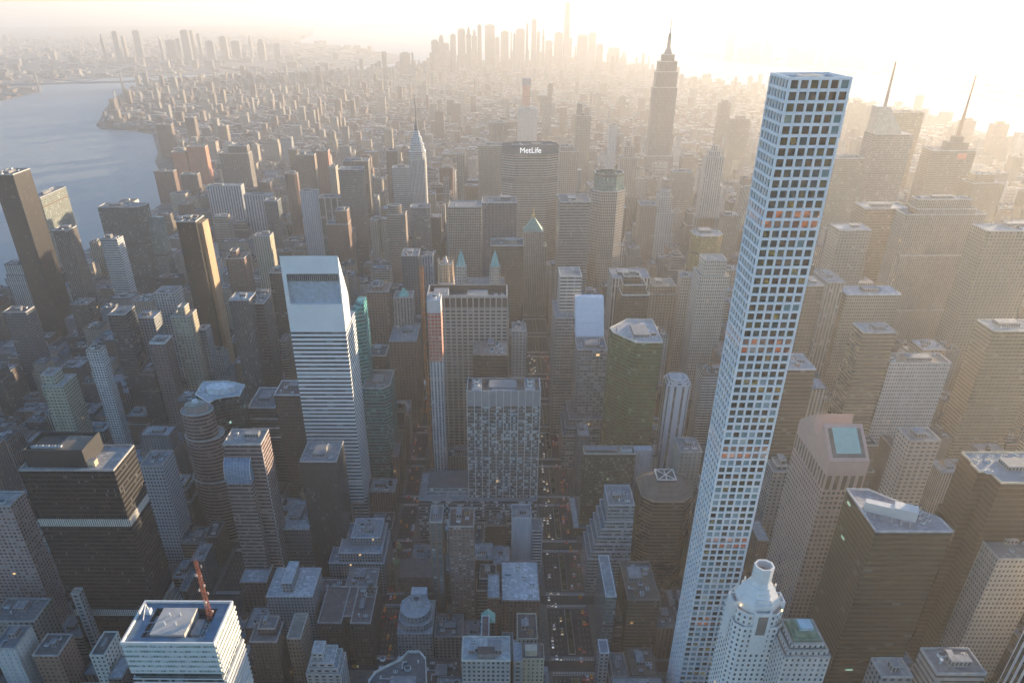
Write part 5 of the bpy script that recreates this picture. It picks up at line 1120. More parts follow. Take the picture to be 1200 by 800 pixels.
def terraces():
    Y = 420.0; P = lambda x, y: at_y(x, y, Y); x0, x1, H = P(713, 592).x, P(744, 592).x, P(728, 592).z
    wall = fac((.32, .34, .35), (.04, .05, .055), (.16, .19, .2), .9, .5, lit=0.007, blind=.3)
    t = [(rect(x0 - 15 + 2.5 * k, x1 + (0 if k < 6 else 0), Y - 7 + 1.2 * k, Y + 34), 0 if k == 0 else H * (.42 + .08 * (k - 1)), H * (.42 + .08 * k)) for k in range(6)]
    t.append((rect(x0, x1, Y, Y + 32), H * .82, H))
    tower('terraced_grey_block', 'grey block climbing from the wide avenue in narrow pale terraces', 'office block', t, wall, (.28, .3, .31), trim=plain((.42, .44, .46), .6), bay=2.4, flo=3.6, short='terraced grey block', clear=(685, 748, 570, 660), n=5)
terraces()
B('teal glass strip', 'long thin teal glass block with white roof rails on the wide avenue', 710, 722.5, 699, 331, 52, fac((.12, .18, .19), (.04, .09, .1), (.12, .2, .21), .95, .6, lit=0.0014), roof=(.3, .34, .36), trim=plain((.55, .58, .6), .5), bay=1.6, flo=3.6, n=6)
B('dark brown glass block', 'dark brown block with rooftop tank and white cooling row', 736, 773.5, 703, 331, 48, fac((.06, .05, .042), (.018, .016, .014), (.05, .045, .04), 1, .5, sp=(.07, .058, .048), lit=0.0035, blind=.12), roof=(.09, .08, .075), trim=plain((.2, .17, .15), .7), bay=2, flo=3.6, n=8, tank=True)
B('small white pavilion', 'little white framed building beside the teal glass strip', 703, 714, 765, 290, 14, grey(2), roof=(.3, .33, .38), trim=plain((.6, .62, .64), .5), n=1, ph=False, name='low_building', cat='building')
# ---- bottom centre
B('snow-dusted low roof', 'low brick block under a wide pale stained roof by the wide avenue', 588, 633, 704, 334, 50, brick(0), roof=(.62, .63, .64), trim=plain((.2, .16, .15), .7), bay=3, flo=3.4, n=5, ph=False, name='brick_building', cat='building')
B('tall brick apartment slab', 'tall narrow brown brick apartment slab with rooftop tank court', 526, 555, 617, 372, 26, fac((.20, .135, .115), (.04, .045, .05), (.22, .24, .25), .55, .42, lit=0.007, blind=.35), roof=(.14, .09, .08), trim=plain((.36, .33, .31), .7), bay=3.3, flo=3.1, tank=True, n=5, cf=.9, name='apartment_tower', cat='apartment tower')
B('slim blue-glazed slab', 'slim dark slab with two columns of blue windows', 503, 518, 612, 374, 24, fac((.12, .105, .095), (.05, .09, .11), (.16, .24, .28), .5, .62, lit=0.0035), roof=(.2, .2, .2), bay=5.5, flo=3.2, n=2, cf=.9, name='apartment_tower', cat='apartment tower')
B('dark brick hotel', 'dark red brick block with ornate cornice behind the pale-roofed block', 570, 594, 616, 470, 26, brick(4, lit=0.0105), roof=(.2, .15, .13), trim=plain((.26, .2, .16), .7), bay=2.4, flo=3.2, tank=True, name='brick_building', cat='building')
B('white modern block', 'plain white wall block with black window strips at the avenue corner', 600, 623, 607, 442, 22, fac((.5, .52, .55), (.015, .015, .018), (.03, .03, .035), .0001, .4, lit=0), roof=(.3, .3, .3), trim=plain((.52, .54, .57), .6), name='office_block', cat='building', n=2)
def striped_end():
    Y = 442.5; x0 = at_y(623.3, 622, Y).x; x1 = at_y(636, 622, Y).x; H = at_y(630, 622, Y).z
    tower('strip_window_block', 'white stepped block with long black window strips facing the wide avenue', 'building', [(rect(x0, x1, Y, Y + 20), 0, H)], fac((.5, .52, .55), (.012, .012, .015), (.03, .03, .03), .86, .45, lit=0, blind=0), (.3, .3, .3), bay=12, flo=3.4, short='white strip-window block', clear=(622, 637, 618, 645), n=0, ph=False)
striped_end()
def scallop_roof():
    Y = 331.0; P = lambda x, y: at_y(x, y, Y); H = zat(486, 727, Y); x0, x1 = P(466, 750).x, P(507, 750).x; cx = (x0 + x1) / 2
    r = tower('drum_roof_apartments', 'pale apartment block stepping up to a rounded white roof and drum', 'apartment block', [(rect(x0, x1, Y, Y + 40), 0, H - 14), (chamf(x0 + 1, x1 - 1, Y + 2, Y + 32, 6), H - 14, H - 7), (ellipse(cx, Y + 17, (x1 - x0) / 2 - 2, 14, 24), H - 7, H)], fac((.36, .38, .40), (.05, .055, .06), (.16, .18, .19), .5, .5, lit=0.0035, blind=.3), (.6, .62, .64), trim=plain((.5, .53, .55), .6), bay=2.8, flo=3.2, short='rounded white roof', clear=(463, 510, 688, 770), ph=False, n=0)
    b = MB(); p = ellipse(cx + 1, Y + 18, 6.0, 5.5, 8); b.walls(p, H - .4, H + 8, 2, 4); b.walls(inset(p, .8)[::-1], H + 5, H + 8); b.cap(inset(p, .8), H + 5); b.build('drum', plain((.52, .55, .57), .6), r)
    place(FAN, 'cooling_fan', r, cx + 1, Y + 18, H + 5, 0, 1.3)
    b = MB(); b.box(cx - 5, cx + 8, Y + 30, Y + 39, H - 14, H + 2); b.build('stair_head', plain((.48, .5, .52), .7), r)
scallop_roof()
def crescent_low():
    H = 66.0; q = [(432, 798), (440, 788), (455, 780), (470, 773), (478, 764), (492, 764), (499, 772), (500, 800), (500, 840), (432, 840)]
    P = [at_z(*c, H) for c in q]; poly = [(p.x, p.y) for p in P]
    if sum(a[0] * c[1] - c[0] * a[1] for a, c in zip(poly, poly[1:] + poly[:1])) < 0: poly = poly[::-1]
    tower('crescent_roof_building', 'curved low building at the bottom edge with pale cornice and fenced plant', 'building', [(poly, 0, H)], tan(2), (.13, .14, .15), trim=plain((.55, .55, .51), .7), short='curved pale-corniced building', clear=(430, 502, 762, 800), n=9, par=1.8)
crescent_low()
def gable_block():
    Y = 250.0; P = lambda x, y: at_y(x, y, Y); x0, x1, H = P(607, 770).x, P(638, 770).x, P(622, 772).z
    r = tower('cream_gabled_building', 'cream stone building with dark pitched gables and tall stepped back wing', 'building', [(rect(x0, x1, Y, Y + 14), 0, H), (rect(x0, x1 - 4, Y + 14, Y + 40), 0, zat(615, 730, Y + 30))], fac((.40, .34, .24), (.05, .05, .045), (.12, .11, .09), .38, .5, lit=0.007), (.14, .11, .11), trim=plain((.42, .36, .27), .7), bay=3, flo=3.6, short='cream gabled building', clear=(604, 640, 714, 800), n=4, tank=True)
    dm = plain((.12, .10, .105), .7); xm = (x0 + x1) / 2
    b = MB(); b.walls(rect(x0 + 1, x1 - 1, Y + 1, Y + 13), H - .3, H + 5, poly1=rect(x0 + 4, x1 - 4, Y + 5, Y + 11)); b.cap(rect(x0 + 4, x1 - 4, Y + 5, Y + 11), H + 5); b.build('hipped_roof', dm, r)
    b = MB(); b.prism([(xm - 4, Y + 2), (xm + 4, Y + 2), (xm + 4, Y + 8), (xm - 4, Y + 8)], H, H + 6); b.build('dormer', plain((.42, .37, .29), .7), r)
gable_block()
def white_terrace():
    Y = 232.0; P = lambda x, y: at_y(x, y, Y); x0, x1, H = P(541, 772).x, P(598, 772).x, P(570, 774).z
    r = tower('white_roof_terraces', 'broad white building with skylit terrace roof at the bottom edge', 'building', [(rect(x0, x1, Y, Y + 22), 0, H)], grey(2), (.55, .56, .56), trim=plain((.55, .54, .48), .6), bay=3, short='white terraced building', clear=(540, 600, 768, 800), n=8)
    b = MB(); b.box(x0 + 10, x1 - 10, Y + 2, Y + 9, H - .3, H + 4, mt=1); b.build('dark_roof', [plain((.2, .19, .19), .7), plain((.05, .045, .045), .8)], r)
    t = tower('grey_crown_block', 'grey block with sloping sides and red-brown sunken roof court', 'building', [(rect(x0 + 12, x1 - 14, Y + 26, Y + 52), 0, zat(575, 752, Y + 26))], brick(2), (.18, .11, .10), trim=plain((.45, .47, .48), .6), short='grey sunken-roof block', clear=(552, 590, 742, 770), n=3)
    g0 = at_y(572, 720, Y + 62); g = thing('green_gabled_house', 'small brick building topped by pale green copper gable', 'building', (g0.x, g0.y, 0))
    b = MB(); b.walls(rect(g0.x - 5, g0.x + 5, g0.y - 4, g0.y + 6), 0, g0.z - 4, 3, 3.5); b.build('facade', brick(2), g)
    b = MB(); z = g0.z - 4; A = [(g0.x - 5.2, g0.y - 4.2, z), (g0.x + 5.2, g0.y - 4.2, z), (g0.x + 5.2, g0.y + 6.2, z), (g0.x - 5.2, g0.y + 6.2, z)]; ra, rb = (g0.x, g0.y - 1, z + 4.5), (g0.x, g0.y + 6.2, z + 4.5)
    b.face([A[0], A[1], ra]); b.face([A[1], A[2], rb, ra]); b.face([A[3], A[0], ra, rb]); b.face([A[2], A[3], rb]); b.build('copper_roof', plain((.16, .36, .28), .6), g)
    FOOT.append((g0.x - 9, g0.x + 9, g0.y - 7, g0.y + 10)); HEROES.append(dict(short='green gabled house', box=(g0.x - 8, g0.x + 8, g0.y - 6, g0.y + 9), H=g0.z, root=g, clear=(560, 585, 715, 735), tiers=[(rect(g0.x - 8, g0.x + 8, g0.y - 6, g0.y + 9), 0, g0.z - 3)]))
white_terrace()
B('white-walled annex', 'white flat-roofed annex with two black roof slots', 602, 612, 775, 245, 20, grey(2), roof=(.5, .53, .56), n=2, ph=False, name='low_building', cat='building')
# synagogue with two onion domes
def domes():
    x1, y0 = at_y(468, 655, 420).x, 411.0; c = at_y(466.5, 640, 432)
    X = c.x; r = thing('domed_temple', 'long dark-roofed temple fronted by two gilded green onion domes', 'temple', (X - -15, 430, 0))
    b = MB(); b.walls(rect(X + 1, X + 34, 413, 441), 0, 17, 3, 5); b.walls(rect(X + 1, X + 34, 413, 441), 17, 24, poly1=rect(X + 1, X + 34, 426, 428)); b.cap(rect(X + 1, X + 34, 426, 428), 24); b.build('hall', plain((.13, .10, .10), .8), r)
    for y in (416.0, 438.0):
        t = MB(); t.walls(chamf(X - 3, X + 3, y - 3, y + 3, 1.8), 0, 29, 2, 4); t.build('turret', plain((.2, .15, .13), .8), r)
        d = MB(); pr_ = [(2.6, 29), (3.5, 31), (3.4, 33), (2.3, 35.2), (.9, 37), (.25, 39.5)]
        for (r0, z0), (r1, z1) in zip(pr_, pr_[1:]): d.walls(ellipse(X, y, r0, r0, 12), z0, z1, poly1=ellipse(X, y, r1, r1, 12))
        d.build('onion_dome', plain((.16, .17, .08), .5, .2), r)
    FOOT.append((X - 3, X + 34, 412, 442)); HEROES.append(dict(short='domed temple', box=(X - 3, X + 34, 413, 441), H=24, root=r, clear=(458, 512, 632, 660), tiers=[(rect(X, X + 34, 413, 441), 0, 20)]))
domes()
# between the avenues, foreground low-rise
B('grey stepped apartments', 'grey apartment block with stepped cluttered roof at the avenue corner', 403, 447, 648, 412, 46, grey(0, lit=0.007), roof=(.42, .43, .46), trim=plain((.45, .47, .5), .6), bay=2.6, flo=3.2, n=9, cf=.8, name='apartment_block', cat='apartment block', tiers=lambda x0, x1, y0, y1, H: [(rect(x0 - 14, x1 + 2, y0 - 3, y1), 0, H - 9), (rect(x0 - 5, x1, y0, y1), 0, H), (rect(x0 + 5, x1 - 2, y0 + 12, y1 - 4), H, H + 8)])
B('brown prewar block', 'big brown brick block with notched front above the near avenue', 372, 434, 730, 322, 44, brick(4, lit=0.0035), roof=(.2, .15, .14), bay=2.6, flo=3.2, n=5, tank=True, cf=.8, name='apartment_block', cat='apartment block', tiers=lambda x0, x1, y0, y1, H: [(rect(x0, x0 + (x1 - x0) * .45, y0, y1), 0, H), (rect(x0 + (x1 - x0) * .45, x0 + (x1 - x0) * .62, y0 + 8, y1), 0, H - .05), (rect(x0 + (x1 - x0) * .62, x1, y0, y1), 0, H + .03)])
B('terraced white apartments', 'white apartment building stepping up in terraces at the bottom edge', 357, 398, 782, 262, 22, fac((.50, .51, .49), (.03, .035, .035), (.1, .11, .11), .5, .45, lit=0.0035), roof=(.5, .51, .5), trim=plain((.5, .52, .52), .6), bay=5, flo=3.3, n=3, cf=.9, name='apartment_block', cat='apartment block', tiers=lambda x0, x1, y0, y1, H: [(rect(x0, x1, y0, y1), 0, H - 7), (rect(x0 + 1.5, x1 - 2, y0 + 2, y1), H - 7, H - 3.5), (rect(x0 + 3, x1 - 5, y0 + 4, y1), H - 3.5, H), (rect(x0 + 4, x0 + 12, y0 + 8, y1 - 2), H, H + 6)])
B('dark brown turreted block', 'dark brown brick tower with white trimmed roof lantern near the striped block', 292, 324, 752, 270, 20, brick(4), roof=(.2, .2, .21), trim=plain((.3, .28, .27), .7), bay=2.6, flo=3.2, n=2, cf=.9, name='brick_building', cat='building', tiers=lambda x0, x1, y0, y1, H: [(rect(x0, x1, y0, y1), 0, H), (rect(x0 + 5, x1 - 2, y0 + 7, y1), H, H + 6)])
B('olive brick slab', 'olive brown brick slab beside the white-trimmed lantern roof', 336, 352, 748, 278, 26, brick(3), roof=(.25, .24, .22), bay=2.8, n=3, cf=.8, name='brick_building', cat='building', tank=True)
B('pale twin-roofed block', 'pale grey apartment block with split snowy roofs', 312, 366, 699, 338, 36, grey(0), roof=(.55, .57, .6), trim=plain((.46, .48, .5), .6), bay=2.6, flo=3.2, n=6, cf=.8, name='apartment_block', cat='apartment block', tiers=lambda x0, x1, y0, y1, H: [(rect(x0, x1, y0, y1), 0, H), (rect(x0 + 12, x0 + 20, y0 + 6, y1 - 3), H, H + 9)])
B('low brown theatre', 'low brown block with two pale roof panels near the oval tower', 281, 312, 682, 385, 24, brick(2), roof=(.5, .52, .55), n=2, ph=False, cf=.8, name='low_building', cat='building')
B('brown block by the curb', 'dark brown brick block with round-topped tank behind the prewar block', 371, 402, 706, 360, 30, brick(0), roof=(.18, .13, .13), n=5, tank=True, cf=.7, name='brick_building', cat='building')
B('mottled corner block', 'mixed brick block with white roof cabin at the avenue edge', 404, 440, 690, 372, 28, brick(2), roof=(.3, .28, .28), n=6, cf=.7, name='brick_building', cat='building')
B('white party-wall house', 'white blank-walled building with raked roof at the bottom corner', -10, 17, 760, 268, 24, fac((.52, .52, .5), (.05, .05, .05), (.1, .1, .1), .12, .3, lit=0), roof=(.2, .22, .24), n=2, cf=.9, name='low_building', cat='building')
B('orange brick house', 'brown building with sunlit orange brick flank and square roof cabin', 38, 68, 768, 270, 22, fac((.27, .15, .10), (.04, .04, .04), (.12, .11, .1), .4, .45), roof=(.16, .15, .15), n=3, cf=.9, name='brick_building', cat='building')
B('arched window studio', 'tan stone block with arched windows and round pale roof tank', -12, 40, 728, 300, 26, tan(1), roof=(.2, .2, .2), n=3, cf=.8, name='stone_building', cat='building')
B('cream roof-garden block', 'cream building with open roof box and plant terrace before the black slab', 105, 122, 768, 262, 24, fac((.50, .49, .45), (.05, .05, .05), (.1, .1, .1), .4, .5, lit=0), roof=(.12, .13, .13), trim=plain((.5, .5, .47), .6), n=2, cf=.9, name='low_building', cat='building')
B('slim stone chimney tower', 'slim grey stone tower standing against the foot of the black slab', 83, 92, 696, 315, 7, grey(0), roof=(.45, .42, .36), ph=False, n=0, cf=.9, name='stone_tower', cat='tower')
# ---- right foreground
B('roof-deck stone block', 'grey stone block with plank walkway and boxes on its roof', 1098, 1156, 789.5, 170, 19, fac((.30, .27, .25), (.05, .045, .045), (.11, .10, .1), 1, .4, lit=0.0014), roof=(.3, .27, .25), n=5, cf=.9)
B('small cap at bottom edge', 'small block at the bottom edge with orange lit roof boxes', 1033, 1070, 793, 176, 14, grey(1), roof=(.4, .38, .36), n=3, cf=.9, name='low_building', cat='building')
B('punched grey flank', 'pale tower of small square windows half hidden past the bronze tower', 1170, 1230, 655, 258, 30, fac((.36, .33, .30), (.06, .055, .05), (.12, .11, .1), .5, .5, lit=0), roof=(.3, .3, .3), bay=2.6, cf=.5)
B('brown tower behind the grid', 'dark brown tower with white roof louvres half hidden by the white grid tower', 921, 956, 433, 492, 34, fac((.10, .068, .05), (.03, .025, .02), (.06, .05, .042), 1, .5, sp=(.115, .08, .06), lit=0.0014), roof=(.42, .42, .43), trim=plain((.5, .5, .5), .6), n=5, cf=.5)
B('stepped glass annex', 'small stepped glass building tucked beside the pink pediment tower', 908, 926, 546, 440, 20, grey(1), roof=(.35, .37, .37), n=1, cf=.5, tiers=lambda x0, x1, y0, y1, H: [(rect(x0, x1, y0, y1), 0, H - 6), (rect(x0 + 4, x1, y0 + 5, y1), H - 6, H - 3), (rect(x0 + 8, x1, y0 + 9, y1), H - 3, H)])
B('white grid block', 'pale gridded office block with low plant boxes, its top catching pink light', 1043, 1115, 425.6, 572, 25, fac((.46, .43, .40), (.07, .065, .06), (.16, .15, .14), .55, .5, lit=0.0007), roof=(.26, .22, .18), trim=plain((.46, .43, .4), .6), bay=2.5, flo=3.9, n=6, cf=.5)
B('paired-window tower', 'beige stone tower with paired windows beside the wedge roof', 1067, 1103, 517, 412, 22, fac((.43, .37, .32), (.06, .055, .05), (.13, .12, .11), .62, .45, lit=0.0007), roof=(.3, .28, .26), bay=4.4, flo=3.7, n=5, cf=.6)
B('banded brown tower', 'brown tower with heavy horizontal bands and white roof decks', 1012, 1051, 390, 572, 26, fac((.17, .13, .09), (.03, .025, .02), (.06, .05, .042), 1, .48, sp=(.19, .145, .10), lit=0), roof=(.45, .44, .42), n=4, cf=.5)
B('small light-roofed slab', 'grey slab with bright white roof patch in golden haze', 1082, 1109, 410, 653, 28, gold, roof=(.6, .6, .6), n=3, cf=.4)
B('broad ribbed slab', 'broad tan ribbed slab with snow white roof edge', 992, 1056, 345.5, 734, 30, fac((.25, .21, .155), (.05, .042, .035), (.085, .075, .06), .5, .6, sp=(.3, .26, .2), lit=0), roof=(.62, .62, .6), trim=plain((.6, .6, .58), .6), n=2, cf=.45, bay=2.6)
B('grey louvred tower', 'pale grey vertical ribbed tower with pinkish sloping roof', 970, 990, 331, 734, 44, fac((.27, .25, .225), (.07, .065, .06), (.18, .17, .16), .5, 1, lit=0), roof=(.5, .42, .4), n=1, cf=.45)
B('chocolate slab', 'plain chocolate brown slab behind the white grid tower', 940, 966, 335, 653, 30, fac((.14, .10, .07), (.05, .04, .03), (.08, .065, .055), .8, .6, lit=0), roof=(.45, .44, .42), n=2, cf=.45)
B('sunlit banded tower', 'tall tower of glinting bronze bands with cream roof rim', 1165, 1232, 388, 572, 30, fac((.24, .175, .10), (.06, .045, .03), (.12, .09, .06), .9, .5, lit=0), roof=(.5, .47, .42), trim=plain((.55, .5, .42), .6), n=3, cf=.5)
B('tan tower with railing roof', 'broad tan slab with rounded white tanks along its roof', 1158, 1230, 271, 760, 34, gold, roof=(.55, .54, .5), n=5, cf=.4)
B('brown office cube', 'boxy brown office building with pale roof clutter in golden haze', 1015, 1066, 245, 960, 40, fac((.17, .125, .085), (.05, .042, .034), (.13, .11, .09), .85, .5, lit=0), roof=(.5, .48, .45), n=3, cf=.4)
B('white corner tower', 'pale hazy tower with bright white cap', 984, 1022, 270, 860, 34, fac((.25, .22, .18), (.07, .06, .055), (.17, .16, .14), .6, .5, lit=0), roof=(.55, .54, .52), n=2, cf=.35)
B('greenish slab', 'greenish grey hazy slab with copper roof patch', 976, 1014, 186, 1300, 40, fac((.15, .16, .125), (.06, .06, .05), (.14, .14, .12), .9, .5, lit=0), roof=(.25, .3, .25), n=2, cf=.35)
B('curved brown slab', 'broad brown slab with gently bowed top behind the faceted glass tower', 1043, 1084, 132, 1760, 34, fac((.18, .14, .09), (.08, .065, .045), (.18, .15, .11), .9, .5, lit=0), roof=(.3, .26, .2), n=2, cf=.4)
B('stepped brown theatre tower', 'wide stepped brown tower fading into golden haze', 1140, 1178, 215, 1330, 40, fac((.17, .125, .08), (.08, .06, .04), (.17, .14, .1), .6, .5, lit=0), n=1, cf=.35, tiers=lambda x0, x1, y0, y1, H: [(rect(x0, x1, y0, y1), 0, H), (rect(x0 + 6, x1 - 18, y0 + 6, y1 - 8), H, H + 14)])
# ---- far east side, towards the river
def black_needle():
    X = -752.0; a = at_x(15, 205, X); H = a.z; y0 = a.y; y1 = at_x(35, 197.5, X).y; x0 = at_y(-4, 205, y0).x - 8
    tower('black_river_tower', 'very tall black slab tower at the river with sunset-lit edge', 'skyscraper', [(rect(x0, X, y0, y1), 0, H)], fac((.022, .017, .016), (.012, .01, .01), (.025, .02, .018), .95, .85, lit=0, blind=.02, wr=.36, gr=.3, jit=.03, spec=.5), (.2, .18, .16), bay=1.6, flo=3.6, short='black river tower', clear=(0, 75, 195, 405), n=5)
black_needle()
def assembly_slab():
    z = 150.0; p0, p1 = at_z(48, 232, z), at_z(76, 219, z)
    X = (p0.x + p1.x) / 2
    tower('glass_assembly_slab', 'thin glass slab catching golden light at the river edge', 'skyscraper', [(rect(X - 22, X, p0.y, p1.y), 0, z)], fac((.30, .26, .20), (.10, .13, .12), (.2, .24, .22), .96, .8, lit=0, gr=.1), (.3, .3, .3), bay=2, flo=3.8, short='golden glass slab', clear=(46, 90, 218, 300), n=1)
assembly_slab()
B('dark gold-ribbed tower', 'dark residential tower with gilded vertical ribs on its lit side', 61, 80, 270, 1010, 26, fac((.12, .10, .09), (.03, .032, .036), (.08, .08, .085), .6, .9, sp=(.05, .05, .05), lit=0.001), roof=(.2, .2, .2), bay=3, cf=.6, n=2)
def teal_pair():
    Y = 1230.0; P = lambda x, y: at_y(x, y, Y); x0, x1, H = P(114, 243).x, P(160, 243).x, P(140, 243).z
    w_ = fac((.07, .10, .11), (.03, .055, .06), (.08, .12, .13), .97, .85, lit=0, gr=.1)
    r = tower('teal_glass_hotel', 'dark teal glass block with angled sunlit corner facet', 'hotel', [([(x0, Y), (x1, Y), (x1 + 8, Y + 10), (x1 + 8, Y + 34), (x0, Y + 34)], 0, H)], w_, (.25, .27, .28), bay=2, flo=3.7, short='teal glass hotel', clear=(112, 190, 240, 320), n=3)
    b = MB(); z1 = zat(176, 263, Y); b.prism(rect(x1 + 8.1, x1 + 30, Y + 6, Y + 34), 0, z1 - 16, bay=2, flo=3.7); b.walls(rect(x1 + 8.1, x1 + 30, Y + 6, Y + 34), z1 - 16, z1 + 6, 2, 3.7, poly1=rect(x1 + 8.1, x1 + 30, Y + 26, Y + 34)); b.cap(rect(x1 + 8.1, x1 + 30, Y + 26, Y + 34), z1 + 6); b.build('slanted_wing', fac((.14, .17, .16), (.10, .14, .13), (.16, .2, .18), .97, .9, lit=0, gr=.1), r)
teal_pair()
B('white concrete tower', 'white ribbed tower with dark louvre strip before the teal hotel', 117, 137, 281, 1110, 24, fac((.48, .49, .48), (.12, .13, .14), (.2, .21, .22), 1, .45, lit=0), roof=(.3, .33, .35), cf=.6, n=2)
def sunlit_flank_tower():
    Y = 800.0; P = lambda x, y: at_y(x, y, Y); x0, x1, H = P(206, 260).x, P(229, 260).x, P(218, 260).z
    r = tower('black_sunlit_tower', 'tall black tower with blazing orange sunlit flank', 'skyscraper', [(rect(x0, x1, Y, Y + 30), 0, H)], fac((.028, .02, .018), (.012, .01, .01), (.025, .02, .018), .8, .6, lit=0, blind=.04, wr=.36, gr=.3, jit=.03, spec=.5), (.18, .16, .15), bay=1.7, flo=3.6, short='black tower with orange flank', clear=(204, 270, 250, 405), n=7)
    b = MB(); b.walls(rect(x1 + .05, x1 + 5, Y + 8, Y + 29), 0, H - 3); b.cap(rect(x1 + .05, x1 + 5, Y + 8, Y + 29), H - 3); b.build('sun_tinted_flank_wall', plain((.34, .2, .11), .5, var=.12, scale=.05), r)  # orange of the low sun put into the flank's colour
sunlit_flank_tower()
B('olive apartment tower', 'pale olive brick apartment tower with stepped top', 47, 62, 440, 628, 20, fac((.36, .35, .26), (.05, .055, .05), (.16, .17, .15), .6, .4, lit=0.0014), roof=(.42, .43, .42), cf=.7, n=3, name='apartment_tower', cat='apartment tower', tiers=lambda x0, x1, y0, y1, H: [(rect(x0, x1 + 9, y0 - 4, y1 + 8), 0, H - 11), (rect(x0, x1, y0, y1), 0, H)])
B('white egg-crate tower', 'white gridded apartment tower with dark green roof', 100.6, 117, 411, 640, 14, fac((.52, .53, .53), (.04, .045, .05), (.12, .13, .14), .68, .6, lit=0.0014), roof=(.12, .17, .16), bay=3.2, flo=3, cf=.7, n=3, name='apartment_tower', cat='apartment tower')
B('dark slab with tan ends', 'dark slab tower framed by two tan blank end walls', 126, 146, 369, 760, 30, fac((.05, .055, .065), (.02, .022, .026), (.06, .065, .075), .9, .6, lit=0), roof=(.3, .3, .3), cf=.6, n=1, name='apartment_tower', cat='apartment tower')
B('crowned brick tower', 'red brick tower with white pointed crown and white corner stripe', 175, 193, 403, 690, 22, fac((.17, .115, .11), (.04, .04, .045), (.12, .11, .11), .5, .45, lit=0.0007), roof=(.3, .3, .3), trim=plain((.55, .56, .56), .5), cf=.7, n=2, par=2.2, name='apartment_tower', cat='apartment tower')
B('teal and tan tower', 'tan apartment tower with teal glass bay and stepped top', 201, 222, 371, 720, 24, fac((.36, .29, .21), (.06, .12, .12), (.15, .22, .21), .5, .55, lit=0.001), roof=(.36, .32, .26), cf=.6, n=1, name='apartment_tower', cat='apartment tower', tiers=lambda x0, x1, y0, y1, H: [(rect(x0, x1, y0, y1), 0, H), (rect(x0 + 7, x1 - 6, y0 + 5, y1 - 4), H, H + 9)])
B('slim blue slab', 'slim blue grey slab beside the teal and tan tower', 231, 241, 387, 740, 18, grey(0), roof=(.5, .52, .53), cf=.6, n=1, name='apartment_tower', cat='apartment tower')
B('ribbed slate tower', 'dark slate office tower with oval white roof ring', 268, 292, 352, 690, 26, fac((.13, .14, .15), (.03, .032, .036), (.07, .075, .08), .7, 1, sp=(.07, .075, .08), lit=0), roof=(.5, .52, .53), bay=1.8, cf=.6, n=3)
B('slate tower twin', 'darker slate block joined behind the oval-roofed slate tower', 293, 309, 356, 705, 30, fac((.075, .08, .085), (.02, .022, .025), (.05, .052, .056), .8, .6, lit=0), roof=(.3, .31, .32), bay=1.8, cf=.6, n=2)
B('dark river office', 'dark blue office tower near the river with white plant box', 3, 30, 366, 820, 22, fac((.07, .08, .095), (.02, .024, .03), (.06, .068, .08), .7, .5, lit=0.0007), roof=(.1, .09, .09), cf=.6, n=2)
B('brick corner tower', 'purple brown brick tower with sunset-lit corner pavilion', 264, 286, 303, 1000, 30, brick(0), roof=(.22, .15, .13), cf=.5, n=1, name='brick_tower', cat='tower', tiers=lambda x0, x1, y0, y1, H: [(rect(x0, x1, y0, y1), 0, H), (rect(x0 + 6, x1 - 12, y0 + 6, y1 - 8), H, H + 9)])
B('tan pilaster block', 'yellowish pilastered stone block with flat top', 297, 316, 277, 1120, 24, fac((.38, .34, .25), (.08, .075, .06), (.15, .14, .12), .4, .8, lit=0), cf=.5, n=1, name='stone_tower', cat='tower')
B('black cube with tan edge', 'black box tower with pale tan edge behind the slant roof', 315, 334, 320, 880, 30, fac((.06, .055, .055), (.02, .02, .022), (.05, .05, .05), .8, .6, lit=0), roof=(.3, .25, .2), cf=.5, n=3)
B('white lattice cube', 'white gridded box block among brick rows', 180, 204, 344, 850, 30, fac((.44, .45, .45), (.05, .055, .06), (.13, .14, .15), .7, .7, lit=0), roof=(.3, .31, .32), bay=4, flo=3.6, cf=.5, n=2, name='apartment_block', cat='apartment block')
B('pale stepped apartment', 'pale apartment block with white water box on top', 158, 180, 373, 800, 26, grey(0), roof=(.5, .51, .52), cf=.5, n=2, name='apartment_block', cat='apartment block')
for args in [
    ('brown river slab', 'brown slab apartment tower by the river, one flank glowing red', 180, 203, 201, 2000, 24, 0), ('grey river slab', 'grey brown slab beside the glowing river slab', 211, 231, 204.5, 1980, 24, 2),
    ('far river tower', 'dark grey tower at the river bend with peach lit edge', 182, 200, 146, 2700, 26, 2), ('small far slab', 'small dark slab inland from the river bend', 216, 227, 138, 2900, 30, 2), ('tan far block', 'tan block glowing warmly far beyond the river bend', 255, 265, 148, 2800, 30, 3)]:
    s_, l_, pl, pr, py, Y, d, bi = args
    B(s_, l_, pl, pr, py, Y, d, brick(bi, lit=0), cf=.5, n=1, name='apartment_tower', cat='apartment tower', roof=(.3, .25, .22))
B('red brick pair', 'bright red brick tower pair glowing in low sun', 218, 240, 172, 2150, 26, fac((.42, .16, .10), (.2, .09, .06), (.25, .12, .09), .4, .45, lit=0), cf=.5, n=1, name='apartment_tower', cat='apartment tower', tiers=lambda x0, x1, y0, y1, H: [(rect(x0, x1, y0, y1), 0, H), (rect(x0 - 46, x0 - 4, y0, y1), 0, H - 14)], roof=(.4, .2, .15))
B('cream-capped dark slab', 'dark ribbed slab with broad cream capped top', 263, 291, 180, 1900, 34, fac((.17, .15, .14), (.06, .055, .055), (.1, .095, .09), .5, .9, lit=0), roof=(.4, .34, .26), cf=.5, n=1, name='apartment_tower', cat='apartment tower', tiers=lambda x0, x1, y0, y1, H: [(rect(x0 - 14, x1, y0, y1), 0, H), (rect(x0 + 10, x1 - 3, y0 + 5, y1 - 5), H, H + 16)])
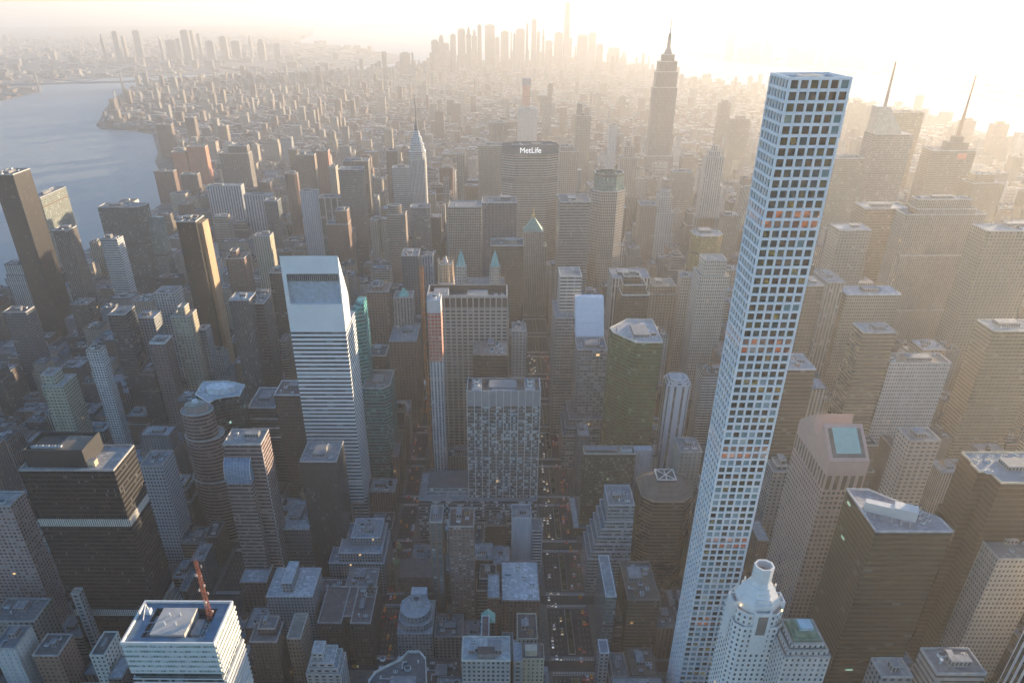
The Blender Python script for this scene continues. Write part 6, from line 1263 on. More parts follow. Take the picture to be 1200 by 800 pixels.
B('white ribbed slab', 'long white ribbed apartment slab below the red brick towers', 242, 282, 218, 1700, 26, fac((.40, .42, .44), (.1, .11, .12), (.16, .17, .18), .5, 1, lit=0), roof=(.4, .4, .4), bay=6, cf=.5, n=2, name='apartment_block', cat='apartment block')
B('second white ribbed slab', 'shorter pale ribbed slab beside the long white one', 285, 318, 229, 1640, 26, fac((.38, .41, .44), (.1, .11, .12), (.16, .17, .18), .5, 1, lit=0), roof=(.42, .42, .42), bay=6, cf=.5, n=2, name='apartment_block', cat='apartment block')
B('dark teal block', 'dark teal block with white roof edge in front of pale slabs', 309, 325, 236, 1500, 30, fac((.08, .10, .115), (.04, .05, .055), (.08, .09, .1), .9, .5, lit=0), roof=(.4, .42, .43), cf=.5, n=1)
B('arched-top tower', 'brown tower with red-lit arched top edge', 333, 347, 204, 1620, 24, brick(0, lit=0), roof=(.4, .22, .16), ch=5, cf=.5, n=0)
B('hazy grey slab', 'hazy grey brown slab beside the red-lit double tower', 347, 368, 182, 1750, 30, brick(3, lit=0), cf=.5, n=1)
B('red-lit double tower', 'maroon double tower with orange lit ribs', 370, 384, 177, 1720, 24, fac((.30, .13, .10), (.12, .07, .06), (.16, .1, .09), .4, .9, lit=0), cf=.5, n=1)
B('cream edged slab', 'pale tan slab with cream edge between maroon and teal slabs', 385, 393, 196, 1700, 30, tan(2, lit=0), cf=.5, n=0)
B('teal grey slab', 'broad teal grey slab with pale side wall', 396, 424, 199, 1330, 30, fac((.11, .13, .14), (.05, .06, .065), (.09, .1, .105), .9, .5, lit=0), roof=(.35, .37, .38), cf=.5, n=1)
B('dark flat-cap tower', 'dark tower with overhanging flat cap and pale top box', 402, 431, 189, 1480, 34, fac((.10, .09, .09), (.05, .048, .048), (.08, .075, .07), .8, .6, lit=0), roof=(.3, .3, .3), cf=.3, n=2)
B('slim chocolate tower', 'slim chocolate tower near the needle-spired skyscraper', 452, 465, 177, 1600, 22, fac((.13, .10, .095), (.06, .05, .048), (.09, .08, .075), .6, .6, lit=0), roof=(.2, .18, .17), cf=.5, n=1)
B('pale banded slab', 'pale grey slab with dark band beside the needle-spired skyscraper', 459, 481, 197, 1440, 30, fac((.36, .37, .37), (.14, .15, .155), (.2, .21, .215), 1, .4, lit=0), roof=(.4, .4, .38), cf=.5, n=1)
B('blue glass slab', 'blue green glass tower at the foot of the needle-spired skyscraper', 480, 503, 244, 1270, 34, fac((.15, .20, .22), (.06, .10, .115), (.14, .19, .2), .95, .75, lit=0), roof=(.3, .33, .35), ch=5, cf=.5, n=1)
B('brown drum-topped tower', 'brown banded tower with round turret top', 453, 472, 252, 1180, 28, fac((.24, .19, .165), (.06, .055, .055), (.12, .1, .095), 1, .45, lit=0), roof=(.22, .18, .17), cf=.5, n=0, ph=False, tiers=lambda x0, x1, y0, y1, H: [(rect(x0, x1 + 4, y0, y1), 0, H), (ellipse((x0 + x1) / 2 - 1, (y0 + y1) / 2, (x1 - x0) * .42, 9, 16), H, H + 13)])
B('beige round-shouldered tower', 'beige stone tower with rounded shoulders', 433, 446, 258, 1230, 20, tan(0, lit=0), ch=4, cf=.5, n=0)
B('maroon stepped block', 'maroon brick block with stepped flat tops', 382, 408, 263, 1260, 34, brick(0, lit=0), cf=.5, n=2, tiers=lambda x0, x1, y0, y1, H: [(rect(x0, x1, y0, y1), 0, H), (rect(x0 + 18, x1 - 1, y0 + 4, y1), H, H + 22)])
B('white lattice slab', 'blue white gridded slab tower with soft hazy top', 351, 371, 225, 1420, 24, fac((.36, .39, .42), (.13, .15, .17), (.19, .21, .23), .5, .5, lit=0), cf=.5, n=1)
B('teal striped block', 'dark teal block with three white vertical stripes', 373, 402, 232, 1370, 30, fac((.34, .37, .38), (.05, .07, .075), (.09, .11, .12), .82, 1, sp=(.08, .1, .105), lit=0), bay=11, cf=.5, n=1)
B('thin round-topped tower', 'thin dark tower with rounded top standing alone in the haze', 535, 544, 181, 1560, 18, fac((.22, .19, .16), (.09, .08, .07), (.13, .12, .1), .5, .6, lit=0), ch=4, cf=.5, n=0, ph=False)
B('dark flat block', 'dark flat-roofed block behind the orange hoist mast', 470, 490, 300, 930, 36, fac((.09, .095, .11), (.035, .038, .045), (.07, .075, .085), .6, .5, lit=0.0007), roof=(.3, .32, .34), cf=.5, n=5)
B('pale bow-front block', 'pale blue ribbed block beside the dark flat-roofed block', 491, 507, 300, 950, 20, fac((.34, .37, .40), (.14, .16, .18), (.2, .22, .24), .5, 1, lit=0), roof=(.25, .27, .28), cf=.5, n=3)
B('ornate brown tower', 'brown stone tower with ornate ragged crown past the striped tower', 430, 455, 342, 800, 34, brick(1, lit=0.0035), roof=(.3, .2, .17), cf=.7, n=2, tiers=lambda x0, x1, y0, y1, H: [(rect(x0, x1, y0, y1), 0, H), (rect(x0 + 5, x1 - 8, y0 + 6, y1 - 8), H, H + 5)])
def green_cap():
    r = B('green pyramid stub', 'grey brown ribbed tower with small bright green pyramid cap', 461, 483, 349, 790, 26, fac((.27, .235, .215), (.06, .055, .055), (.13, .12, .11), .4, .9, lit=0.001), roof=(.25, .22, .2), cf=.6, n=0, ph=False)
    h = HEROES[-1]; x0, x1, y0, y1 = h['box']; cx, cy = (x0 + x1) / 2, y0 + 12; b = MB(); b.prism(rect(cx - 6, cx + 6, cy - 6, cy + 6), h['H'] - .3, h['H'] + 9, poly1=rect(cx - .4, cx + .4, cy - .4, cy + .4)); b.build('pyramid_roof', plain((.12, .38, .33), .5), r)
green_cap()
B('black low tower', 'black low tower with single white roof hatch beside the teal banded tower', 429, 452, 417, 650, 30, fac((.05, .045, .045), (.015, .015, .016), (.04, .04, .04), .7, .5, lit=0.0014), roof=(.10, .10, .11), cf=.6, n=1)
B('cluttered grey block', 'grey brown block with crowded roof plant before the hoist mast', 456, 488, 400, 740, 60, brick(1, lit=0.0052), roof=(.3, .33, .35), cf=.7, n=10)
# ------------------------------------------------------------------ distant skylines
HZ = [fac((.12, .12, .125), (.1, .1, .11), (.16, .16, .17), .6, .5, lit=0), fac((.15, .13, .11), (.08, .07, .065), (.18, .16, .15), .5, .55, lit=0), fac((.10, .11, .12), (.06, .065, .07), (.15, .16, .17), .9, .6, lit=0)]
def far_tower(pl, pr, py, Y, dep, label, group, top=None, i=0):
    a, c = at_y(pl, py, Y), at_y(pr, py, Y); x0, x1, H = a.x, c.x, max(20, a.z)
    r = thing('distant_tower', label, 'tower', ((x0 + x1) / 2, Y + dep / 2, 0), group)
    b = MB(); w_ = x1 - x0; p = rect(x0, x1, Y, Y + dep)
    if top == 'point':
        b.walls(p, 0, H * .82, 5, 4); b.cap(p, H * .82); q = inset(p, w_ * .2); b.walls(q, H * .82, H * .9, 5, 4); b.walls(q, H * .9, H, poly1=inset(q, w_ * .28)); 
    elif top == 'step':
        b.walls(p, 0, H * .8, 5, 4); b.cap(p, H * .8); q = inset(p, w_ * .14); b.walls(q, H * .8, H * .93, 5, 4); b.cap(q, H * .93); q2 = inset(q, w_ * .12); b.walls(q2, H * .93, H, 5, 4); b.cap(q2, H)
    elif top == 'round':
        b.walls(p, 0, H * .94, 5, 4); q = inset(p, w_ * .12); b.walls(p, H * .94, H * .985, poly1=q); q2 = inset(q, w_ * .16); b.walls(q, H * .985, H, poly1=q2); b.cap(q2, H)
    else:
        b.walls(p, 0, H, 5, 4); b.cap(p, H); q = inset(p, w_ * .22); b.walls(q, H, H + 7, 5, 4); b.cap(q, H + 7)
    b.build('facade', HZ[i % 3], r)
    return r
G1, G2, G3 = 'towers of the hazy downtown skyline', 'towers of the skyline across the wide river', 'towers of the hazy skyline beyond the bridge'
DT = [(70, 105, 222), (105, 140, 192, 'step'), (141, 165, 238), (172, 202, 190), (212, 255, 155, 'round'), (258, 285, 138, 'point'), (288, 318, 155, 'point'), (320, 343, 138), (360, 415, 138), (416, 440, 205), (447, 490, 173), (500, 508, 178), (515, 528, 185), (530, 578, 160), (585, 598, 125, 'round'), (615, 642, 108), (644, 661, 175), (672, 686, 152, 'step'), (690, 728, 225), (740, 784, 180), (822, 834, 210), (865, 920, 186, 'round'), (926, 966, 182), (968, 1003, 240, 'round'), (1033, 1092, 258, 'round'), (1105, 1128, 278, 'point')]
dl = ['boxy hazy downtown tower', 'stepped hazy downtown tower', 'round-topped hazy downtown tower', 'pointed hazy downtown tower']
sh = {None: dl[0], 'step': dl[1], 'round': dl[2], 'point': dl[3]}
rk = {}
ORD = ['first', 'second', 'third', 'fourth', 'fifth', 'sixth', 'seventh', 'eighth', 'ninth', 'tenth', 'eleventh', 'twelfth', 'thirteenth', 'fourteenth', 'fifteenth', 'sixteenth', 'seventeenth', 'eighteenth']
def ranked(key, tail):
    rk[key] = rk.get(key, -1) + 1; return f'{key}, {ORD[rk[key]]} {tail}'
for k, e in enumerate(DT):
    tp = e[3] if len(e) > 3 else None
    far_tower(490 + e[0] / 4.615, 490 + e[1] / 4.615, e[2] / 4.615, 6150 + (k * 337) % 760, 45, ranked(sh[tp], 'of its kind counting from the bridge side'), G1, tp, k)
def tall_taper():
    Y = 6700.0; cx = at_y(664.5, 30, Y).x; H = at_y(665, 3, Y).z; r = thing('tapered_glass_skyscraper', 'tallest tapering glass skyscraper of the hazy downtown skyline', 'skyscraper', (cx, Y, 0))
    w0 = (at_y(668, 60, Y).x - at_y(660, 60, Y).x) / 2; b = MB(); p = chamf(cx - w0, cx + w0, Y - w0, Y + w0, 1); q = chamf(cx - w0 * .78, cx + w0 * .78, Y - w0 * .78, Y + w0 * .78, w0 * .5)
    b.walls(p, 0, H, 6, 4, poly1=q); b.cap(q, H); b.build('facade', HZ[2], r); b = MB(); b.bar((cx, Y, H), (cx, Y, H + 124), 4, 6, .5); b.build('spire', STEEL, r)
tall_taper()
JC = [(140, 175, 62, 'round'), (188, 212, 145), (222, 242, 142), (250, 272, 120), (278, 296, 120), (308, 348, 115, 'round'), (420, 465, 142), (470, 498, 168), (512, 558, 102, 'step'), (565, 592, 155), (630, 655, 135), (660, 720, 165), (735, 770, 175), (775, 803, 158), (893, 930, 172), (985, 1040, 225), (1050, 1078, 240)]
for k, e in enumerate(JC):
    pl, pr = 820 + e[0] / 4, 820 + e[1] / 4; Y = 7420 - max(0, (pl - 860)) * 7.6; tp = e[3] if len(e) > 3 else None
    far_tower(pl, pr, 20 + e[2] / 4, Y + 30, 45, ranked(sh[tp].replace('downtown', 'riverside'), 'across the bright river counting away from downtown'), G2, tp, k + 1)
BK = [(75, 92, 97, 'point'), (150, 180, 88), (205, 220, 115), (270, 310, 82), (420, 435, 110, 'point'), (465, 520, 138), (522, 548, 130), (550, 595, 75, 'round'), (605, 625, 82), (648, 665, 100), (700, 745, 145), (780, 820, 118), (850, 900, 145), (948, 965, 108, 'point'), (1000, 1040, 130, 'step'), (1100, 1135, 158)]
for k, e in enumerate(BK):
    tp = e[3] if len(e) > 3 else None
    far_tower(100 + e[0] / 5, 100 + e[1] / 5, 20 + e[2] / 5, 7600 + (k * 211) % 700, 45, ranked(sh[tp].replace('downtown', 'far-shore'), 'beyond the suspension bridge counting inland'), G3, tp, k + 2)
for (pl, pr, py, Y, lb) in ((999, 1015, 121, 2900, 'flat-topped block in golden haze behind the faceted glass tower'), (1016, 1024, 127, 2800, 'narrow block in golden haze behind the faceted glass tower'), (1130, 1145, 142, 2500, 'square block beyond the tall aerial in golden haze'), (1167, 1184, 146, 2450, 'stepped block at the golden waterfront edge'), (1005, 1020, 165, 2100, 'pale block beside the faceted glass tower in golden haze'), (468, 480, 63, 5900, 'small square block on the low hazy shore before downtown'), (447, 452, 62, 5900, 'thin block on the low hazy shore before downtown'), (845, 857, 121, 2500, 'slim dark tower with rounded head in golden haze'), (858, 880, 140, 2300, 'broad flat block in golden haze beside the tall white grid'), (930, 945, 180, 1900, 'hazy tan block close beside the tall white grid tower'), (718, 727, 160, 2300, 'thin pale block in the haze near the domed tan tower'), (752, 764, 205, 1900, 'hazy tan block in front of the masted skyscraper'), (800, 818, 185, 2000, 'hazy block with flat top beside the masted skyscraper'), (690, 700, 178, 2300, 'hazy block behind the mansard-topped tower')):
    far_tower(pl, pr, py, Y, 34, lb, None, None, 1)
# chimneys of the riverside power plant
for (px, py, lb) in ((134, 107, 'outermost'), (145, 109, 'second'), (164, 107, 'third'), (178, 106, 'innermost')):
    g = at_z(px + 3, 124, 0); H = at_y(px, py, g.y).z; r = thing('chimney', f'{lb} slender pale chimney of the plant on the river bend', 'chimney', (g.x, g.y, 0), 'power plant chimneys on the river bend')
    b = MB(); b.bar((g.x, g.y, 0), (g.x, g.y, H), 5.5, 10, 3.6); b.build('shaft', plain((.42, .36, .33), .7), r)
    b = MB(); b.bar((g.x, g.y, H), (g.x, g.y, H + 3), 4.0, 10, 4.0); b.build('cap', DARK, r)
# suspension bridge
def bridge():
    A, Z = at_z(-60, 101, 42), at_z(196, 94.5, 42); d = Z - A; L_ = d.length; d.normalize(); n = Vector((-d.y, d.x, 0))
    r = thing('suspension_bridge', 'steel suspension bridge crossing the pale river in haze', 'bridge', ((A.x + Z.x) / 2, (A.y + Z.y) / 2, 0)); m_ = plain((.16, .17, .19), .7)
    b = MB(); q = [A - n * 16, Z - n * 16, Z + n * 16, A + n * 16]; b.prism([(p.x, p.y) for p in q][::-1], 36, 46, bottom=True); b.build('deck', m_, r)
    T = []
    for px in (44, 143):
        t = min((i / 400 for i in range(401)), key=lambda f: abs(to_px(A + d * L_ * f)[0] - px)); c = A + d * L_ * t; T.append(c)
        for s in (-1, 1):
            b = MB(); p0 = c + n * s * 15; b.bar((p0.x, p0.y, -3), (p0.x, p0.y, 104), 7, 6, 4.5); b.build('tower_leg', m_, r)
        b = MB(); p0, p1 = c - n * 15, c + n * 15
        for z in (62, 80, 99): b.bar((p0.x, p0.y, z), (p1.x, p1.y, z), 3, 4)
        b.build('cross_beam', m_, r)
    for s in (-1, 1):
        b = MB(); pts = []
        for k in range(25):
            f = k / 24; c = T[0].lerp(T[1], f) + n * s * 15; pts.append(Vector((c.x, c.y, 50 + 53 * (2 * f - 1) ** 2)))
        ends = [A + n * s * 15, Z + n * s * 15]
        pts = [Vector((ends[0].x, ends[0].y, 46))] + pts + [Vector((ends[1].x, ends[1].y, 46))]
        for p, q in zip(pts, pts[1:]): b.bar(p, q, 1.3, 4)
        b.build('cable', m_, r)
bridge()
b = MB(); pier = [(-2050, 4150), (-2040, 4050), (-1700, 3420), (-1640, 3380)]

# ------------------------------------------------------------------ blocks of ordinary buildings
LOOKS = [('brown brick', brick(0, lit=0.0042)), ('reddish brick', brick(1, lit=0.0042)), ('dark brick', brick(4, lit=0.0042)), ('olive brick', brick(3, lit=0.0042)), ('dusky brick', brick(2, lit=0.0042)),
         ('tan stone', tan(0, lit=0.0035)), ('cream stone', tan(2, lit=0.0035)), ('grey stone', grey(1, lit=0.0035)), ('pale grey', grey(2, lit=0.0035)), ('slate grey', grey(3, lit=0.0035)), ('dark glass', curtain((.06, .065, .07), (.015, .02, .022), (.06, .07, .075), lit=0.0035)), ('white brick', fac((.46, .46, .45), (.05, .05, .055), (.13, .13, .13), .45, .5, blind=.25, lit=0.0035))]
def variants(c, glassy=False):
    if glassy: return [LOOKS[10][1], curtain((.10, .11, .115), (.02, .025, .03), (.05, .06, .065)), fac((.05, .055, .06), (.015, .02, .022), (.05, .06, .06), 1.0, .55)]
    d = tuple(x * .62 for x in c); l = tuple(min(.6, x * 1.3) for x in c)
    return [fac(c, wx=.38, wy=.48, blind=.12), fac(c, wx=.7, wy=.42, blind=.12, sp=d), fac(l, wx=.5, wy=.8, sp=d, blind=.08), fac(c, wx=.3, wy=.6, sp=d, blind=.15), fac(c, wx=.94, wy=.44, sp=l, blind=.1)]
_lc = [BRICK[0], BRICK[1], BRICK[4], BRICK[3], BRICK[2], TANB[0], TANB[2], GREYS[1], GREYS[2], GREYS[3], None, (.46, .46, .45)]
LOOKV = [variants(c, c is None) for c in _lc]
ROOFS = [('a pale roof', (.40, .42, .44)), ('a dark tar roof', (.06, .06, .06)), ('a grey roof', (.18, .19, .2)), ('a brownish roof', (.14, .115, .10))]
class Lot: pass
LOTS = []
rf = random.Random(11)
def east_shore(y):
    pts = [(-900, -880), (1000, -930), (1327, -905), (1390, -848), (1500, -854), (1677, -869), (2068, -950), (2267, -1010), (2471, -1120), (2626, -1190), (2834, -1260), (3290, -1450)]
    for (a, x), (c, z) in zip(pts, pts[1:]):
        if a <= y <= c: return x + (z - x) * (y - a) / (c - a)
    return -1400
CLEAR = [(h['clear'], (Vector(((h['box'][0] + h['box'][1]) / 2, h['box'][2], 0)) - Vector((CX, CY, 0))).length) for h in HEROES if h['clear']]
def road_clear(xa, xb, ya, yb):
    y = ya
    while y < yb:
        a, c, d_ = to_px((xa, y + 40, 0)), to_px((xb, y + 40, 0)), to_px((xa, y, 0)); CLEAR.append(((min(a[0], d_[0]), c[0], a[1], d_[1]), math.hypot((xa + xb) / 2 - CX, y - CY))); y += 40
road_clear(PARK - 20, PARK + 17, 290, 900); road_clear(LEX - 9, LEX + 9, 340, 760); road_clear(THIRD - 6, THIRD + 6, 380, 560)
def box_px(x0, x1, y0, y1, h, h0=0):
    P = [to_px((x, y, z)) for x in (x0, x1) for y in (y0, y1) for z in (h0, h)]
    if any(p is None for p in P): return None
    return min(p[0] for p in P), max(p[0] for p in P), min(p[1] for p in P), max(p[1] for p in P)
def fit(x0, x1, y0, y1, h):
    d = math.hypot((x0 + x1) / 2 - CX, y0 - CY)
    while h > 9:
        q = box_px(x0, x1, y0, y1, h, h * .6)
        if q is None: return h
        ok = True
        for (a, c, e, f), dd in CLEAR:
            if dd > d + 4 and q[0] < c - 1 and q[1] > a + 1 and q[2] < f and q[3] > e: ok = False; break
        if ok: return h
        h *= .86
    return 9
def height(xm, ym, corner):
    r = rf.random()
    if ym > 1900: h = rf.uniform(12, 30) if r < .8 else rf.uniform(30, 60) if r < .96 else rf.uniform(60, 105)
    elif xm < -330:
        h = rf.uniform(11, 24) if r < .6 else rf.uniform(24, 52) if r < .88 else rf.uniform(52, 100)
        if ym > 1000: h *= 1.1
    elif ym < 620:
        h = rf.uniform(16, 34) if r < .45 else rf.uniform(34, 62) if r < .9 else rf.uniform(60, 85)
        if xm > 170: h *= 1.5
    elif ym < 1500: h = rf.uniform(28, 60) if r < .45 else rf.uniform(60, 120) if r < .9 else rf.uniform(110, 160)
    else: h = rf.uniform(22, 50) if r < .6 else rf.uniform(50, 110)
    if corner: h *= 1.2
    return h
for s in range(60, 27, -1):
    ya, yb = (60 - s) * 80.5 + 9, (61 - s) * 80.5 - 9
    for (a, ha), (c, hc) in zip(AVES, AVES[1:]):
        bx0, bx1 = a + ha, c - hc
        if bx0 < FIRST - 20: bx0 = east_shore(ya) + 40
        if bx1 - bx0 < 12: continue
        # out of view altogether
        pl = [to_px((x, y, z)) for x in (bx0, bx1) for y in (ya, yb) for z in (0, 60)]
        if any(p is None for p in pl) or max(p[0] for p in pl) < -40 or min(p[0] for p in pl) > 1240 or min(p[1] for p in pl) > 900: continue
        for row in (0, 1):
            y0, y1 = (ya, ya + 29.5) if row == 0 else (yb - 29.5, yb)
            iv = [(bx0, bx1)]
            for f in FOOT:
                if f[2] < y1 + 1 and f[3] > y0 - 1:
                    nv = []
                    for p, q in iv:
                        if f[1] + 1.5 <= p or f[0] - 1.5 >= q: nv.append((p, q)); continue
                        if f[0] - 1.5 > p: nv.append((p, f[0] - 1.5))
                        if f[1] + 1.5 < q: nv.append((f[1] + 1.5, q))
                    iv = nv
            for p, q in iv:
                x = p
                while q - x > 6:
                    w_ = rf.uniform(13, 34) if ya < 1000 else rf.uniform(18, 46)
                    if q - (x + w_) < 9: w_ = q - x
                    x2 = min(q, x + w_); L = Lot(); L.x0, L.x1 = x, x2 - .25
                    back = rf.uniform(0, 7) if rf.random() < .7 else 0
                    L.y0, L.y1 = (y0, y1 - back) if row == 0 else (y0 + back, y1)
                    L.h = fit(L.x0, L.x1, L.y0, L.y1, height((x + x2) / 2, ya, x == p or x2 == q))
                    L.look = rf.randrange(len(LOOKS)) if ya < 1000 or rf.random() < .6 else rf.choice((5, 6, 7, 8))
                    if x > 200 and ya < 1500: L.look = rf.choice((0, 3, 5, 5, 6, 7, 9, 10))
                    L.roof = rf.choice((0, 0, 1, 2, 2, 3)); L.step = L.h > 24 and rf.random() < .4; L.seed = rf.random(); L.tank = L.h > 18 and ya < 900 and rf.random() < .45
                    LOTS.append(L); x = x2
# ---- which of them the camera can see, and how large
bv, bf = [], []
def addbox(poly, z0, z1):
    n = len(bv); k = len(poly)
    bv.extend((p[0], p[1], z0) for p in poly); bv.extend((p[0], p[1], z1) for p in poly)
    for i in range(k): j = (i + 1) % k; bf.append((n + i, n + j, n + k + j, n + k + i))
    bf.append(tuple(range(n + k, n + 2 * k)))
for h in HEROES:
    for poly, z0, z1 in h['tiers']: addbox(poly, z0, z1)
for L in LOTS: addbox(rect(L.x0, L.x1, L.y0, L.y1), 0, L.h)
tree_ = BVHTree.FromPolygons(bv, bf)
def qarea(q):
    P = [to_px(p) for p in q]
    if any(p is None for p in P): return 0
    return abs(sum(P[i][0] * P[(i + 1) % 4][1] - P[(i + 1) % 4][0] * P[i][1] for i in range(4))) / 2
for L in LOTS:
    x0, x1, y0, y1, h = L.x0, L.x1, L.y0, L.y1, L.h
    fs = [([(x0, y0, h), (x1, y0, h), (x1, y1, h), (x0, y1, h)], Vector((0, 0, 1))), ([(x0, y0, 0), (x1, y0, 0), (x1, y0, h), (x0, y0, h)], Vector((0, -1, 0)))]
    if x0 > CX: fs.append(([(x0, y0, 0), (x0, y1, 0), (x0, y1, h), (x0, y0, h)], Vector((-1, 0, 0))))
    if x1 < CX: fs.append(([(x1, y0, 0), (x1, y1, 0), (x1, y1, h), (x1, y0, h)], Vector((1, 0, 0))))
    L.score = 0; L.px = None; sx = sy = sn = 0
    for q, nrm in fs:
        A = qarea(q)
        if A < 1: continue
        q = [Vector(p) for p in q]; vis = 0
        for i in (.15, .5, .85):
            for j in (.15, .5, .85):
                p = q[0] + (q[1] - q[0]) * i + (q[3] - q[0]) * j + nrm * .4; pp = to_px(p)
                if pp is None or not (0 <= pp[0] <= 1200 and 0 <= pp[1] <= 800): continue
                d = (CAM - p); ln = d.length; d.normalize()
                if tree_.ray_cast(p, d, ln)[0] is None: vis += 1; sx += pp[0]; sy += pp[1]; sn += 1
        L.score += A * vis / 9
    if sn: L.px = (sx / sn, sy / sn)
LOTS.sort(key=lambda L: -L.score)
N_IND = 210
IND = [L for L in LOTS[:N_IND] if L.score > 8]; REST = LOTS[len(IND):]
# ---- labels: what it looks like, and which landmark it stands by
def relation(L):
    x, y = L.px; best = []
    for h in HEROES:
        c = h['clear']
        if not c: continue
        bot = to_px(((h['box'][0] + h['box'][1]) / 2, h['box'][2], 0)); y1 = min(800, bot[1]) if bot else c[3]
        dx = max(c[0] - x, 0, x - c[1]); dy = max(c[2] - y, 0, y - y1); best.append((math.hypot(dx, dy), h, c, y1))
    best.sort(key=lambda t: t[0]); out = []
    for d, h, c, y1 in best[:5]:
        nm = h['short']; hy = h['box'][2]
        if c[0] - 2 <= x <= c[1] + 2: rel = 'in front of' if L.y0 < hy else 'behind'
        else: rel = 'beside' if abs(L.y0 - hy) < 70 else ('diagonally before' if L.y0 < hy else 'diagonally behind')
        out.append(f'{rel} the {nm}')
    lf = [t for t in best if t[2][1] < x][:1]; rg = [t for t in best if t[2][0] > x][:1]
    if lf and rg: out.insert(1, f"between the {lf[0][1]['short']} and the {rg[0][1]['short']}")
    return out
NUM = ['two', 'three', 'four', 'five', 'six', 'seven', 'eight', 'nine', 'ten', 'eleven', 'twelve', 'thirteen', 'fourteen', 'fifteen', 'sixteen', 'seventeen', 'eighteen', 'nineteen', 'twenty']
USED = set(o.get('label') for o in bpy.data.objects if o.get('label'))
def make_label(L):
    hw = 'low' if L.h < 20 else 'mid-rise' if L.h < 48 else 'tall'; look = LOOKS[L.look][0]
    noun = 'block' if (L.x1 - L.x0) > 24 else 'building'; roof = ROOFS[L.roof][0]
    feats = ([f'with a water tank'] if L.tank else []) + ([f'with a stepped top'] if L.step else []) + [f'with {roof}']
    rel = relation(L); cand = []
    for rl in rel:
        for ft in feats: cand.append(f'{hw} {look} {noun} {ft} {rl}')
    for rl in rel: cand.append(f'{hw} {look} {noun} {rl}')
    for rl in rel:
        for wd in ('narrow', 'broad', 'squat'): cand.append(f'{hw} {wd} {look} {noun} {feats[0]} {rl}')
    for c in cand:
        if len(c.split()) <= 16 and c not in USED: USED.add(c); return c
    return cand[0]
def lot_tiers(L):
    p = rect(L.x0, L.x1, L.y0, L.y1)
    if not L.step: return [(p, 0, L.h)]
    k = random.Random(L.seed); d = k.uniform(1.5, 3.5); w_ = min(L.x1 - L.x0, L.y1 - L.y0)
    d = min(d, w_ * .14); t = [(p, 0, L.h * k.uniform(.72, .86)), (inset(p, d), 0, L.h)]
    t[1] = (t[1][0], t[0][2], L.h)
    if k.random() < .4: t.append((inset(p, d * 2.1), L.h, L.h + 4)); 
    return t
NAMES = {0: 'brick_building', 1: 'brick_building', 2: 'brick_building', 3: 'brick_building', 4: 'brick_building', 5: 'stone_building', 6: 'stone_building', 7: 'stone_building', 8: 'apartment_building', 9: 'apartment_building', 10: 'glass_building', 11: 'brick_building'}
for L in IND:
    k = random.Random(L.seed); big = L.score > 60; tf = k.choice((.6, 1.0, 1.5))
    tower(NAMES[L.look], make_label(L), 'building', lot_tiers(L), k.choice(LOOKV[L.look]), ROOFS[L.roof][1], trim=plain(tuple(c * tf for c in (.2, .19, .18)), .7), bay=k.uniform(2.4, 3.4), flo=k.uniform(3.1, 3.6),
          group='ordinary buildings filling the blocks', n=(k.randint(6, 13) if L.score > 300 else k.randint(3, 8) if big else 2), tank=L.tank, rng=k, hero=False)
b = MB(); rb = [roofm(c) for _, c in ROOFS]; mats = [m_ for _, m_ in LOOKS] + rb + [GREY, WOOD]
nl = len(LOOKS)
for L in REST:
    k = random.Random(L.seed)
    for poly, z0, z1 in lot_tiers(L):
        b.walls(poly, z0, z1, 3, 3.4, L.look); b.cap(poly, z1, nl + L.roof)
    tp = lot_tiers(L)[-1]; x0, x1, y0, y1 = bbox(inset(tp[0], 2)); z = tp[2]
    if x1 - x0 > 5 and y1 - y0 > 5:
        for _ in range(k.randint(1, 3)):
            w_, d_ = k.uniform(2, min(9, (x1 - x0) * .6)), k.uniform(2, min(7, (y1 - y0) * .6)); x, y = k.uniform(x0, x1 - w_), k.uniform(y0, y1 - d_)
            b.box(x, x + w_, y, y + d_, z, z + k.uniform(1.5, 4.5), nl + 4 if k.random() < .5 else L.look, mt=nl + k.randrange(4))
o = b.build('background_buildings', mats); o['kind'] = 'stuff'; o['label'] = 'mass of lesser city buildings between and behind the landmarks'; o['category'] = 'buildings'

# ------------------------------------------------------------------ the far city as one mass
def inside(poly, x, y):
    c = False; n = len(poly)
    for i in range(n):
        (x0, y0), (x1, y1) = poly[i], poly[i - 1]
        if (y0 > y) != (y1 > y) and x < (x1 - x0) * (y - y0) / (y1 - y0) + x0: c = not c
    return c
rg = random.Random(5)
b = MB(); fm = [fac(c, (.09, .085, .08), (.16, .15, .15), .42, .5, lit=0) for c in ((.13, .085, .07), (.16, .125, .10), (.14, .14, .14), (.11, .08, .07), (.2, .185, .17))]; mats = fm + [roofm((.34, .34, .35)), roofm((.2, .19, .19)), roofm((.5, .5, .5))]
y = YMAX + 10.0
while y < 7000:
    x = -2300.0
    while x < 1900:
        bw = rg.uniform(150, 230)
        for r_ in (0, 1):
            xx = x + 9
            while xx < x + bw - 18:
                w_ = rg.uniform(9, 34); yy = y + r_ * 32; d_ = rg.uniform(22, 30)
                if inside(MANH, xx - 25, yy) and inside(MANH, xx + w_ + 25, yy + d_):
                    t = rg.random(); h = rg.uniform(10, 21) if t < .86 else rg.uniform(21, 46) if t < .975 else rg.uniform(50, 95)
                    if y > 5700 and x > -900: h *= 1.5
                    if abs(xx - 180) < 500 and y < 3600: h *= 1.35
                    m_ = rg.randrange(5); b.walls(rect(xx, xx + w_, yy, yy + d_), 0, h, 4, 3.6, m_); b.cap(rect(xx, xx + w_, yy, yy + d_), h, 5 + rg.randrange(3))
                    if rg.random() < .5: b.box(xx + w_ * .3, xx + w_ * .6, yy + 6, yy + 12, h, h + 4, m_)
                xx += w_ + .5
        x += bw
    y += 80
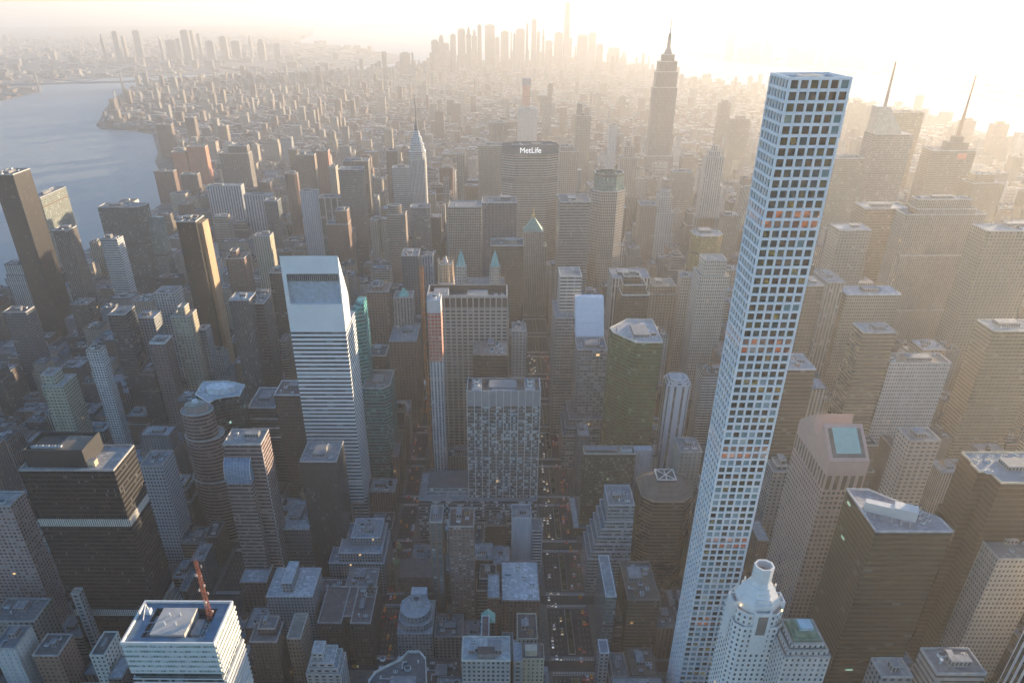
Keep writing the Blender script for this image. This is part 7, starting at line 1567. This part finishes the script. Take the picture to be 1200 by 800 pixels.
o = b.build('far_city', mats); o['kind'] = 'stuff'; o['label'] = 'hazy mass of low city blocks stretching to downtown'; o['category'] = 'city'
b = MB()
for poly, n_, xr, yr in ((BROOK, 5200, (-9500, -1200), (2500, 13000)), (NJ, 2600, (1800, 9000), (2500, 12000))):
    for _ in range(n_):
        x, y = rg.uniform(*xr), yr[0] + (yr[1] - yr[0]) * rg.random() ** 1.2
        if not inside(poly, x - 60, y) or not inside(poly, x + 60, y) : continue
        w_, d_ = rg.uniform(20, 85), rg.uniform(16, 50); t = rg.random(); h = rg.uniform(7, 18) if t < .9 else rg.uniform(18, 60)
        m_ = rg.randrange(5); b.walls(rect(x, x + w_, y, y + d_), 0, h, 5, 4, m_); b.cap(rect(x, x + w_, y, y + d_), h, 5 + rg.randrange(3))
o = b.build('far_shore_buildings', mats); o['kind'] = 'stuff'; o['label'] = 'low buildings spread over the hazy far shores'; o['category'] = 'city'

# ------------------------------------------------------------------ traffic
GLS = plain((.015, .018, .02), .1); TYRE = plain((.012, .012, .012), .9)
HEAD = plain((.8, .78, .7), .3, emit=(1, .93, .8), es=2.2); TAIL = plain((.35, .02, .01), .3, emit=(1, .08, .02), es=1.1); SIGN = plain((.8, .75, .5), .4, emit=(1, .8, .35), es=2.5)
def car_mesh(kind, paint):
    b = MB()
    if kind == 'bus': ln, wd, ht, zc = 12.0, 2.55, 3.1, 2.95
    elif kind == 'van': ln, wd, ht, zc = 5.6, 2.0, 2.3, 1.2
    else: ln, wd, ht, zc = 4.8, 1.86, 1.48, .88
    h, q = wd / 2, ln / 2
    body = [(-h, -q + .25), (-h + .25, -q), (h - .25, -q), (h, -q + .25), (h, q - .25), (h - .25, q), (-h + .25, q), (-h, q - .25)]
    b.walls(body, .28, zc, m=0); b.cap(body, zc, 0)
    if kind == 'bus':
        b.walls(inset(body, -.01), 1.35, 2.35, m=1); b.box(-.8, .8, -2, 2, zc, ht + .1, 3)
    else:
        c0, c1 = (-q * .46, q * .72) if kind == 'car' else (-q * .62, q * .94)
        g = rect(-h + .1, h - .1, c0, c1); t = rect(-h + .28, h - .28, c0 + (.75 if kind == 'car' else .5), c1 - (.55 if kind == 'car' else .1))
        b.walls(g, zc, ht, m=1, poly1=t); b.cap(t, ht, 0)
    for x in (-h + .02, h - .22):
        for y in (-q * .62, q * .62): b.box(x - .02, x + .22, y - .33, y + .33, 0, .64, 2)
    for x in (-h + .2, h - .55): b.box(x, x + .35, -q - .03, -q + .05, .55, .75, 4); b.box(x, x + .35, q - .05, q + .03, .6, .8, 5)
    me = proto('car', b, [paint, GLS, TYRE, PALE, HEAD, TAIL]); return me
PAINTS = [('yellow taxi', 'car', (.62, .36, .02)), ('white car', 'car', (.7, .7, .7)), ('black car', 'car', (.015, .015, .018)), ('silver car', 'car', (.35, .36, .38)), ('dark blue car', 'car', (.03, .05, .12)), ('red car', 'car', (.32, .03, .025)), ('white delivery van', 'van', (.68, .68, .68)), ('city bus', 'bus', (.5, .55, .62))]
CARS = [(n_, k, car_mesh(k, plain(c, .35, 0, var=.03))) for n_, k, c in PAINTS]
rc = random.Random(3); ncar = 0
def try_car(x, y, rz, where, grp):
    global ncar
    p = Vector((x, y, 1.0)); pp = to_px(p)
    if pp is None or not (2 < pp[0] < 1198 and 2 < pp[1] < 798): return
    d = (CAM - p); ln = d.length; d.normalize()
    if tree_.ray_cast(p, d, ln)[0] is not None: return
    n_, k, me = CARS[rc.choices(range(8), (34, 20, 22, 12, 4, 4, 8, 2))[0]]
    nm = {'yellow taxi': 'taxi', 'city bus': 'bus', 'white delivery van': 'delivery_van'}.get(n_, 'parked_car' if 'curb' in where else 'car')
    o = bpy.data.objects.new(nm, me); COL.objects.link(o); o.location = (x, y, .03); o.rotation_euler = (0, 0, rz + rc.uniform(-.03, .03))
    o['label'] = f'small {n_} {where}'; o['category'] = nm.split('_')[-1]; o['group'] = f'{n_}s {grp}'; ncar += 1
for y in range(300, 1000, 4):
    for ln in (-15.5, -13.2, -9.9, -6.6, 6.6, 9.9, 13.2, 15.8):
        edge = abs(ln) > 15; pr = .09 if edge else (.17 if ln < 0 else .15)
        if (y % 80.5) < 10 and rc.random() < .6: continue
        if rc.random() < pr and ncar < 205: try_car(PARK + ln, y + rc.uniform(-1.5, 1.5), 0 if ln < 0 else math.pi, 'at the curb of the wide avenue' if edge else ('in traffic on the near half of the wide avenue' if ln < 0 else 'in traffic on the far half of the wide avenue'), 'on the wide avenue')
for y in range(320, 900, 5):
    for ln in (-7, -3.5, 0, 3.5, 7):
        if rc.random() < .12 and ncar < 275: try_car(LEX + ln, y + rc.uniform(-1.5, 1.5), math.pi, 'on the narrow avenue by the striped tower', 'on the narrow avenue')
for s in range(57, 50, -1):
    for x in range(-290, 160, 7):
        if rc.random() < .2 and ncar < 300 and abs(x - PARK) > 24 and abs(x - LEX) > 12: try_car(x, (60 - s) * 80.5 + rc.choice((-2.2, 1.5)), math.pi / 2, 'on a narrow cross street', 'on the cross streets')

# ------------------------------------------------------------------ the haze over the city
hb = MB(); hp = rect(-45500, 45500, -2600, 60500); hb.walls(hp, -4.0, 480); hb.cap(hp, 480); hb.cap(hp[::-1], -4.0)
hm = bpy.data.materials.new('haze'); hm.use_nodes = True; nt = hm.node_tree
for n in list(nt.nodes): nt.nodes.remove(n)
out = nt.nodes.new('ShaderNodeOutputMaterial'); pv_ = nt.nodes.new('ShaderNodeVolumePrincipled')
pv_.inputs['Color'].default_value = (*HAZE_COL, 1); pv_.inputs['Density'].default_value = HAZE_DENSITY; pv_.inputs['Anisotropy'].default_value = HAZE_G
nt.links.new(pv_.outputs[0], out.inputs['Volume'])
ho = hb.build('haze', hm); ho['kind'] = 'stuff'
